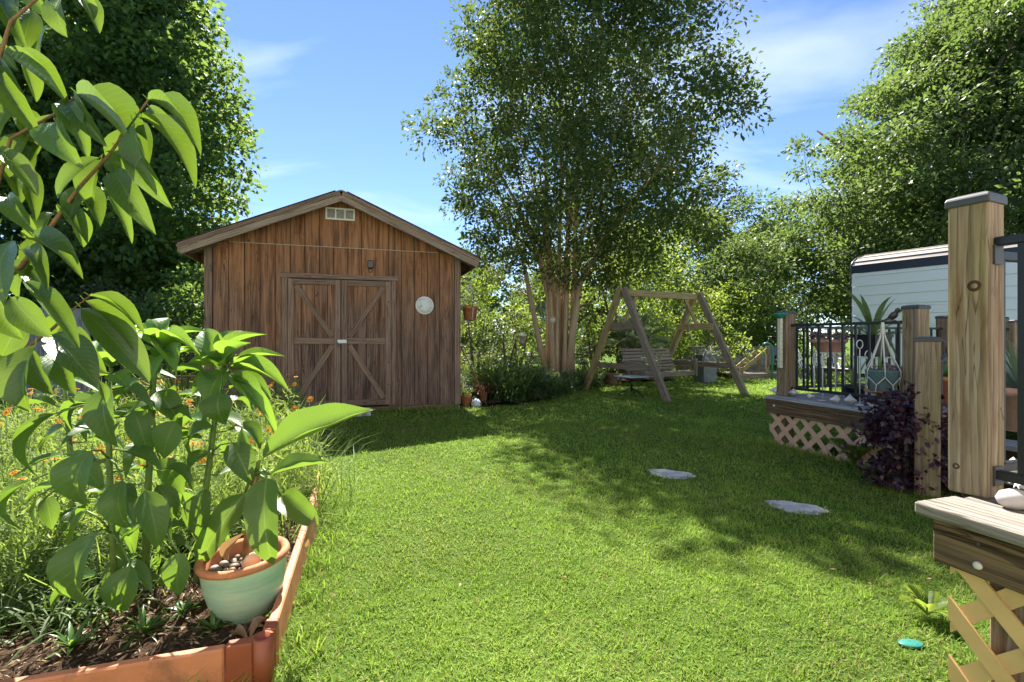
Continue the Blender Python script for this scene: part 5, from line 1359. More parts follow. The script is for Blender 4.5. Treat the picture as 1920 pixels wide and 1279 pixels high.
# ------------------------------------------------------------------ stones and shells
def shell_mesh(seed, kind):
    r2 = random.Random(seed); m_ = MB()
    if kind == 0:      # whelk: spiral body with knobs
        pr = [(0.004, 0), (0.012, 0.012), (0.018, 0.03), (0.03, 0.05), (0.040, 0.066), (0.032, 0.078), (0.02, 0.09), (0.012, 0.10), (0.003, 0.112)]
        m_.lathe((0, 0, 0), pr, 14)
        V = []
        for x, y, z in m_.v:
            th_ = math.atan2(y, x); k = 1 + (0.22 * max(0, math.cos(5 * th_ + 3)) if 0.055 < z < 0.08 else 0)
            V.append((z - 0.055, x * k, 0.030 + y * k * 0.9))
        m_.v = V
    elif kind == 1:    # scallop
        n = 12; vs = [(0, 0, 0.004)]
        for rr in (0.35, 0.7, 1.0):
            for k in range(n + 1):
                th_ = -1.25 + 2.5 * k / n; q = rr * 0.05 * (1 + 0.05 * (k % 2))
                vs.append((q * math.sin(th_), q * math.cos(th_), 0.004 + 0.020 * math.sin(math.pi * min(0.95, rr * 0.8)) + 0.003 * (k % 2)))
        fs = [(0, 1 + k + 1, 1 + k) for k in range(n)]
        for r in range(2):
            for k in range(n): o = 1 + r * (n + 1) + k; fs.append((o, o + 1, o + n + 2, o + n + 1))
        o = len(vs); vs += [(x, y, max(0.0, z - 0.006)) for x, y, z in vs]; fs += [tuple(i + o for i in reversed(f)) for f in fs]
        m_.add(vs, fs, None, True)
    else:              # conch with flared points
        pr = [(0.003, 0), (0.015, 0.02), (0.03, 0.045), (0.045, 0.07), (0.03, 0.085), (0.018, 0.098), (0.004, 0.11)]
        m_.lathe((0, 0, 0), pr, 12)
        V = []
        for x, y, z in m_.v:
            th_ = math.atan2(y, x); k = 1 + (0.55 if (0.06 < z < 0.09 and int((th_ + 3.15) / 0.524) % 3 == 0) else 0)
            V.append((z - 0.05, x * k, 0.034 + y * k * 0.8))
        m_.v = V
    zm = min(v[2] for v in m_.v); m_.v = [(x, y, z - zm) for x, y, z in m_.v]
    me = m_.mesh('seashell'); me.materials.append(M['shell']); return me
shm = [shell_mesh(k, k) for k in range(3)]
sh = [(1478, 739, 0, 1.5), (1502, 744, 2, 1.1), (1521, 750, 2, 0.9), (1540, 753, 1, 1.0), (1566, 757, 0, 1.3), (1590, 761, 2, 1.3), (1622, 768, 2, 1.0), (1646, 771, 1, 0.9), (1668, 768, 0, 0.9)]
shl = ['largest pale whelk shell on the deck edge beside the gauge post', 'spiky white shell next to the largest whelk on the deck edge', 'small spiky white shell on the deck edge', 'round white scallop shell in the middle of the deck edge', 'long white whelk shell past the round scallop', 'big spiky white conch shell on the deck edge', 'spiky white shell near the macrame planter', 'white scallop shell under the macrame planter', 'white shell half hidden by the purple shrub']
for i, (x, y, k, s_) in enumerate(sh):
    q = G(x, y, DZ); aa = rnd.uniform(0, 6.28)
    qa = q.dot(E1); q = AB(min(max(qa, DL + 0.06), DL + 0.13), q.dot(E2), DZ)
    o = inst('seashell', shm[k], None, Matrix.Translation(q + UP * 0.0005) @ Matrix.Rotation(aa, 4, 'Z') @ Matrix.Scale(s_ * 0.78, 4)); tag(o, shl[i], 'shell', 'seashells along the deck edge')
q = P(1903, 950, 1.42); q.z = NZ
m_ = MB(); m_.lathe(q, [(0.018, 0), (0.034, 0.012), (0.040, 0.028), (0.032, 0.046), (0.012, 0.056), (0.002, 0.058)], 20, 1.2, 0.9); tag(obj('pale_stone', m_, plain('white_stone', (0.50, 0.45, 0.42), 0.5, nscale=20, amt=0.12), None), 'smooth pale round stone on the ledge beside the golden post', 'stone')
for i, (x, y, k, s_) in enumerate(((1893, 908, 1, 0.8), (1910, 900, 2, 0.7), (1900, 915, 1, 0.6))):
    q = G(x, y, NZ); o = inst('seashell', shm[k], None, Matrix.Translation(q + UP * 0.0005) @ Matrix.Rotation(i * 2.0, 4, 'Z') @ Matrix.Scale(s_, 4)); tag(o, ['fan shaped shell behind the smooth round stone', 'pointed shell behind the smooth round stone', 'smallest fan shell behind the smooth round stone'][i], 'shell', 'shells on the raised platform')

# ------------------------------------------------------------------ rain gauge, bird
gq = P1 - E1 * 0.073 - E2 * 0.02
rg = thing('rain_gauge', 'rain gauge with teal funnel top fixed to the deck post', 'rain gauge', gq + UP * 0.86 - E1 * 0.03)
mb = MB(); mb.box(gq - E1 * 0.03 + UP * 1.13, 0.036, 0.05, 0.56, GA); obj('gauge_tube', mb, M['clear'], rg, 0.006)
mb = MB(); mb.lathe(gq - E1 * 0.03 + UP * 1.395, [(0.03, 0), (0.05, 0.02), (0.075, 0.05), (0.078, 0.06), (0.06, 0.062)], 16); obj('funnel', mb, M['tealplastic'], rg)
for k in range(10):
    mb = MB(); mb.box(gq - E1 * 0.03 - E2 * 0.0265 + UP * (0.92 + 0.045 * k), 0.018, 0.001, 0.004, GA); obj('scale_mark', mb, M['cap'], rg)
bq = P2 + (P1 - P2).normalized() * 0.16 + UP * (DZ + 0.80)
bird = thing('metal_bird', 'small dark metal bird figurine perched on the deck railing', 'figurine', bq - UP * 0.005)
m_ = MB(); dd = (P1 - P2).normalized(); fx = -dd * 0.6 + UP * 0.8; fx.normalize()
m_.lathe(bq + dd * 0.035 + UP * 0.018, [(0.006, -0.012), (0.020, 0.0), (0.029, 0.02), (0.031, 0.036), (0.025, 0.055), (0.016, 0.068), (0.020, 0.08), (0.021, 0.09), (0.015, 0.103), (0.004, 0.109)], 14, axis=fx)
obj('body', m_, plain('bronze_bird', (0.10, 0.08, 0.07), 0.45, 0.4, nscale=40, amt=0.3), bird)
hd = bq + dd * 0.035 + UP * 0.018 + fx * 0.09
mb = MB(); mb.tube([hd - dd * 0.012, hd - dd * 0.052 - UP * 0.004], [0.005, 0.001], 6); obj('beak', mb, M['black'], bird)
mb = MB(); mb.beam(bq + dd * 0.035 + UP * 0.018, bq + dd * 0.15 - UP * 0.012, 0.022, 0.006); obj('tail', mb, bpy.data.materials['bronze_bird'], bird)
for s_ in (-1, 1):
    mb = MB(); mb.tube([bq + dd * 0.02 + E1 * (0.008 * s_) - UP * 0.004, bq + dd * 0.025 + E1 * (0.01 * s_) + UP * 0.03], 0.002, 4); obj('leg', mb, M['black'], bird)
    mb = MB(); mb.lathe(bq + dd * 0.04 + UP * 0.035 + E1 * (0.024 * s_), [(0.002, -0.03), (0.012, 0.0), (0.012, 0.02), (0.003, 0.045)], 8, 1, 0.5, axis=fx); obj('wing', mb, M['cap'], bird)
mb = MB(); mb.tube([bq + dd * 0.19 + UP * 0.012, bq + UP * -0.002, bq - dd * 0.06 - UP * 0.03 - E1 * 0.03], 0.004, 5); obj('branch', mb, M['twig'], bird)

# ------------------------------------------------------------------ plants on the deck
def strap_leaf(L, w, arch, seed, fold=0.35):
    """long tapering leaf along +x that arches over"""
    n = 7; vs, fs, uv = [], [], []
    for i in range(n + 1):
        t_ = i / n; x = L * (t_ - 0.25 * arch * t_ ** 2.5); z = L * (-arch * 0.75 * t_ ** 2.2)
        ww = w * (0.55 + 0.9 * math.sin(math.pi * (0.15 + 0.55 * t_))) * (1 - t_ ** 3) / 1.35 + 0.0008
        vs += [(x, -ww / 2, z + fold * ww / 2), (x, 0, z), (x, ww / 2, z + fold * ww / 2)]
        if i:
            for k in range(2): fs.append((3 * i - 3 + k, 3 * i - 2 + k, 3 * i + 1 + k, 3 * i + k)); uv.append([((i - 1) / n, k - 1), ((i - 1) / n, k), (t_, k), (t_, k - 1)])
    m_ = MB(); m_.add(vs, fs, uv, True); return m_.mesh('strap_leaf')
M['agave'] = veinleaf('leaf_agave', (0.15, 0.21, 0.09), (0.30, 0.34, 0.16), (0.36, 0.46, 0.10), 0.01, 0, 0.25, 0.4)
M['agave2'] = veinleaf('leaf_agave_grey', (0.17, 0.22, 0.15), (0.24, 0.28, 0.18), (0.30, 0.38, 0.15), 0.01, 0, 0.2, 0.45)
def strap_plant(parent, c, n, L, w, mat, el=(0.25, 1.35), arch=0.5, seed=1):
    r2 = random.Random(seed); ms = []
    for k in range(3):
        me = strap_leaf(1.0, w / L, arch * (0.5 + 0.5 * k), k); me.materials.append(mat); ms.append(me)
    for k in range(n):
        a_ = k * 2.39996 + r2.uniform(-0.3, 0.3); e = el[0] + (el[1] - el[0]) * r2.random(); l = L * r2.uniform(0.7, 1.12)
        inst('leaf', ms[k % 3], parent, Matrix.Translation(Vector(c)) @ Matrix.Rotation(a_, 4, 'Z') @ Matrix.Rotation(-e, 4, 'Y') @ Matrix.Scale(l, 4))
# black square pot on a white wire stand, with the long strappy plant
q = Vector((3.75, 5.03, 0)); zt_ = 0.99
stt = thing('wire_plant_stand', 'white wire stand under the black square pot', 'plant stand', (q.x, q.y, DZ))
for i in (-1, 1):
    for j in (-1, 1):
        mb = MB(); mb.tube([(q.x + 0.12 * i, q.y + 0.12 * j, DZ), (q.x + 0.11 * i, q.y + 0.11 * j, zt_ - 0.01)], 0.007, 5); obj('leg', mb, M['wire'], stt)
for z in (zt_ - 0.008, DZ + 0.2):
    mb = MB(); mb.tube([(q.x + 0.125 * i, q.y + 0.125 * j, z) for i, j in ((-1, -1), (1, -1), (1, 1), (-1, 1), (-1, -1))], 0.007, 5); obj('ring', mb, M['wire'], stt)
pt = thing('square_pot', 'black square pot of long arching strappy leaves on the white stand', 'plant', (q.x, q.y, zt_))
mb = MB(); mb.lathe((q.x, q.y, zt_), [(0.13, 0), (0.165, 0.20), (0.175, 0.20), (0.175, 0.225), (0.15, 0.225), (0.145, 0.19), (0.01, 0.185)], 4, rz=math.radians(61)); o = obj('pot_body', mb, M['black'], pt); o.data.polygons.foreach_set('use_smooth', [False] * len(o.data.polygons))
strap_plant(pt, (q.x, q.y, zt_ + 0.19), 26, 0.72, 0.05, M['agave'], (0.2, 1.3), 0.55, 4)
# terracotta trough on a white scroll stand
q = Vector((3.41, 5.20, 0)); zb_ = 1.03
st2 = thing('scroll_plant_stand', 'white scrollwork stand under the terracotta trough', 'plant stand', (q.x, q.y, DZ))
for i in (-1, 1):
    for j in (-1, 1):
        b_ = q + E1 * (0.15 * i) + E2 * (0.05 * j)
        mb = MB(); mb.tube([b_ + UP * DZ, b_ + UP * (zb_ - 0.01)], 0.006, 5)
        cc = b_ + UP * (zb_ - 0.09) ; mb.tube([cc + E1 * (0.02 * math.cos(a_)) + UP * (0.055 * math.sin(a_)) for a_ in np.linspace(0, 6.28, 13)], 0.005, 5); obj('leg', mb, M['wire'], st2)
for z in (zb_ - 0.006, zb_ - 0.05):
    mb = MB(); mb.tube([q + E1 * (0.16 * i) + E2 * (0.055 * j) + UP * z for i, j in ((-1, -1), (1, -1), (1, 1), (-1, 1), (-1, -1))], 0.006, 5); obj('ring', mb, M['wire'], st2)
for k in (-1, 0, 1):
    mb = MB(); mb.lathe(q + E1 * (0.08 * k) - E2 * 0.06 + UP * (zb_ - 0.028), [(0.016, 0), (0.016, 0.004), (0.002, 0.006)], 10, axis=-E2); obj('rosette', mb, M['wire'], st2)
tr_ = thing('terracotta_trough', 'long terracotta trough filled with pinkish succulents behind the railing', 'planter', (q.x, q.y, zb_))
mb = MB(); mb.lathe((q.x, q.y, zb_), [(0.11, 0), (0.115, 0.004), (0.165, 0.10), (0.18, 0.10), (0.185, 0.135), (0.165, 0.135), (0.155, 0.115), (0.01, 0.112)], 28, 1.25, 0.62, GA); obj('trough_body', mb, M['terra2'], tr_)
cl = [(tuple(q + E1 * (0.17 * math.sin(k * 2.1)) + E2 * (0.06 * math.cos(k * 3.3)) + UP * (zb_ + 0.15)), 0.06) for k in range(12)]
V, FA, rn = crown(cl, 22000, 0.028, 0.6, 0.8, 0.2); fobj('succulents', V, FA, M['lf_pink'], tr_, tuple(q + UP * zb_), {'rnd': rn}, kind='stuff')
# macrame planter hung from the railing
mq = P(1655, 728, 4.32); mz0 = mq.z - 0.045
mac = thing('macrame_planter', 'teal pot in a white macrame hanger tied to the deck railing', 'planter', (mq.x, mq.y, mz0))
mb = MB(); mb.lathe((mq.x, mq.y, mz0 + 0.022), [(0.088, 0), (0.092, 0.004), (0.128, 0.175), (0.135, 0.185), (0.125, 0.188), (0.115, 0.165), (0.01, 0.16)], 24); obj('pot_body', mb, plain('teal_grey_glaze', (0.12, 0.20, 0.21), 0.4, nscale=12, amt=0.2), mac)
mb = MB(); mb.lathe((mq.x, mq.y, mz0), [(0.10, 0), (0.135, 0.012), (0.142, 0.022), (0.10, 0.021)], 24); obj('saucer', mb, M['terra'], mac)
hk = Vector((mq.x, mq.y, P(1660, 607, 4.32).z))
for k in range(6):
    a_ = k * math.pi / 3; n_ = Vector((math.cos(a_), math.sin(a_), 0)); n2 = Vector((math.cos(a_ + 0.52), math.sin(a_ + 0.52), 0)); n3 = Vector((math.cos(a_ - 0.52), math.sin(a_ - 0.52), 0)); c_ = Vector((mq.x, mq.y, 0))
    mb = MB(); mb.tube([hk - UP * 0.02, hk - UP * 0.12 + n_ * 0.02, c_ + n_ * 0.09 + UP * (mz0 + 0.30), c_ + n_ * 0.135 + UP * (mz0 + 0.205), c_ + n_ * 0.137 + UP * (mz0 + 0.15)], [0.006, 0.007, 0.006, 0.005, 0.004], 6)
    for e in (n2, n3): mb.tube([c_ + n_ * 0.133 + UP * (mz0 + 0.15), c_ + e * 0.116 + UP * (mz0 + 0.08), c_ + e * 0.13 + UP * (mz0 + 0.022)], 0.004, 5)
    obj('cord', mb, M['rope'], mac)
mb = MB(); mb.tube([hk - UP * 0.10, hk - UP * 0.02, hk + UP * 0.012], [0.02, 0.016, 0.012], 7); obj('knot', mb, M['rope'], mac)
cl = [((mq.x + 0.06 * math.cos(k * 2.4), mq.y + 0.06 * math.sin(k * 2.4), mz0 + 0.20), 0.055) for k in range(7)]
V, FA, rn = crown(cl, 18000, 0.032, 0.55, 0.8, 0.2); fobj('succulents', V, FA, M['lf_pink'], mac, (mq.x, mq.y, mz0), {'rnd': rn}, kind='stuff')
mb = MB(); mb.tube([(mq.x - 0.06, mq.y - 0.05, mz0 + 0.18), (mq.x - 0.07, mq.y - 0.055, mz0 + 0.33)], [0.016, 0.012], 7); obj('cactus_stem', mb, M['stem'], mac)
mb = MB(); mb.beam((mq.x + 0.02, mq.y, 0.02), (mq.x + 0.02, mq.y, mz0 - 0.003), 0.06, 0.06); tag(obj('pedestal', mb, M['ledge'], None, 0.004), 'pale wooden stake under the saucer of the macrame planter', 'stake')
# urn, wire flower stand, more pots
q = Vector((3.98, 4.75, DZ))
ur = thing('clay_urn', 'patterned terracotta urn with a succulent beside the macrame planter', 'urn', q)
mb = MB(); mb.lathe(q, [(0.085, 0), (0.10, 0.01), (0.135, 0.12), (0.15, 0.24), (0.14, 0.33), (0.10, 0.40), (0.085, 0.43), (0.10, 0.455), (0.085, 0.455), (0.07, 0.42), (0.01, 0.41)], 24); obj('urn_body', mb, M['urn'], ur)
for k in range(10):
    a_ = k * 0.6283; mb = MB(); mb.lathe(q + Vector((0.148 * math.cos(a_), 0.148 * math.sin(a_), 0.27)), [(0.022, -0.004), (0.018, 0.004), (0.003, 0.006)], 7, axis=Vector((math.cos(a_), math.sin(a_), 0.2))); obj('boss', mb, M['urn'], ur)
strap_plant(ur, tuple(q + UP * 0.41), 16, 0.10, 0.03, veinleaf('leaf_rose', (0.36, 0.17, 0.13), (0.4, 0.22, 0.16), (0.5, 0.25, 0.15), 0.01, 0, 0.2), (0.3, 1.3), 0.2, 9)
def deckpot(label, x, y, Zd, r, h, mat, seed, n, L, w, lm, flute=0, el=(0.3, 1.35), arch=0.4):
    c_ = P(x, y, Zd); c_.z = DZ
    t_ = simple_pot('clay_pot', label, tuple(c_), r, h, mat, None, 0.12, 'pot', 40 if flute else 24, flute)
    strap_plant(t_, (c_.x, c_.y, DZ + h * 0.88), n, L, w, lm, el, arch, seed); return t_
deckpot('fluted terracotta pot of grey-green spiky leaves on the lower deck', 1912, 800, 3.35, 0.155, 0.30, M['terra2'], 14, 24, 0.62, 0.05, M['agave2'], 16, (0.4, 1.4), 0.35)
deckpot('terracotta pot of spiky leaves behind the fluted pot', 1935, 720, 4.3, 0.2, 0.30, M['terra'], 15, 18, 0.7, 0.05, M['agave2'], 0, (0.4, 1.4), 0.35)
deckpot('terracotta pot with low green rosette behind the stair rail', 1778, 735, 4.6, 0.15, 0.28, M['terra'], 16, 22, 0.2, 0.05, veinleaf('leaf_low', (0.08, 0.17, 0.04), (0.12, 0.2, 0.05), (0.3, 0.5, 0.06), 0.01, 0, 0.3), 0, (0.3, 1.2), 0.3)
deckpot('small black nursery pot with one spiky shoot inside the railing', 1602, 735, 4.95, 0.10, 0.15, M['black'], 17, 8, 0.32, 0.03, M['agave'], 0, (0.6, 1.4), 0.3)
for i, (x, y, Zd, h) in enumerate(((1612, 770, 4.62, 0.62), (1628, 770, 4.62, 0.52))):
    c_ = P(x, y, Zd); c_.z = DZ; t_ = thing('wire_flower_stake', ['taller white wire stake with a ring top on the deck', 'shorter white wire stake with a ring top on the deck'][i], 'stake', c_, 0, 'wire stakes by the macrame planter')
    mb = MB(); mb.tube([c_, c_ + UP * (h - 0.08)], 0.005, 5); mb.tube([c_ + E1 * (0.04 * math.cos(a_)) + UP * (h - 0.04 + 0.04 * math.sin(a_)) for a_ in np.linspace(-1.57, 4.71, 16)], 0.005, 5); obj('wire', mb, M['wire'], t_)
    mb = MB(); mb.lathe(c_, [(0.04, 0), (0.04, 0.006), (0.006, 0.01)], 10); obj('foot', mb, M['wire'], t_)
# purple shrub at the deck foot and a fern
bush('purple_shrub', 'dark purple leaved shrub crowding the stair post', 3.10, 3.82, 0.74, 0.27, 95, 0.048, M['lf_purple'], 71, 0.05, 1800, 0.09, 0.17, asp=0.6)
fe = thing('fern', 'small green fern growing through the deck lattice', 'fern', AB(DL - 0.02, 3.35, 0))
fm2 = [frond_mesh(0.42, 50 + k, 16) for k in range(2)]
for me in fm2: me.materials[0] = M['lf_yellow']
for k in range(7): inst('frond', fm2[k % 2], fe, Matrix.Translation(AB(DL - 0.02, 3.35, 0.02)) @ Matrix.Rotation(k * 0.9, 4, 'Z') @ Matrix.Rotation(-0.9, 4, 'Y') @ Matrix.Scale(0.8, 4))
fe = thing('fern', 'light green fern at the foot of the raised platform lattice', 'fern', G(1738, 1160))
for k in range(8): inst('frond', fm2[k % 2], fe, Matrix.Translation(G(1738, 1160) + UP * 0.02) @ Matrix.Rotation(k * 0.8, 4, 'Z') @ Matrix.Rotation(-0.5 - 0.3 * (k % 3) * 0.5, 4, 'Y') @ Matrix.Scale(0.34, 4))

# ------------------------------------------------------------------ travel trailer
TA = Vector((7.03, 10.0, 0)); td = Vector((0.504, -0.864, 0)); tn = Vector((-0.864, -0.504, 0)); TLn = 6.0
trl = thing('white_trailer', 'white ribbed travel trailer with dark stripe and brown roof', 'trailer', TA + td * 3 - tn * 1.1)
M['siding'] = plain('trailer_siding', (0.66, 0.72, 0.76), 0.45, nscale=2.5, amt=0.05)
z = 0.46; H0 = 2.52
mb = MB(); mb.obox(TA + td * (TLn / 2) - tn * 1.1 + UP * ((z + H0) / 2), td, tn, UP, TLn / 2 - 0.01, 1.09, (H0 - z) / 2); obj('trailer_body', mb, M['siding'], trl)
k = 0
while z < H0 - 0.05:
    z1 = min(z + 0.197, H0 - 0.02)
    mb = MB(); zc = (z + z1) / 2; tilt = (tn * math.cos(0.0) + UP * 0.075).normalized(); upv = tilt.cross(td).normalized(); upv = upv if upv.z > 0 else -upv
    mb.obox(TA + td * (TLn / 2) + tn * 0.008 + UP * zc, td, upv, tilt, TLn / 2, (z1 - z) / 2 - 0.002, 0.008); obj('siding_panel', mb, M['siding'], trl, 0.002); z = z1
mb = MB(); mb.obox(TA + td * (TLn / 2) + tn * 0.012 + UP * (H0 + 0.065), td, UP, tn, TLn / 2, 0.078, 0.012); obj('stripe', mb, plain('navy_trim', (0.012, 0.016, 0.035), 0.4), trl)
pr = [(0.0, H0 + 0.145), (-0.06, H0 + 0.23), (-0.22, H0 + 0.32), (-0.5, H0 + 0.40), (-1.1, H0 + 0.44), (-1.7, H0 + 0.40), (-2.0, H0 + 0.30), (-2.2, H0 + 0.145)]
mb = MB(); mb.prism([(p[0], p[1]) for p in pr], TA, tn, UP, td, TLn); obj('roof', mb, plain('trailer_roof', (0.24, 0.21, 0.19), 0.6, nscale=3, amt=0.15), trl)
for q0, q1 in zip(pr[:4], pr[1:5]):
    mb = MB(); e = TA + tn * ((q0[0]) + 0.004) + UP * (q0[1] + 0.004); mb.tube([e - td * 0.005, e + td * TLn], 0.010, 5); obj('roof_rib', mb, bpy.data.materials['trailer_roof'], trl)
mb = MB(); mb.tube([TA + tn * (p[0] + 0.012) + UP * p[1] - td * 0.012 for p in [(0.0, 0.46), (0.0, H0 - 0.05)] + pr[:5]], 0.018, 6); obj('edge_trim', mb, bpy.data.materials['navy_trim'], trl)
for k in range(2):
    wc = TA + td * (2.6 + 0.85 * k) - tn * 0.2 + UP * 0.34
    w_ = obj('wheel', (lambda m: m.lathe(wc - tn * 0.1, [(0.20, 0), (0.33, 0.01), (0.34, 0.1), (0.33, 0.19), (0.2, 0.2)], 22, axis=tn))(MB()), M['black'], trl)
    mb = MB(); mb.lathe(wc + tn * 0.101, [(0.19, 0), (0.17, 0.01), (0.06, 0.02), (0.01, 0.03)], 16, axis=tn); obj('rim', mb, M['white'], w_)
mb = MB(); mb.obox(TA + td * (TLn / 2) - tn * 1.1 + UP * 0.42, td, tn, UP, TLn / 2 - 0.05, 0.9, 0.05); obj('chassis', mb, M['black'], trl)
mb = MB(); mb.tube([TA - td * 1.2 - tn * 1.1 + UP * 0.45, TA + td * 0.1 - tn * 1.1 + UP * 0.44], 0.05, 6); mb.tube([TA - td * 1.1 - tn * 1.1 + UP * 0.45, TA - td * 1.1 - tn * 1.1], 0.035, 6); obj('tow_bar', mb, M['black'], trl)

# ------------------------------------------------------------------ raised bed edging
edg = thing('bed_edging', 'terracotta coloured board edging round the raised flower bed', 'edging', BC)
TOPZ = 0.155
def eb(a0, b0, a1, b1, z=TOPZ): 
    return board('edging_board', AB(BA + a0, BB + b0, z / 2 - 0.02), AB(BA + a1, BB + b1, z / 2 - 0.02), 0.036, z + 0.04, M['edging'], edg, 0.006)
eb(-1.02, -0.02, -0.105, -0.02); eb(-2.06, -0.02, -1.03, -0.02); eb(0.018, 0.10, 0.018, 1.10, 0.150); eb(0.018, 1.12, 0.0, 2.2, 0.145)
mb = MB(); mb.lathe(AB(BA + 0.005, BB - 0.008, -0.04), [(0.036, 0), (0.036, TOPZ + 0.045), (0.024, TOPZ + 0.048), (0.022, TOPZ + 0.03), (0.001, TOPZ + 0.03)], 16); obj('corner_connector', mb, M['edging2'], edg)
board('bracket', AB(BA - 0.10, BB - 0.02, 0.06), AB(BA - 0.02, BB - 0.02, 0.06), 0.044, TOPZ + 0.048, M['edging2'], edg, 0.004)
board('bracket', AB(BA + 0.018, BB + 0.03, 0.06), AB(BA + 0.018, BB + 0.105, 0.06), 0.044, TOPZ + 0.045, M['edging2'], edg, 0.004)

# ------------------------------------------------------------------ glazed pot, pebbles, banana plant
def glaze():
    m, N, L, bs = new_mat('teal_glaze')
    g = N.new('ShaderNodeTexCoord')
    n1 = noise(N, L, mapping(N, L, g.outputs['Object'], (2.5, 2.5, 40)).outputs[0], 1.0, 5, 0.6, 0.4)
    n2 = noise(N, L, g.outputs['Object'], 9, 5, 0.6)
    r = ramp(N, [(0.28, (0.17, 0.34, 0.26)), (0.5, (0.32, 0.48, 0.35)), (0.68, (0.50, 0.56, 0.37))]); L.new(mixc(N, L, 0.35, n1.outputs['Fac'], n2.outputs['Fac']), r.inputs[0])
    L.new(r.outputs[0], bs.inputs['Base Color']); bs.inputs['Roughness'].default_value = 0.28
    bump(N, L, bs, n1.outputs['Fac'], 0.15, 0.004); return m
pq = G(464, 1143, BEDZ)
pot = thing('glazed_pot', 'teal glazed pot with terracotta rim in the corner of the bed', 'pot', pq)
tilt = Vector((-0.05, -0.03, 1)).normalized()
mb = MB(); mb.lathe(pq, [(0.095, -0.01), (0.108, 0.01), (0.136, 0.07), (0.150, 0.13), (0.155, 0.19), (0.156, 0.208)], 40, axis=tilt, cap=False); obj('pot_body', mb, glaze(), pot)
mb = MB(); mb.lathe(pq, [(0.1562, 0.206), (0.166, 0.210), (0.171, 0.222), (0.166, 0.234), (0.150, 0.236), (0.139, 0.225), (0.136, 0.16)], 40, axis=tilt, cap=False); obj('pot_rim', mb, M['terra'], pot)
mb = MB(); mb.lathe(pq + tilt * 0.165, [(0.1355, 0), (0.06, 0.01), (0.005, 0.012)], 24, axis=tilt); obj('potting_soil', mb, M['soil'], pot)
pbm = []
for k in range(4):
    r2 = random.Random(k); m_ = MB(); m_.lathe((0, 0, 0), [(0.006, 0), (0.013, 0.004), (0.015, 0.010), (0.010, 0.017), (0.002, 0.019)], 10, r2.uniform(0.9, 1.25), r2.uniform(0.7, 1.0)); me = m_.mesh('pebble')
    me.materials.append(plain('pebble_%d' % k, [(0.22, 0.16, 0.11), (0.15, 0.135, 0.12), (0.26, 0.22, 0.18), (0.19, 0.12, 0.075)][k], 0.6, nscale=60, amt=0.3)); pbm.append(me)
for k in range(44):
    a_ = k * 2.39996; r = 0.125 * math.sqrt((k + 0.5) / 44)
    q = pq + tilt * 0.172 + Vector((r * math.cos(a_), r * math.sin(a_), rnd.uniform(0, 0.008) - 0.006 * (r / 0.12)))
    o = inst('pebble', pbm[k % 4], None, Matrix.Translation(q) @ Matrix.Rotation(a_ * 1.7, 4, 'Z') @ Matrix.Scale(rnd.uniform(0.75, 1.15), 4)); tag(o, 'small rounded pebble lying in the teal glazed pot', 'pebble', 'pebbles in the glazed pot')
q = pq + Vector((0.035, -0.045, 0.182)); m_ = MB(); m_.lathe(q, [(0.012, 0), (0.030, 0.014), (0.036, 0.04), (0.022, 0.07), (0.003, 0.082)], 14, 1, 0.6, axis=Vector((0.25, -0.2, 1))); tag(obj('broken_shell', m_, plain('peach_shell', (0.62, 0.42, 0.28), 0.5, nscale=14, amt=0.15), None), 'peach coloured broken shell among the pebbles in the glazed pot', 'shell')

def leaf_mesh(name, arch, fold, outline, tipdrop=0.0, wave=0.0, nx=10, petiole=0.12, seed=0):
    """leaf along +x (0..1), across y (-.5...5 of its width), upper side +z; u along, v -1..1 across"""
    r2 = random.Random(seed); cols = (-1, -0.5, 0, 0.5, 1); vs, fs, uv = [], [], []
    ts = [-petiole, 0.0] + [(i + 0.6) / nx for i in range(nx)] + [1.0]
    for t_ in ts:
        w = 0.035 if t_ <= 0 else (max(0.012, outline(t_)))
        x = t_; tt = max(t_, 0)
        z = arch * 4 * tt * (1 - tt) - tipdrop * tt ** 2.5
        x -= 0.25 * tipdrop * tt ** 3
        for v in cols:
            wz = wave * math.sin(t_ * 17 + seed + (1.5 if v > 0 else 0)) * abs(v) * (1 if tt > 0 else 0)
            vs.append((x, v * 0.5 * w, z + fold * abs(v) * w + wz))
    for i in range(len(ts) - 1):
        for k in range(4):
            a_ = i * 5 + k; fs.append((a_, a_ + 1, a_ + 6, a_ + 5))
            uv.append([(ts[i], cols[k]), (ts[i], cols[k + 1]), (ts[i + 1], cols[k + 1]), (ts[i + 1], cols[k])])
    uv = [[(max(u, 0), v) for u, v in f] for f in uv]
    m_ = MB(); m_.add(vs, fs, uv, True); return m_.mesh(name)
ovate = lambda t_: 1.06 * math.sin(math.pi * min(1, t_) ** 0.72) ** 0.85 * (1 - 0.25 * t_)
lance = lambda t_: math.sin(math.pi * min(1, t_) ** 0.85) ** 0.95
strapo = lambda t_: min(1.0, (t_ * 7) ** 0.5) * (1 - t_ ** 5) ** 0.8
M['lf_big'] = veinleaf('leaf_angel', (0.052, 0.11, 0.026), (0.15, 0.22, 0.06), (0.24, 0.40, 0.035), 9, 0.55, 0.36, 0.46, 0.25)
M['lf_top'] = veinleaf('leaf_angel_young', (0.08, 0.165, 0.038), (0.17, 0.26, 0.07), (0.32, 0.52, 0.05), 9, 0.55, 0.42, 0.42)
M['lf_branch'] = veinleaf('leaf_branch', (0.042, 0.095, 0.024), (0.10, 0.17, 0.04), (0.23, 0.36, 0.028), 13, 0.6, 0.34, 0.30, 0.2)
M['lf_banana'] = veinleaf('leaf_banana', (0.065, 0.14, 0.03), (0.17, 0.25, 0.07), (0.26, 0.42, 0.045), 42, 0.06, 0.36, 0.38, 0.5)
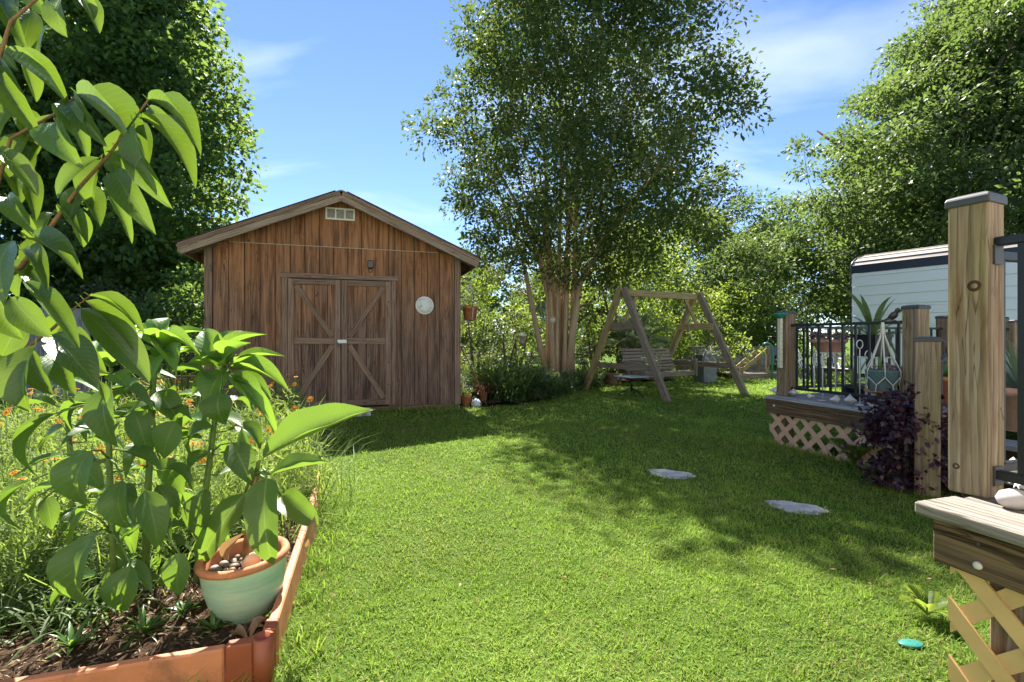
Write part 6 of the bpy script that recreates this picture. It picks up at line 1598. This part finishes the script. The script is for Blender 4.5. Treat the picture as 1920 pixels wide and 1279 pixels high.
M['lf_dry'] = veinleaf('leaf_dry', (0.30, 0.20, 0.12), (0.38, 0.27, 0.17), (0.45, 0.26, 0.10), 12, 0.4, 0.25, 0.7)
def variants(mat, outline, specs, nm='leaf'):
    out = []
    for i, (a_, f_, td_, wv_) in enumerate(specs):
        me = leaf_mesh(nm, a_, f_, outline, td_, wv_, 10, 0.10, i); me.materials.append(mat); out.append(me)
    return out
BIG = variants(M['lf_big'], ovate, [(0.10, 0.10, 0.08, 0.006), (0.16, 0.16, 0.15, 0.010), (0.05, 0.07, 0.18, 0.008), (0.20, 0.13, 0.25, 0.012)])
TOP = variants(M['lf_top'], lance, [(0.10, 0.20, 0.08, 0.006), (0.16, 0.28, 0.15, 0.006), (0.06, 0.15, 0.20, 0.006)])
elli = lambda t_: math.sin(math.pi * min(1, t_) ** 0.92) ** 0.72
BRA = variants(M['lf_branch'], elli, [(0.05, 0.12, 0.03, 0.008), (0.09, 0.20, 0.06, 0.010), (0.02, 0.26, 0.08, 0.008), (0.10, 0.10, 0.05, 0.014)])
BAN = []
for i, (a_, f_, td_, wv_) in enumerate(((0.02, 0.20, 0.02, 0.014), (0.12, 0.10, 0.10, 0.014), (0.06, 0.20, 0.10, 0.012))):
    me = leaf_mesh('leaf', a_, f_, strapo if i else lance, td_, wv_, 16, 0.10, i); me.materials.append(M['lf_banana']); BAN.append(me)
DRY = variants(M['lf_dry'], lance, [(0.20, 0.25, 0.1, 0.03), (0.1, 0.35, 0.3, 0.02)])

def put_leaf(parent, me, base, tip, width, nh, name='leaf', flat=1.0):
    base, tip = Vector(base), Vector(tip); x = tip - base; Ln = x.length; x /= Ln
    nz = Vector(nh); nz = (nz - x * nz.dot(x)).normalized(); y = nz.cross(x)
    mw = Matrix(((x.x * Ln, y.x * width, nz.x * Ln * flat, base.x), (x.y * Ln, y.y * width, nz.y * Ln * flat, base.y), (x.z * Ln, y.z * width, nz.z * Ln * flat, base.z), (0, 0, 0, 1)))
    return inst(name, me, parent, mw)
# Sheared matrices cannot be decomposed, so the axes above stay orthogonal: only scaled.

ban = thing('banana_plant', 'young banana plant with one long raised leaf in the glazed pot', 'plant', pq + tilt * 0.17)
bz = pq.y
mb = MB(); mb.tube([P(464, 1062, bz), P(467, 1010, bz), P(471, 960, bz), P(478, 900, bz + 0.01), P(484, 862, bz + 0.02)], [0.022, 0.020, 0.017, 0.013, 0.007], 9); obj('pseudostem', mb, plain('banana_stem', (0.26, 0.13, 0.05), 0.5, nscale=14, amt=0.6), ban)
for (bx, by, b_z, tx, ty, t_z, w, nh, k) in ((492, 860, 0.0, 702, 764, 0.10, 62, (-0.25, -0.72, 0.62), 0), (508, 890, 0.0, 618, 866, 0.14, 42, (0.0, -0.35, 0.95), 0), (500, 897, -0.05, 506, 1064, -0.16, 56, (0.12, -1, 0.12), 1), (458, 926, 0.0, 366, 1068, -0.06, 45, (0.25, -0.85, 0.35), 1), (528, 930, 0.05, 597, 985, 0.0, 46, (0.1, -0.8, 0.55), 2), (470, 860, 0.02, 452, 800, 0.05, 20, (0.3, -1, 0.1), 0)):
    b_, t_ = P(bx, by, bz + b_z), P(tx, ty, bz + t_z)
    put_leaf(ban, BAN[k], b_, t_, w / F * bz, nh)
    mb = MB(); mb.tube([P(480, 890, bz + 0.01), (P(480, 880, bz) + b_) / 2 + UP * 0.01, b_ - (t_ - b_).normalized() * (t_ - b_).length * 0.02], [0.009, 0.007, 0.005], 6); obj('leaf_stalk', mb, M['stem'], ban)
put_leaf(ban, DRY[0], P(590, 968, bz + 0.0), P(572, 1030, bz - 0.02), 0.04, (0.4, -0.8, 0.2), 'dry_leaf_tip')
put_leaf(ban, DRY[1], P(458, 1000, bz - 0.03), P(412, 1060, bz - 0.05), 0.03, (0.0, -0.8, 0.5), 'dry_leaf_tip')

# ------------------------------------------------------------------ tall big-leaved plants in the bed
def S(pts, Z): return [P(x, y, Z + dz) for x, y, dz in pts]
def big_plant(label, stem_pts, rad, leaves, rosette, seed):
    base = Vector(stem_pts[0]); t = thing('angel_trumpet_plant', label, 'plant', (base.x, base.y, BEDZ), 0, 'tall large-leaved plants in the bed')
    mb = MB(); mb.tube(stem_pts, rad, 8); obj('stem', mb, M['stem'], t)
    r2 = random.Random(seed)
    for (bx, by, tx, ty, w, kd, Zb, dz) in leaves:
        b_, t_ = P(bx, by, Zb), P(tx, ty, Zb + dz)
        nh = {'f': (r2.uniform(-0.3, 0.3), -1, 0.25), 'u': (r2.uniform(-0.2, 0.3), -0.5, 0.9), 'l': (-0.75, -0.65, 0.35), 'r': (0.75, -0.65, 0.35)}[kd]
        put_leaf(t, BIG[r2.randrange(4)], b_, t_, w / F * Zb, nh)
        sp_ = min(stem_pts, key=lambda q: (Vector(q) - b_).length)
        if (Vector(sp_) - b_).length > 0.03:
            mb = MB(); mb.tube([sp_, (Vector(sp_) + b_) / 2 + UP * 0.015, b_], [0.0045, 0.0035, 0.003], 5); obj('leaf_stalk', mb, M['stem'], t)
    # leaves spiralling up the stem
    n = len(stem_pts)
    for k in range(19):
        u = 0.08 + 0.84 * k / 18; i = min(int(u * (n - 1)), n - 2); f_ = u * (n - 1) - i
        p = Vector(stem_pts[i]).lerp(Vector(stem_pts[i + 1]), f_); a_ = k * 2.4 + seed
        d = Vector((math.cos(a_), math.sin(a_), -0.55 + 0.9 * u)).normalized(); l = r2.uniform(0.13, 0.19)
        if d.y < -0.3: d.y *= 0.3
        b_ = p + d * 0.05
        put_leaf(t, BIG[k % 4], b_, b_ + d.normalized() * l - UP * 0.03, l * 0.42, Vector((0, -0.15, 1)))
        mb = MB(); mb.tube([p, b_], [0.004, 0.003], 5); obj('leaf_stalk', mb, M['stem'], t)
    c = Vector(stem_pts[-1])
    for (tx, ty, dz, w, kd) in rosette:
        e = P(tx, ty, c.y + dz); nh = (r2.uniform(-0.2, 0.2), -0.35, 0.9) if kd == 'u' else (r2.uniform(-0.2, 0.2), -0.9, 0.45)
        l = (e - c).length; b_ = c + (e - c) * 0.10 - UP * r2.uniform(0, 0.03)
        put_leaf(t, TOP[r2.randrange(3)], b_, e, w / F * c.y, nh)
    for k in range(9):     # small central leaves
        a_ = k * 2.4; d = Vector((math.cos(a_) * 0.7, math.sin(a_) * 0.7, 1.0 - 0.09 * k)).normalized(); put_leaf(t, TOP[k % 3], c, c + d * (0.045 + 0.009 * k), 0.024 + 0.003 * k, Vector((-d.x, -d.y, 0.6)))
    return t
Z2 = 1.95
big_plant('large-leaved green plant with drooping heart-shaped leaves at the front of the bed', S([(218, 1135, -0.08), (210, 1000, -0.06), (205, 860, -0.04), (203, 760, -0.02), (208, 690, 0)], 1.86), [0.012, 0.011, 0.010, 0.008, 0.006],
    [(200, 726, 212, 842, 74, 'f', 1.72, -0.03), (172, 845, 150, 968, 88, 'f', 1.68, -0.03), (230, 900, 238, 1003, 56, 'f', 1.74, -0.02), (180, 998, 157, 1166, 90, 'f', 1.66, -0.04), (162, 958, 134, 1045, 44, 'l', 1.74, 0.0), (105, 775, 42, 895, 26, 'l', 1.74, 0.0), (86, 932, 100, 998, 32, 'r', 1.75, 0), (72, 930, 70, 990, 26, 'l', 1.75, 0), (245, 1060, 226, 1158, 62, 'f', 1.74, -0.02), (190, 760, 120, 800, 30, 'u', 1.85, 0.1), (215, 770, 290, 790, 34, 'u', 1.95, 0.1), (60, 900, 10, 1000, 30, 'l', 1.8, 0.0)],
    [(150, 640, 0.1, 34, 'f'), (260, 640, 0.1, 34, 'f'), (180, 620, 0.15, 34, 'f'), (240, 720, -0.05, 40, 'u'), (160, 700, -0.05, 38, 'u')], 1)
big_plant('large-leaved green plant whose tall stem ends in a bright leaf rosette', S([(272, 1095, 0), (276, 960, 0), (282, 830, 0), (287, 720, 0), (300, 645, 0)], Z2), [0.014, 0.013, 0.012, 0.011, 0.007],
    [(272, 920, 300, 1038, 52, 'r', 1.82, -0.02), (295, 910, 332, 980, 36, 'r', 1.9, 0.0), (250, 770, 282, 856, 50, 'r', 1.84, 0), (262, 712, 215, 762, 46, 'u', 1.9, 0.0), (292, 735, 345, 800, 46, 'u', 1.95, 0.0), (330, 790, 296, 866, 58, 'f', 1.83, -0.02), (300, 860, 350, 930, 44, 'r', 2.0, 0.05), (335, 1036, 330, 1128, 50, 'f', 1.82, -0.02), (262, 980, 230, 1060, 42, 'l', 1.9, 0)],
    [(312, 590, 0.06, 44, 'f'), (385, 608, 0.02, 30, 'u'), (353, 634, -0.06, 32, 'u'), (372, 652, -0.10, 24, 'u'), (240, 612, 0.0, 32, 'u'), (232, 662, -0.08, 40, 'u'), (330, 612, 0.1, 36, 'f'), (268, 600, 0.1, 34, 'f'), (330, 690, -0.12, 44, 'u'), (275, 706, -0.12, 46, 'u')], 2)
big_plant('large-leaved green plant with a wide leaf rosette in front of the shed', S([(368, 1090, 0), (380, 960, 0), (395, 850, 0.02), (404, 780, 0.03), (421, 686, 0.04)], 2.05), [0.014, 0.013, 0.012, 0.011, 0.007],
    [(380, 925, 366, 1024, 64, 'f', 1.9, -0.02), (435, 830, 474, 912, 52, 'u', 1.98, -0.03), (412, 738, 416, 800, 62, 'f', 1.95, -0.02), (400, 800, 340, 850, 50, 'u', 2.0, 0.0), (440, 800, 500, 840, 40, 'u', 2.05, 0.05), (395, 850, 345, 905, 44, 'l', 2.0, 0)],
    [(380, 612, 0.04, 46, 'f'), (349, 625, 0.02, 40, 'u'), (492, 617, 0.06, 34, 'u'), (528, 650, 0.02, 32, 'u'), (512, 682, -0.05, 34, 'u'), (546, 728, -0.08, 34, 'u'), (518, 738, 0.0, 30, 'u'), (335, 690, -0.05, 34, 'u'), (352, 735, -0.10, 46, 'u'), (500, 765, -0.10, 40, 'u'), (450, 612, 0.10, 40, 'f'), (534, 818, -0.06, 26, 'u'), (385, 760, -0.14, 50, 'u'), (460, 640, -0.08, 44, 'f'), (330, 655, 0.08, 34, 'u')], 3)
big_plant('large-leaved green plant with slim stem at the back of the tall group', S([(140, 1050, 0), (136, 930, 0), (130, 830, 0), (122, 740, 0), (118, 700, 0)], 2.25), [0.013, 0.012, 0.010, 0.008, 0.006],
    [(150, 790, 215, 830, 44, 'u', 2.2, 0), (120, 800, 70, 850, 44, 'u', 2.2, 0), (140, 860, 195, 920, 46, 'r', 2.2, 0)],
    [(90, 660, 0.1, 40, 'f'), (160, 670, 0.0, 40, 'f'), (60, 720, -0.1, 40, 'u'), (190, 720, -0.1, 42, 'u')], 4)

# ------------------------------------------------------------------ arching branches of a shrub that stands left of the frame
ZB_ = 1.22
br = thing('broadleaf_shrub', 'arching shrub branches with big glossy leaves hanging into the yard', 'shrub', (-1.75, 1.25, 0))
def twigs(pts, r0, r1):
    n = len(pts); mb = MB(); mb.tube(pts, [r0 + (r1 - r0) * i / (n - 1) for i in range(n)], 7); obj('branch', mb, M['twig'], br)
trunk = [Vector((-1.75, 1.25, -0.05)), Vector((-1.72, 1.25, 0.6)), Vector((-1.60, 1.24, 1.05)), P(-60, 560, 1.24)]
twigs(trunk, 0.03, 0.014)
twigs([P(-60, 560, 1.24), P(40, 500, 1.23), P(110, 405, ZB_), P(150, 350, ZB_), P(205, 290, ZB_), P(240, 240, ZB_), P(277, 188, ZB_)], 0.007, 0.002)
twigs([P(-60, 560, 1.24), P(-20, 400, 1.2), P(20, 260, 1.2), P(100, 215, 1.2), P(140, 182, 1.2)], 0.006, 0.002)
twigs([Vector((-1.68, 1.25, 0.85)), P(-40, 720, 1.35), P(30, 668, 1.35), P(100, 615, 1.35), P(130, 585, 1.35), P(168, 555, 1.35)], 0.007, 0.002)
twigs([P(-20, 400, 1.2), P(-30, 200, 1.15), P(20, 40, 1.15), P(90, -20, 1.15), P(160, -40, 1.15)], 0.006, 0.002)
BL_ = [(277, 187, 380, 284, 40, 'e', 0), (265, 220, 371, 347, 46, 'e', -0.02), (252, 232, 318, 392, 64, 'f', -0.04), (280, 200, 360, 282, 44, 'f', 0.05), (200, 285, 296, 362, 34, 'u', -0.06), (145, 177, 282, 297, 58, 'e', 0.03), (215, 320, 289, 437, 62, 'f', 0.02), (186, 296, 104, 372, 66, 'f', -0.05), (190, 300, 170, 392, 58, 'f', 0.03), (140, 190, 196, 272, 52, 'f', 0.0), (124, 196, 140, 254, 50, 'u', -0.03), (106, 230, 150, 312, 74, 'f', -0.02), (8, 100, 133, 190, 26, 'u', -0.04), (-12, 122, 76, 258, 62, 'f', -0.02), (-12, 272, 72, 366, 44, 'u', -0.05), (15, 370, 72, 442, 48, 'f', 0.02), (44, 447, 156, 516, 44, 'u', -0.02), (22, 452, 4, 566, 104, 'f', -0.08), (45, 528, 150, 650, 42, 'e', -0.02), (20, 558, 94, 632, 68, 'f', 0.03), (190, 350, 250, 457, 26, 'e', 0.0), (112, -6, 122, 68, 62, 'f', 0.0), (24, -14, 46, 88, 46, 'f', 0.03), (-6, 0, 26, 44, 40, 'e', 0), (150, -16, 178, 38, 22, 'e', 0.0), (60, -30, 100, 40, 50, 'f', 0.04),
       (60, 250, 20, 340, 60, 'f', 0.05), (40, 180, -30, 300, 60, 'f', 0.06), (100, 400, 60, 470, 50, 'f', 0.06), (150, 350, 130, 420, 44, 'f', 0.04), (20, 300, 40, 380, 50, 'e', 0.06), (205, 290, 262, 342, 50, 'f', 0.05), (0, 420, -30, 520, 60, 'f', 0.02), (35, 500, 90, 560, 40, 'u', 0.04), (-20, 180, 40, 230, 50, 'u', 0.05), (60, 100, 20, 40, 40, 'e', 0.06), (70, 480, 30, 560, 56, 'f', 0.05), (40, 470, 90, 540, 36, 'e', 0.02), (-10, 540, 40, 640, 60, 'f', 0.05), (110, 400, 165, 450, 34, 'e', 0.03), (85, 440, 60, 520, 44, 'f', 0.06), (30, 200, 70, 290, 52, 'e', 0.06), (100, 215, 60, 300, 50, 'f', 0.05), (150, 350, 190, 420, 46, 'e', 0.05), (240, 240, 225, 330, 52, 'f', 0.04), (-20, 60, 30, 130, 50, 'f', 0.04), (60, 20, 40, 100, 50, 'e', 0.05)]
r3 = random.Random(77)
for (x0, y0), (x1, y1) in (((40, 500), (277, 188)), ((-20, 400), (140, 182)), ((-30, 200), (160, -40))):
    for k in range(4):      # further leaves in two ranks along each branch
        f_ = (k + 0.5) / 4; bx, by = x0 + (x1 - x0) * f_, y0 + (y1 - y0) * f_
        sd_ = 1 if k % 2 else -1
        BL_.append((bx, by, bx + r3.uniform(25, 75) * (1 if sd_ > 0 else 0.4) + (0 if sd_ > 0 else -35), by + r3.uniform(65, 100), r3.uniform(34, 46), 'fe'[k % 2], r3.uniform(0.03, 0.12)))
r2 = random.Random(8)
for (bx, by, tx, ty, w, kd, dz) in BL_:
    nh = {'f': (r2.uniform(-0.35, 0.35), -0.95, 0.30), 'u': (r2.uniform(-0.1, 0.4), -0.45, 0.95), 'e': (0.62, -0.55, 0.62)}[kd]
    put_leaf(br, BRA[r2.randrange(4)], P(bx, by, ZB_ + dz), P(tx, ty, ZB_ + dz + r2.uniform(-0.08, 0.03)), 0.76 * w * (1.0 if kd == 'f' else 1.12) / F * ZB_, nh)
for (bx, by, tx, ty, w, kd, dz) in [(168, 555, 273, 622, 26, 'u', 0), (160, 565, 266, 668, 36, 'e', 0), (154, 580, 282, 716, 60, 'u', -0.02), (140, 620, 196, 698, 54, 'f', 0.03), (95, 628, 182, 722, 60, 'u', -0.05), (67, 647, 46, 774, 82, 'f', -0.06), (42, 600, 2, 668, 54, 'e', 0.03), (60, 660, 95, 740, 44, 'f', 0.05), (0, 690, -20, 760, 50, 'f', 0), (110, 655, 140, 740, 42, 'f', 0.05), (185, 715, 200, 756, 16, 'e', 0), (30, 640, 10, 700, 40, 'e', 0.06), (20, 680, 30, 760, 50, 'f', 0.04), (130, 590, 90, 640, 40, 'f', 0.03)]:
    nh = {'f': (r2.uniform(-0.35, 0.35), -0.95, 0.30), 'u': (r2.uniform(-0.1, 0.4), -0.5, 0.95), 'e': (0.62, -0.55, 0.62)}[kd]
    put_leaf(br, BRA[r2.randrange(4)], P(bx, by, 1.35 + dz), P(tx, ty, 1.35 + dz + r2.uniform(-0.08, 0.03)), w * (1.0 if kd == 'f' else 1.0) / F * 1.35, nh)

# ------------------------------------------------------------------ flowering plants in the bed
def flower_mesh():
    m_ = MB(); n = 9
    for k in range(n):
        a_ = 2 * math.pi * k / n; d = Vector((math.cos(a_), math.sin(a_), 0)); s_ = Vector((-math.sin(a_), math.cos(a_), 0))
        m_.add([d * 0.004, d * 0.014 + s_ * 0.005 + UP * 0.003, d * 0.020 + s_ * 0.003 + UP * 0.001, d * 0.020 - s_ * 0.003 + UP * 0.001, d * 0.014 - s_ * 0.005 + UP * 0.003], [(0, 4, 3, 2, 1)])
    m_.lathe((0, 0, 0.0), [(0.006, 0.0), (0.006, 0.003), (0.003, 0.006), (0.0005, 0.007)], 8)
    return m_.mesh('flower')
M['orange'] = leafmat('petal_orange', [(0, (0.62, 0.24, 0.02)), (1, (0.62, 0.24, 0.02))], 0.35, (0.8, 0.35, 0.02), 0.6, 0.2)
FLW = flower_mesh(); FLW.materials.append(M['orange'])
r2 = random.Random(15); spots = []
for Zc, x0, x1, n, h in ((2.30, -2.5, -1.75, 3, .42), (2.75, -2.9, -1.35, 5, .50), (3.25, -3.4, -1.45, 6, .55), (3.8, -4.0, -1.75, 6, .58), (4.5, -4.6, -2.0, 7, .60), (5.3, -5.2, -2.35, 7, .60), (6.0, -4.4, -2.75, 4, .55)):
    for k in range(n): spots.append((x0 + (x1 - x0) * (k + 0.5) / n + r2.uniform(-0.1, 0.1), Zc + r2.uniform(-0.15, 0.15), h * r2.uniform(0.85, 1.1)))
for i, (x, y, h) in enumerate(spots):
    t = thing('coreopsis_plant', 'feathery green clump with small orange flowers in the raised bed', 'plant', (x, y, BEDZ), 0, 'orange flowered clumps in the bed')
    n = 300
    tuft(t, (x, y, BEDZ - 0.01), n, h, 0.0075, M['lf_flower'], 0.15, (0.0, 0.55), 0.5)
    V, FA, rn = crown([((x + 0.1 * math.cos(k * 2.1), y + 0.1 * math.sin(k * 2.1), BEDZ + h * (0.25 + 0.16 * k)), 0.17) for k in range(4)], 4200, 0.055, 0.16, 0.9, 0.3); fobj('leaves', V, FA, M['lf_flower'], t, (x, y, BEDZ), {'rnd': rn}, kind='stuff')
    for k in range(r2.randint(2, 6)):
        fx, fy, fz = x + r2.gauss(0, 0.13), y + r2.gauss(0, 0.13), BEDZ + h * r2.uniform(0.9, 1.22)
        mb = MB(); mb.tube([(x + (fx - x) * 0.5, y + (fy - y) * 0.5, BEDZ + h * 0.3), (fx, fy, fz)], 0.0022, 4); st_ = obj('flower_stem', mb, M['stem'], t)
        inst('flower', FLW, t, Matrix.Translation((fx, fy, fz)) @ Matrix.Rotation(r2.uniform(-0.5, 0.5), 4, 'X') @ Matrix.Rotation(r2.uniform(0.1, 0.8), 4, 'X') @ Matrix.Scale(r2.uniform(0.85, 1.25), 4))
# strappy leaves at the left front and seedlings near the board
for i, (x, y, h) in enumerate(((-2.05, 2.05, .38), (-1.85, 2.2, .36), (-2.3, 2.3, .42), (-1.62, 2.38, .34), (-1.75, 1.92, .26), (-2.0, 1.85, .26))):
    t = thing('strappy_plant', 'clump of arching narrow green leaves near the front of the raised bed', 'plant', (x, y, BEDZ), 0, 'strappy clumps in the raised bed')
    tuft(t, (x, y, BEDZ - 0.01), 150, h, 0.011, M['lf_liriope'], 0.07, (0.1, 0.9), 0.7, 4)
sl = ['seedling of narrow leaves near the bed corner connector', 'leafy seedling beside the glazed pot foot', 'wide low seedling in the middle of the front board', 'low seedling farther along the front board', 'small seedling behind the low ones']
SEED = veinleaf('leaf_seedling', (0.05, 0.12, 0.025), (0.10, 0.18, 0.05), (0.28, 0.45, 0.04), 0.01, 0, 0.35)
for i, (x, y, n, L) in enumerate(((400, 1182, 12, 0.09), (420, 1165, 10, 0.085), (270, 1188, 26, 0.12), (135, 1215, 20, 0.11), (345, 1150, 22, 0.08))):
    q = G(x, y, BEDZ); t = thing('seedling', sl[i], 'plant', q, 0, 'seedlings in the bed soil'); strap_plant(t, q, n, L, 0.016, SEED, (0.2, 1.2), 0.35, 40 + i)
# mulch litter
n = 5200; pa = BA - rng.random(n) * 1.6; pb_ = BB + 0.03 + rng.random(n) * 1.2
pos = np.column_stack([pa * E1.x + pb_ * E2.x, pa * E1.y + pb_ * E2.y, BEDZ + 0.008 + 0.014 * rng.random(n)])
di = np.column_stack([rng.normal(0, 1, (n, 2)), rng.normal(0, 0.25, n)])
Lc = rng.uniform(0.012, 0.05, n); V, FA = leaf_quads(pos, di, Lc, rng.uniform(0.003, 0.010, n), 0.7)
lit = fobj('mulch_litter', V, FA, leafmat('mulch_chip', [(0, (0.05, 0.03, 0.02)), (0.5, (0.15, 0.095, 0.06)), (0.85, (0.32, 0.235, 0.155)), (1, (0.46, 0.38, 0.28))], 0.02, (0.2, 0.1, 0.05), 0.9, 0.1), None, attr={'rnd': np.repeat(rng.random(n), 4)}, kind='stuff'); tag(lit, 'brown mulch chips and dry litter on the bed soil', 'mulch')
for i, (x, y, x2, y2) in enumerate(((468, 1205, 505, 1160), (436, 1192, 468, 1196), (462, 1190, 500, 1175))):
    o = put_leaf(None, DRY[i % 2], G(x, y, BEDZ + 0.02), G(x2, y2, BEDZ + 0.035), 0.03, (0, -0.2, 1), 'dry_leaf'); tag(o, ['curled dry leaf lying against the bed corner', 'small dry leaf near the front board', 'pale dry leaf under the glazed pot'][i], 'leaf', 'dry leaves in the bed corner')
# tall weeds in front of the board and along the edges
for i, (x, y, h) in enumerate(((-1.02, 1.52, .15), (-0.93, 1.55, .12), (-1.42, 1.44, .10), (-0.80, 1.72, .10), (-0.84, 1.9, .09), (-0.92, 2.2, .10), (-1.0, 2.5, .11), (-1.06, 2.8, .12), (-1.12, 3.1, .12))):
    t = thing('grass_tuft', 'tuft of longer grass against the bed edging boards', 'grass', (x, y, 0), 0, 'long grass tufts along the edging'); tuft(t, (x, y, 0), 34 if h > .11 else 46, h, 0.006, M['grass'], 0.05, (0.05, 0.6), 0.35)
for k in range(12):
    b = DN + (DF - DN) * k / 11; q = AB(DL - 0.03, b); t = thing('grass_tuft', 'tuft of longer grass along the foot of the deck lattice', 'grass', (q.x, q.y, 0), 0, 'long grass tufts along the deck'); tuft(t, (q.x, q.y, 0), 40, 0.11, 0.007, M['grass'], 0.06, (0.05, 0.6), 0.35)
for k in range(12):
    q = shed_pt(2.3 + 0.115 * k, 0.05, 0); t = thing('grass_tuft', 'tuft of longer grass along the foot of the shed wall', 'grass', (q.x, q.y, 0), 0, 'long grass tufts along the shed'); tuft(t, (q.x, q.y, 0), 40, 0.14, 0.010, M['grass'], 0.06, (0.05, 0.6), 0.35)
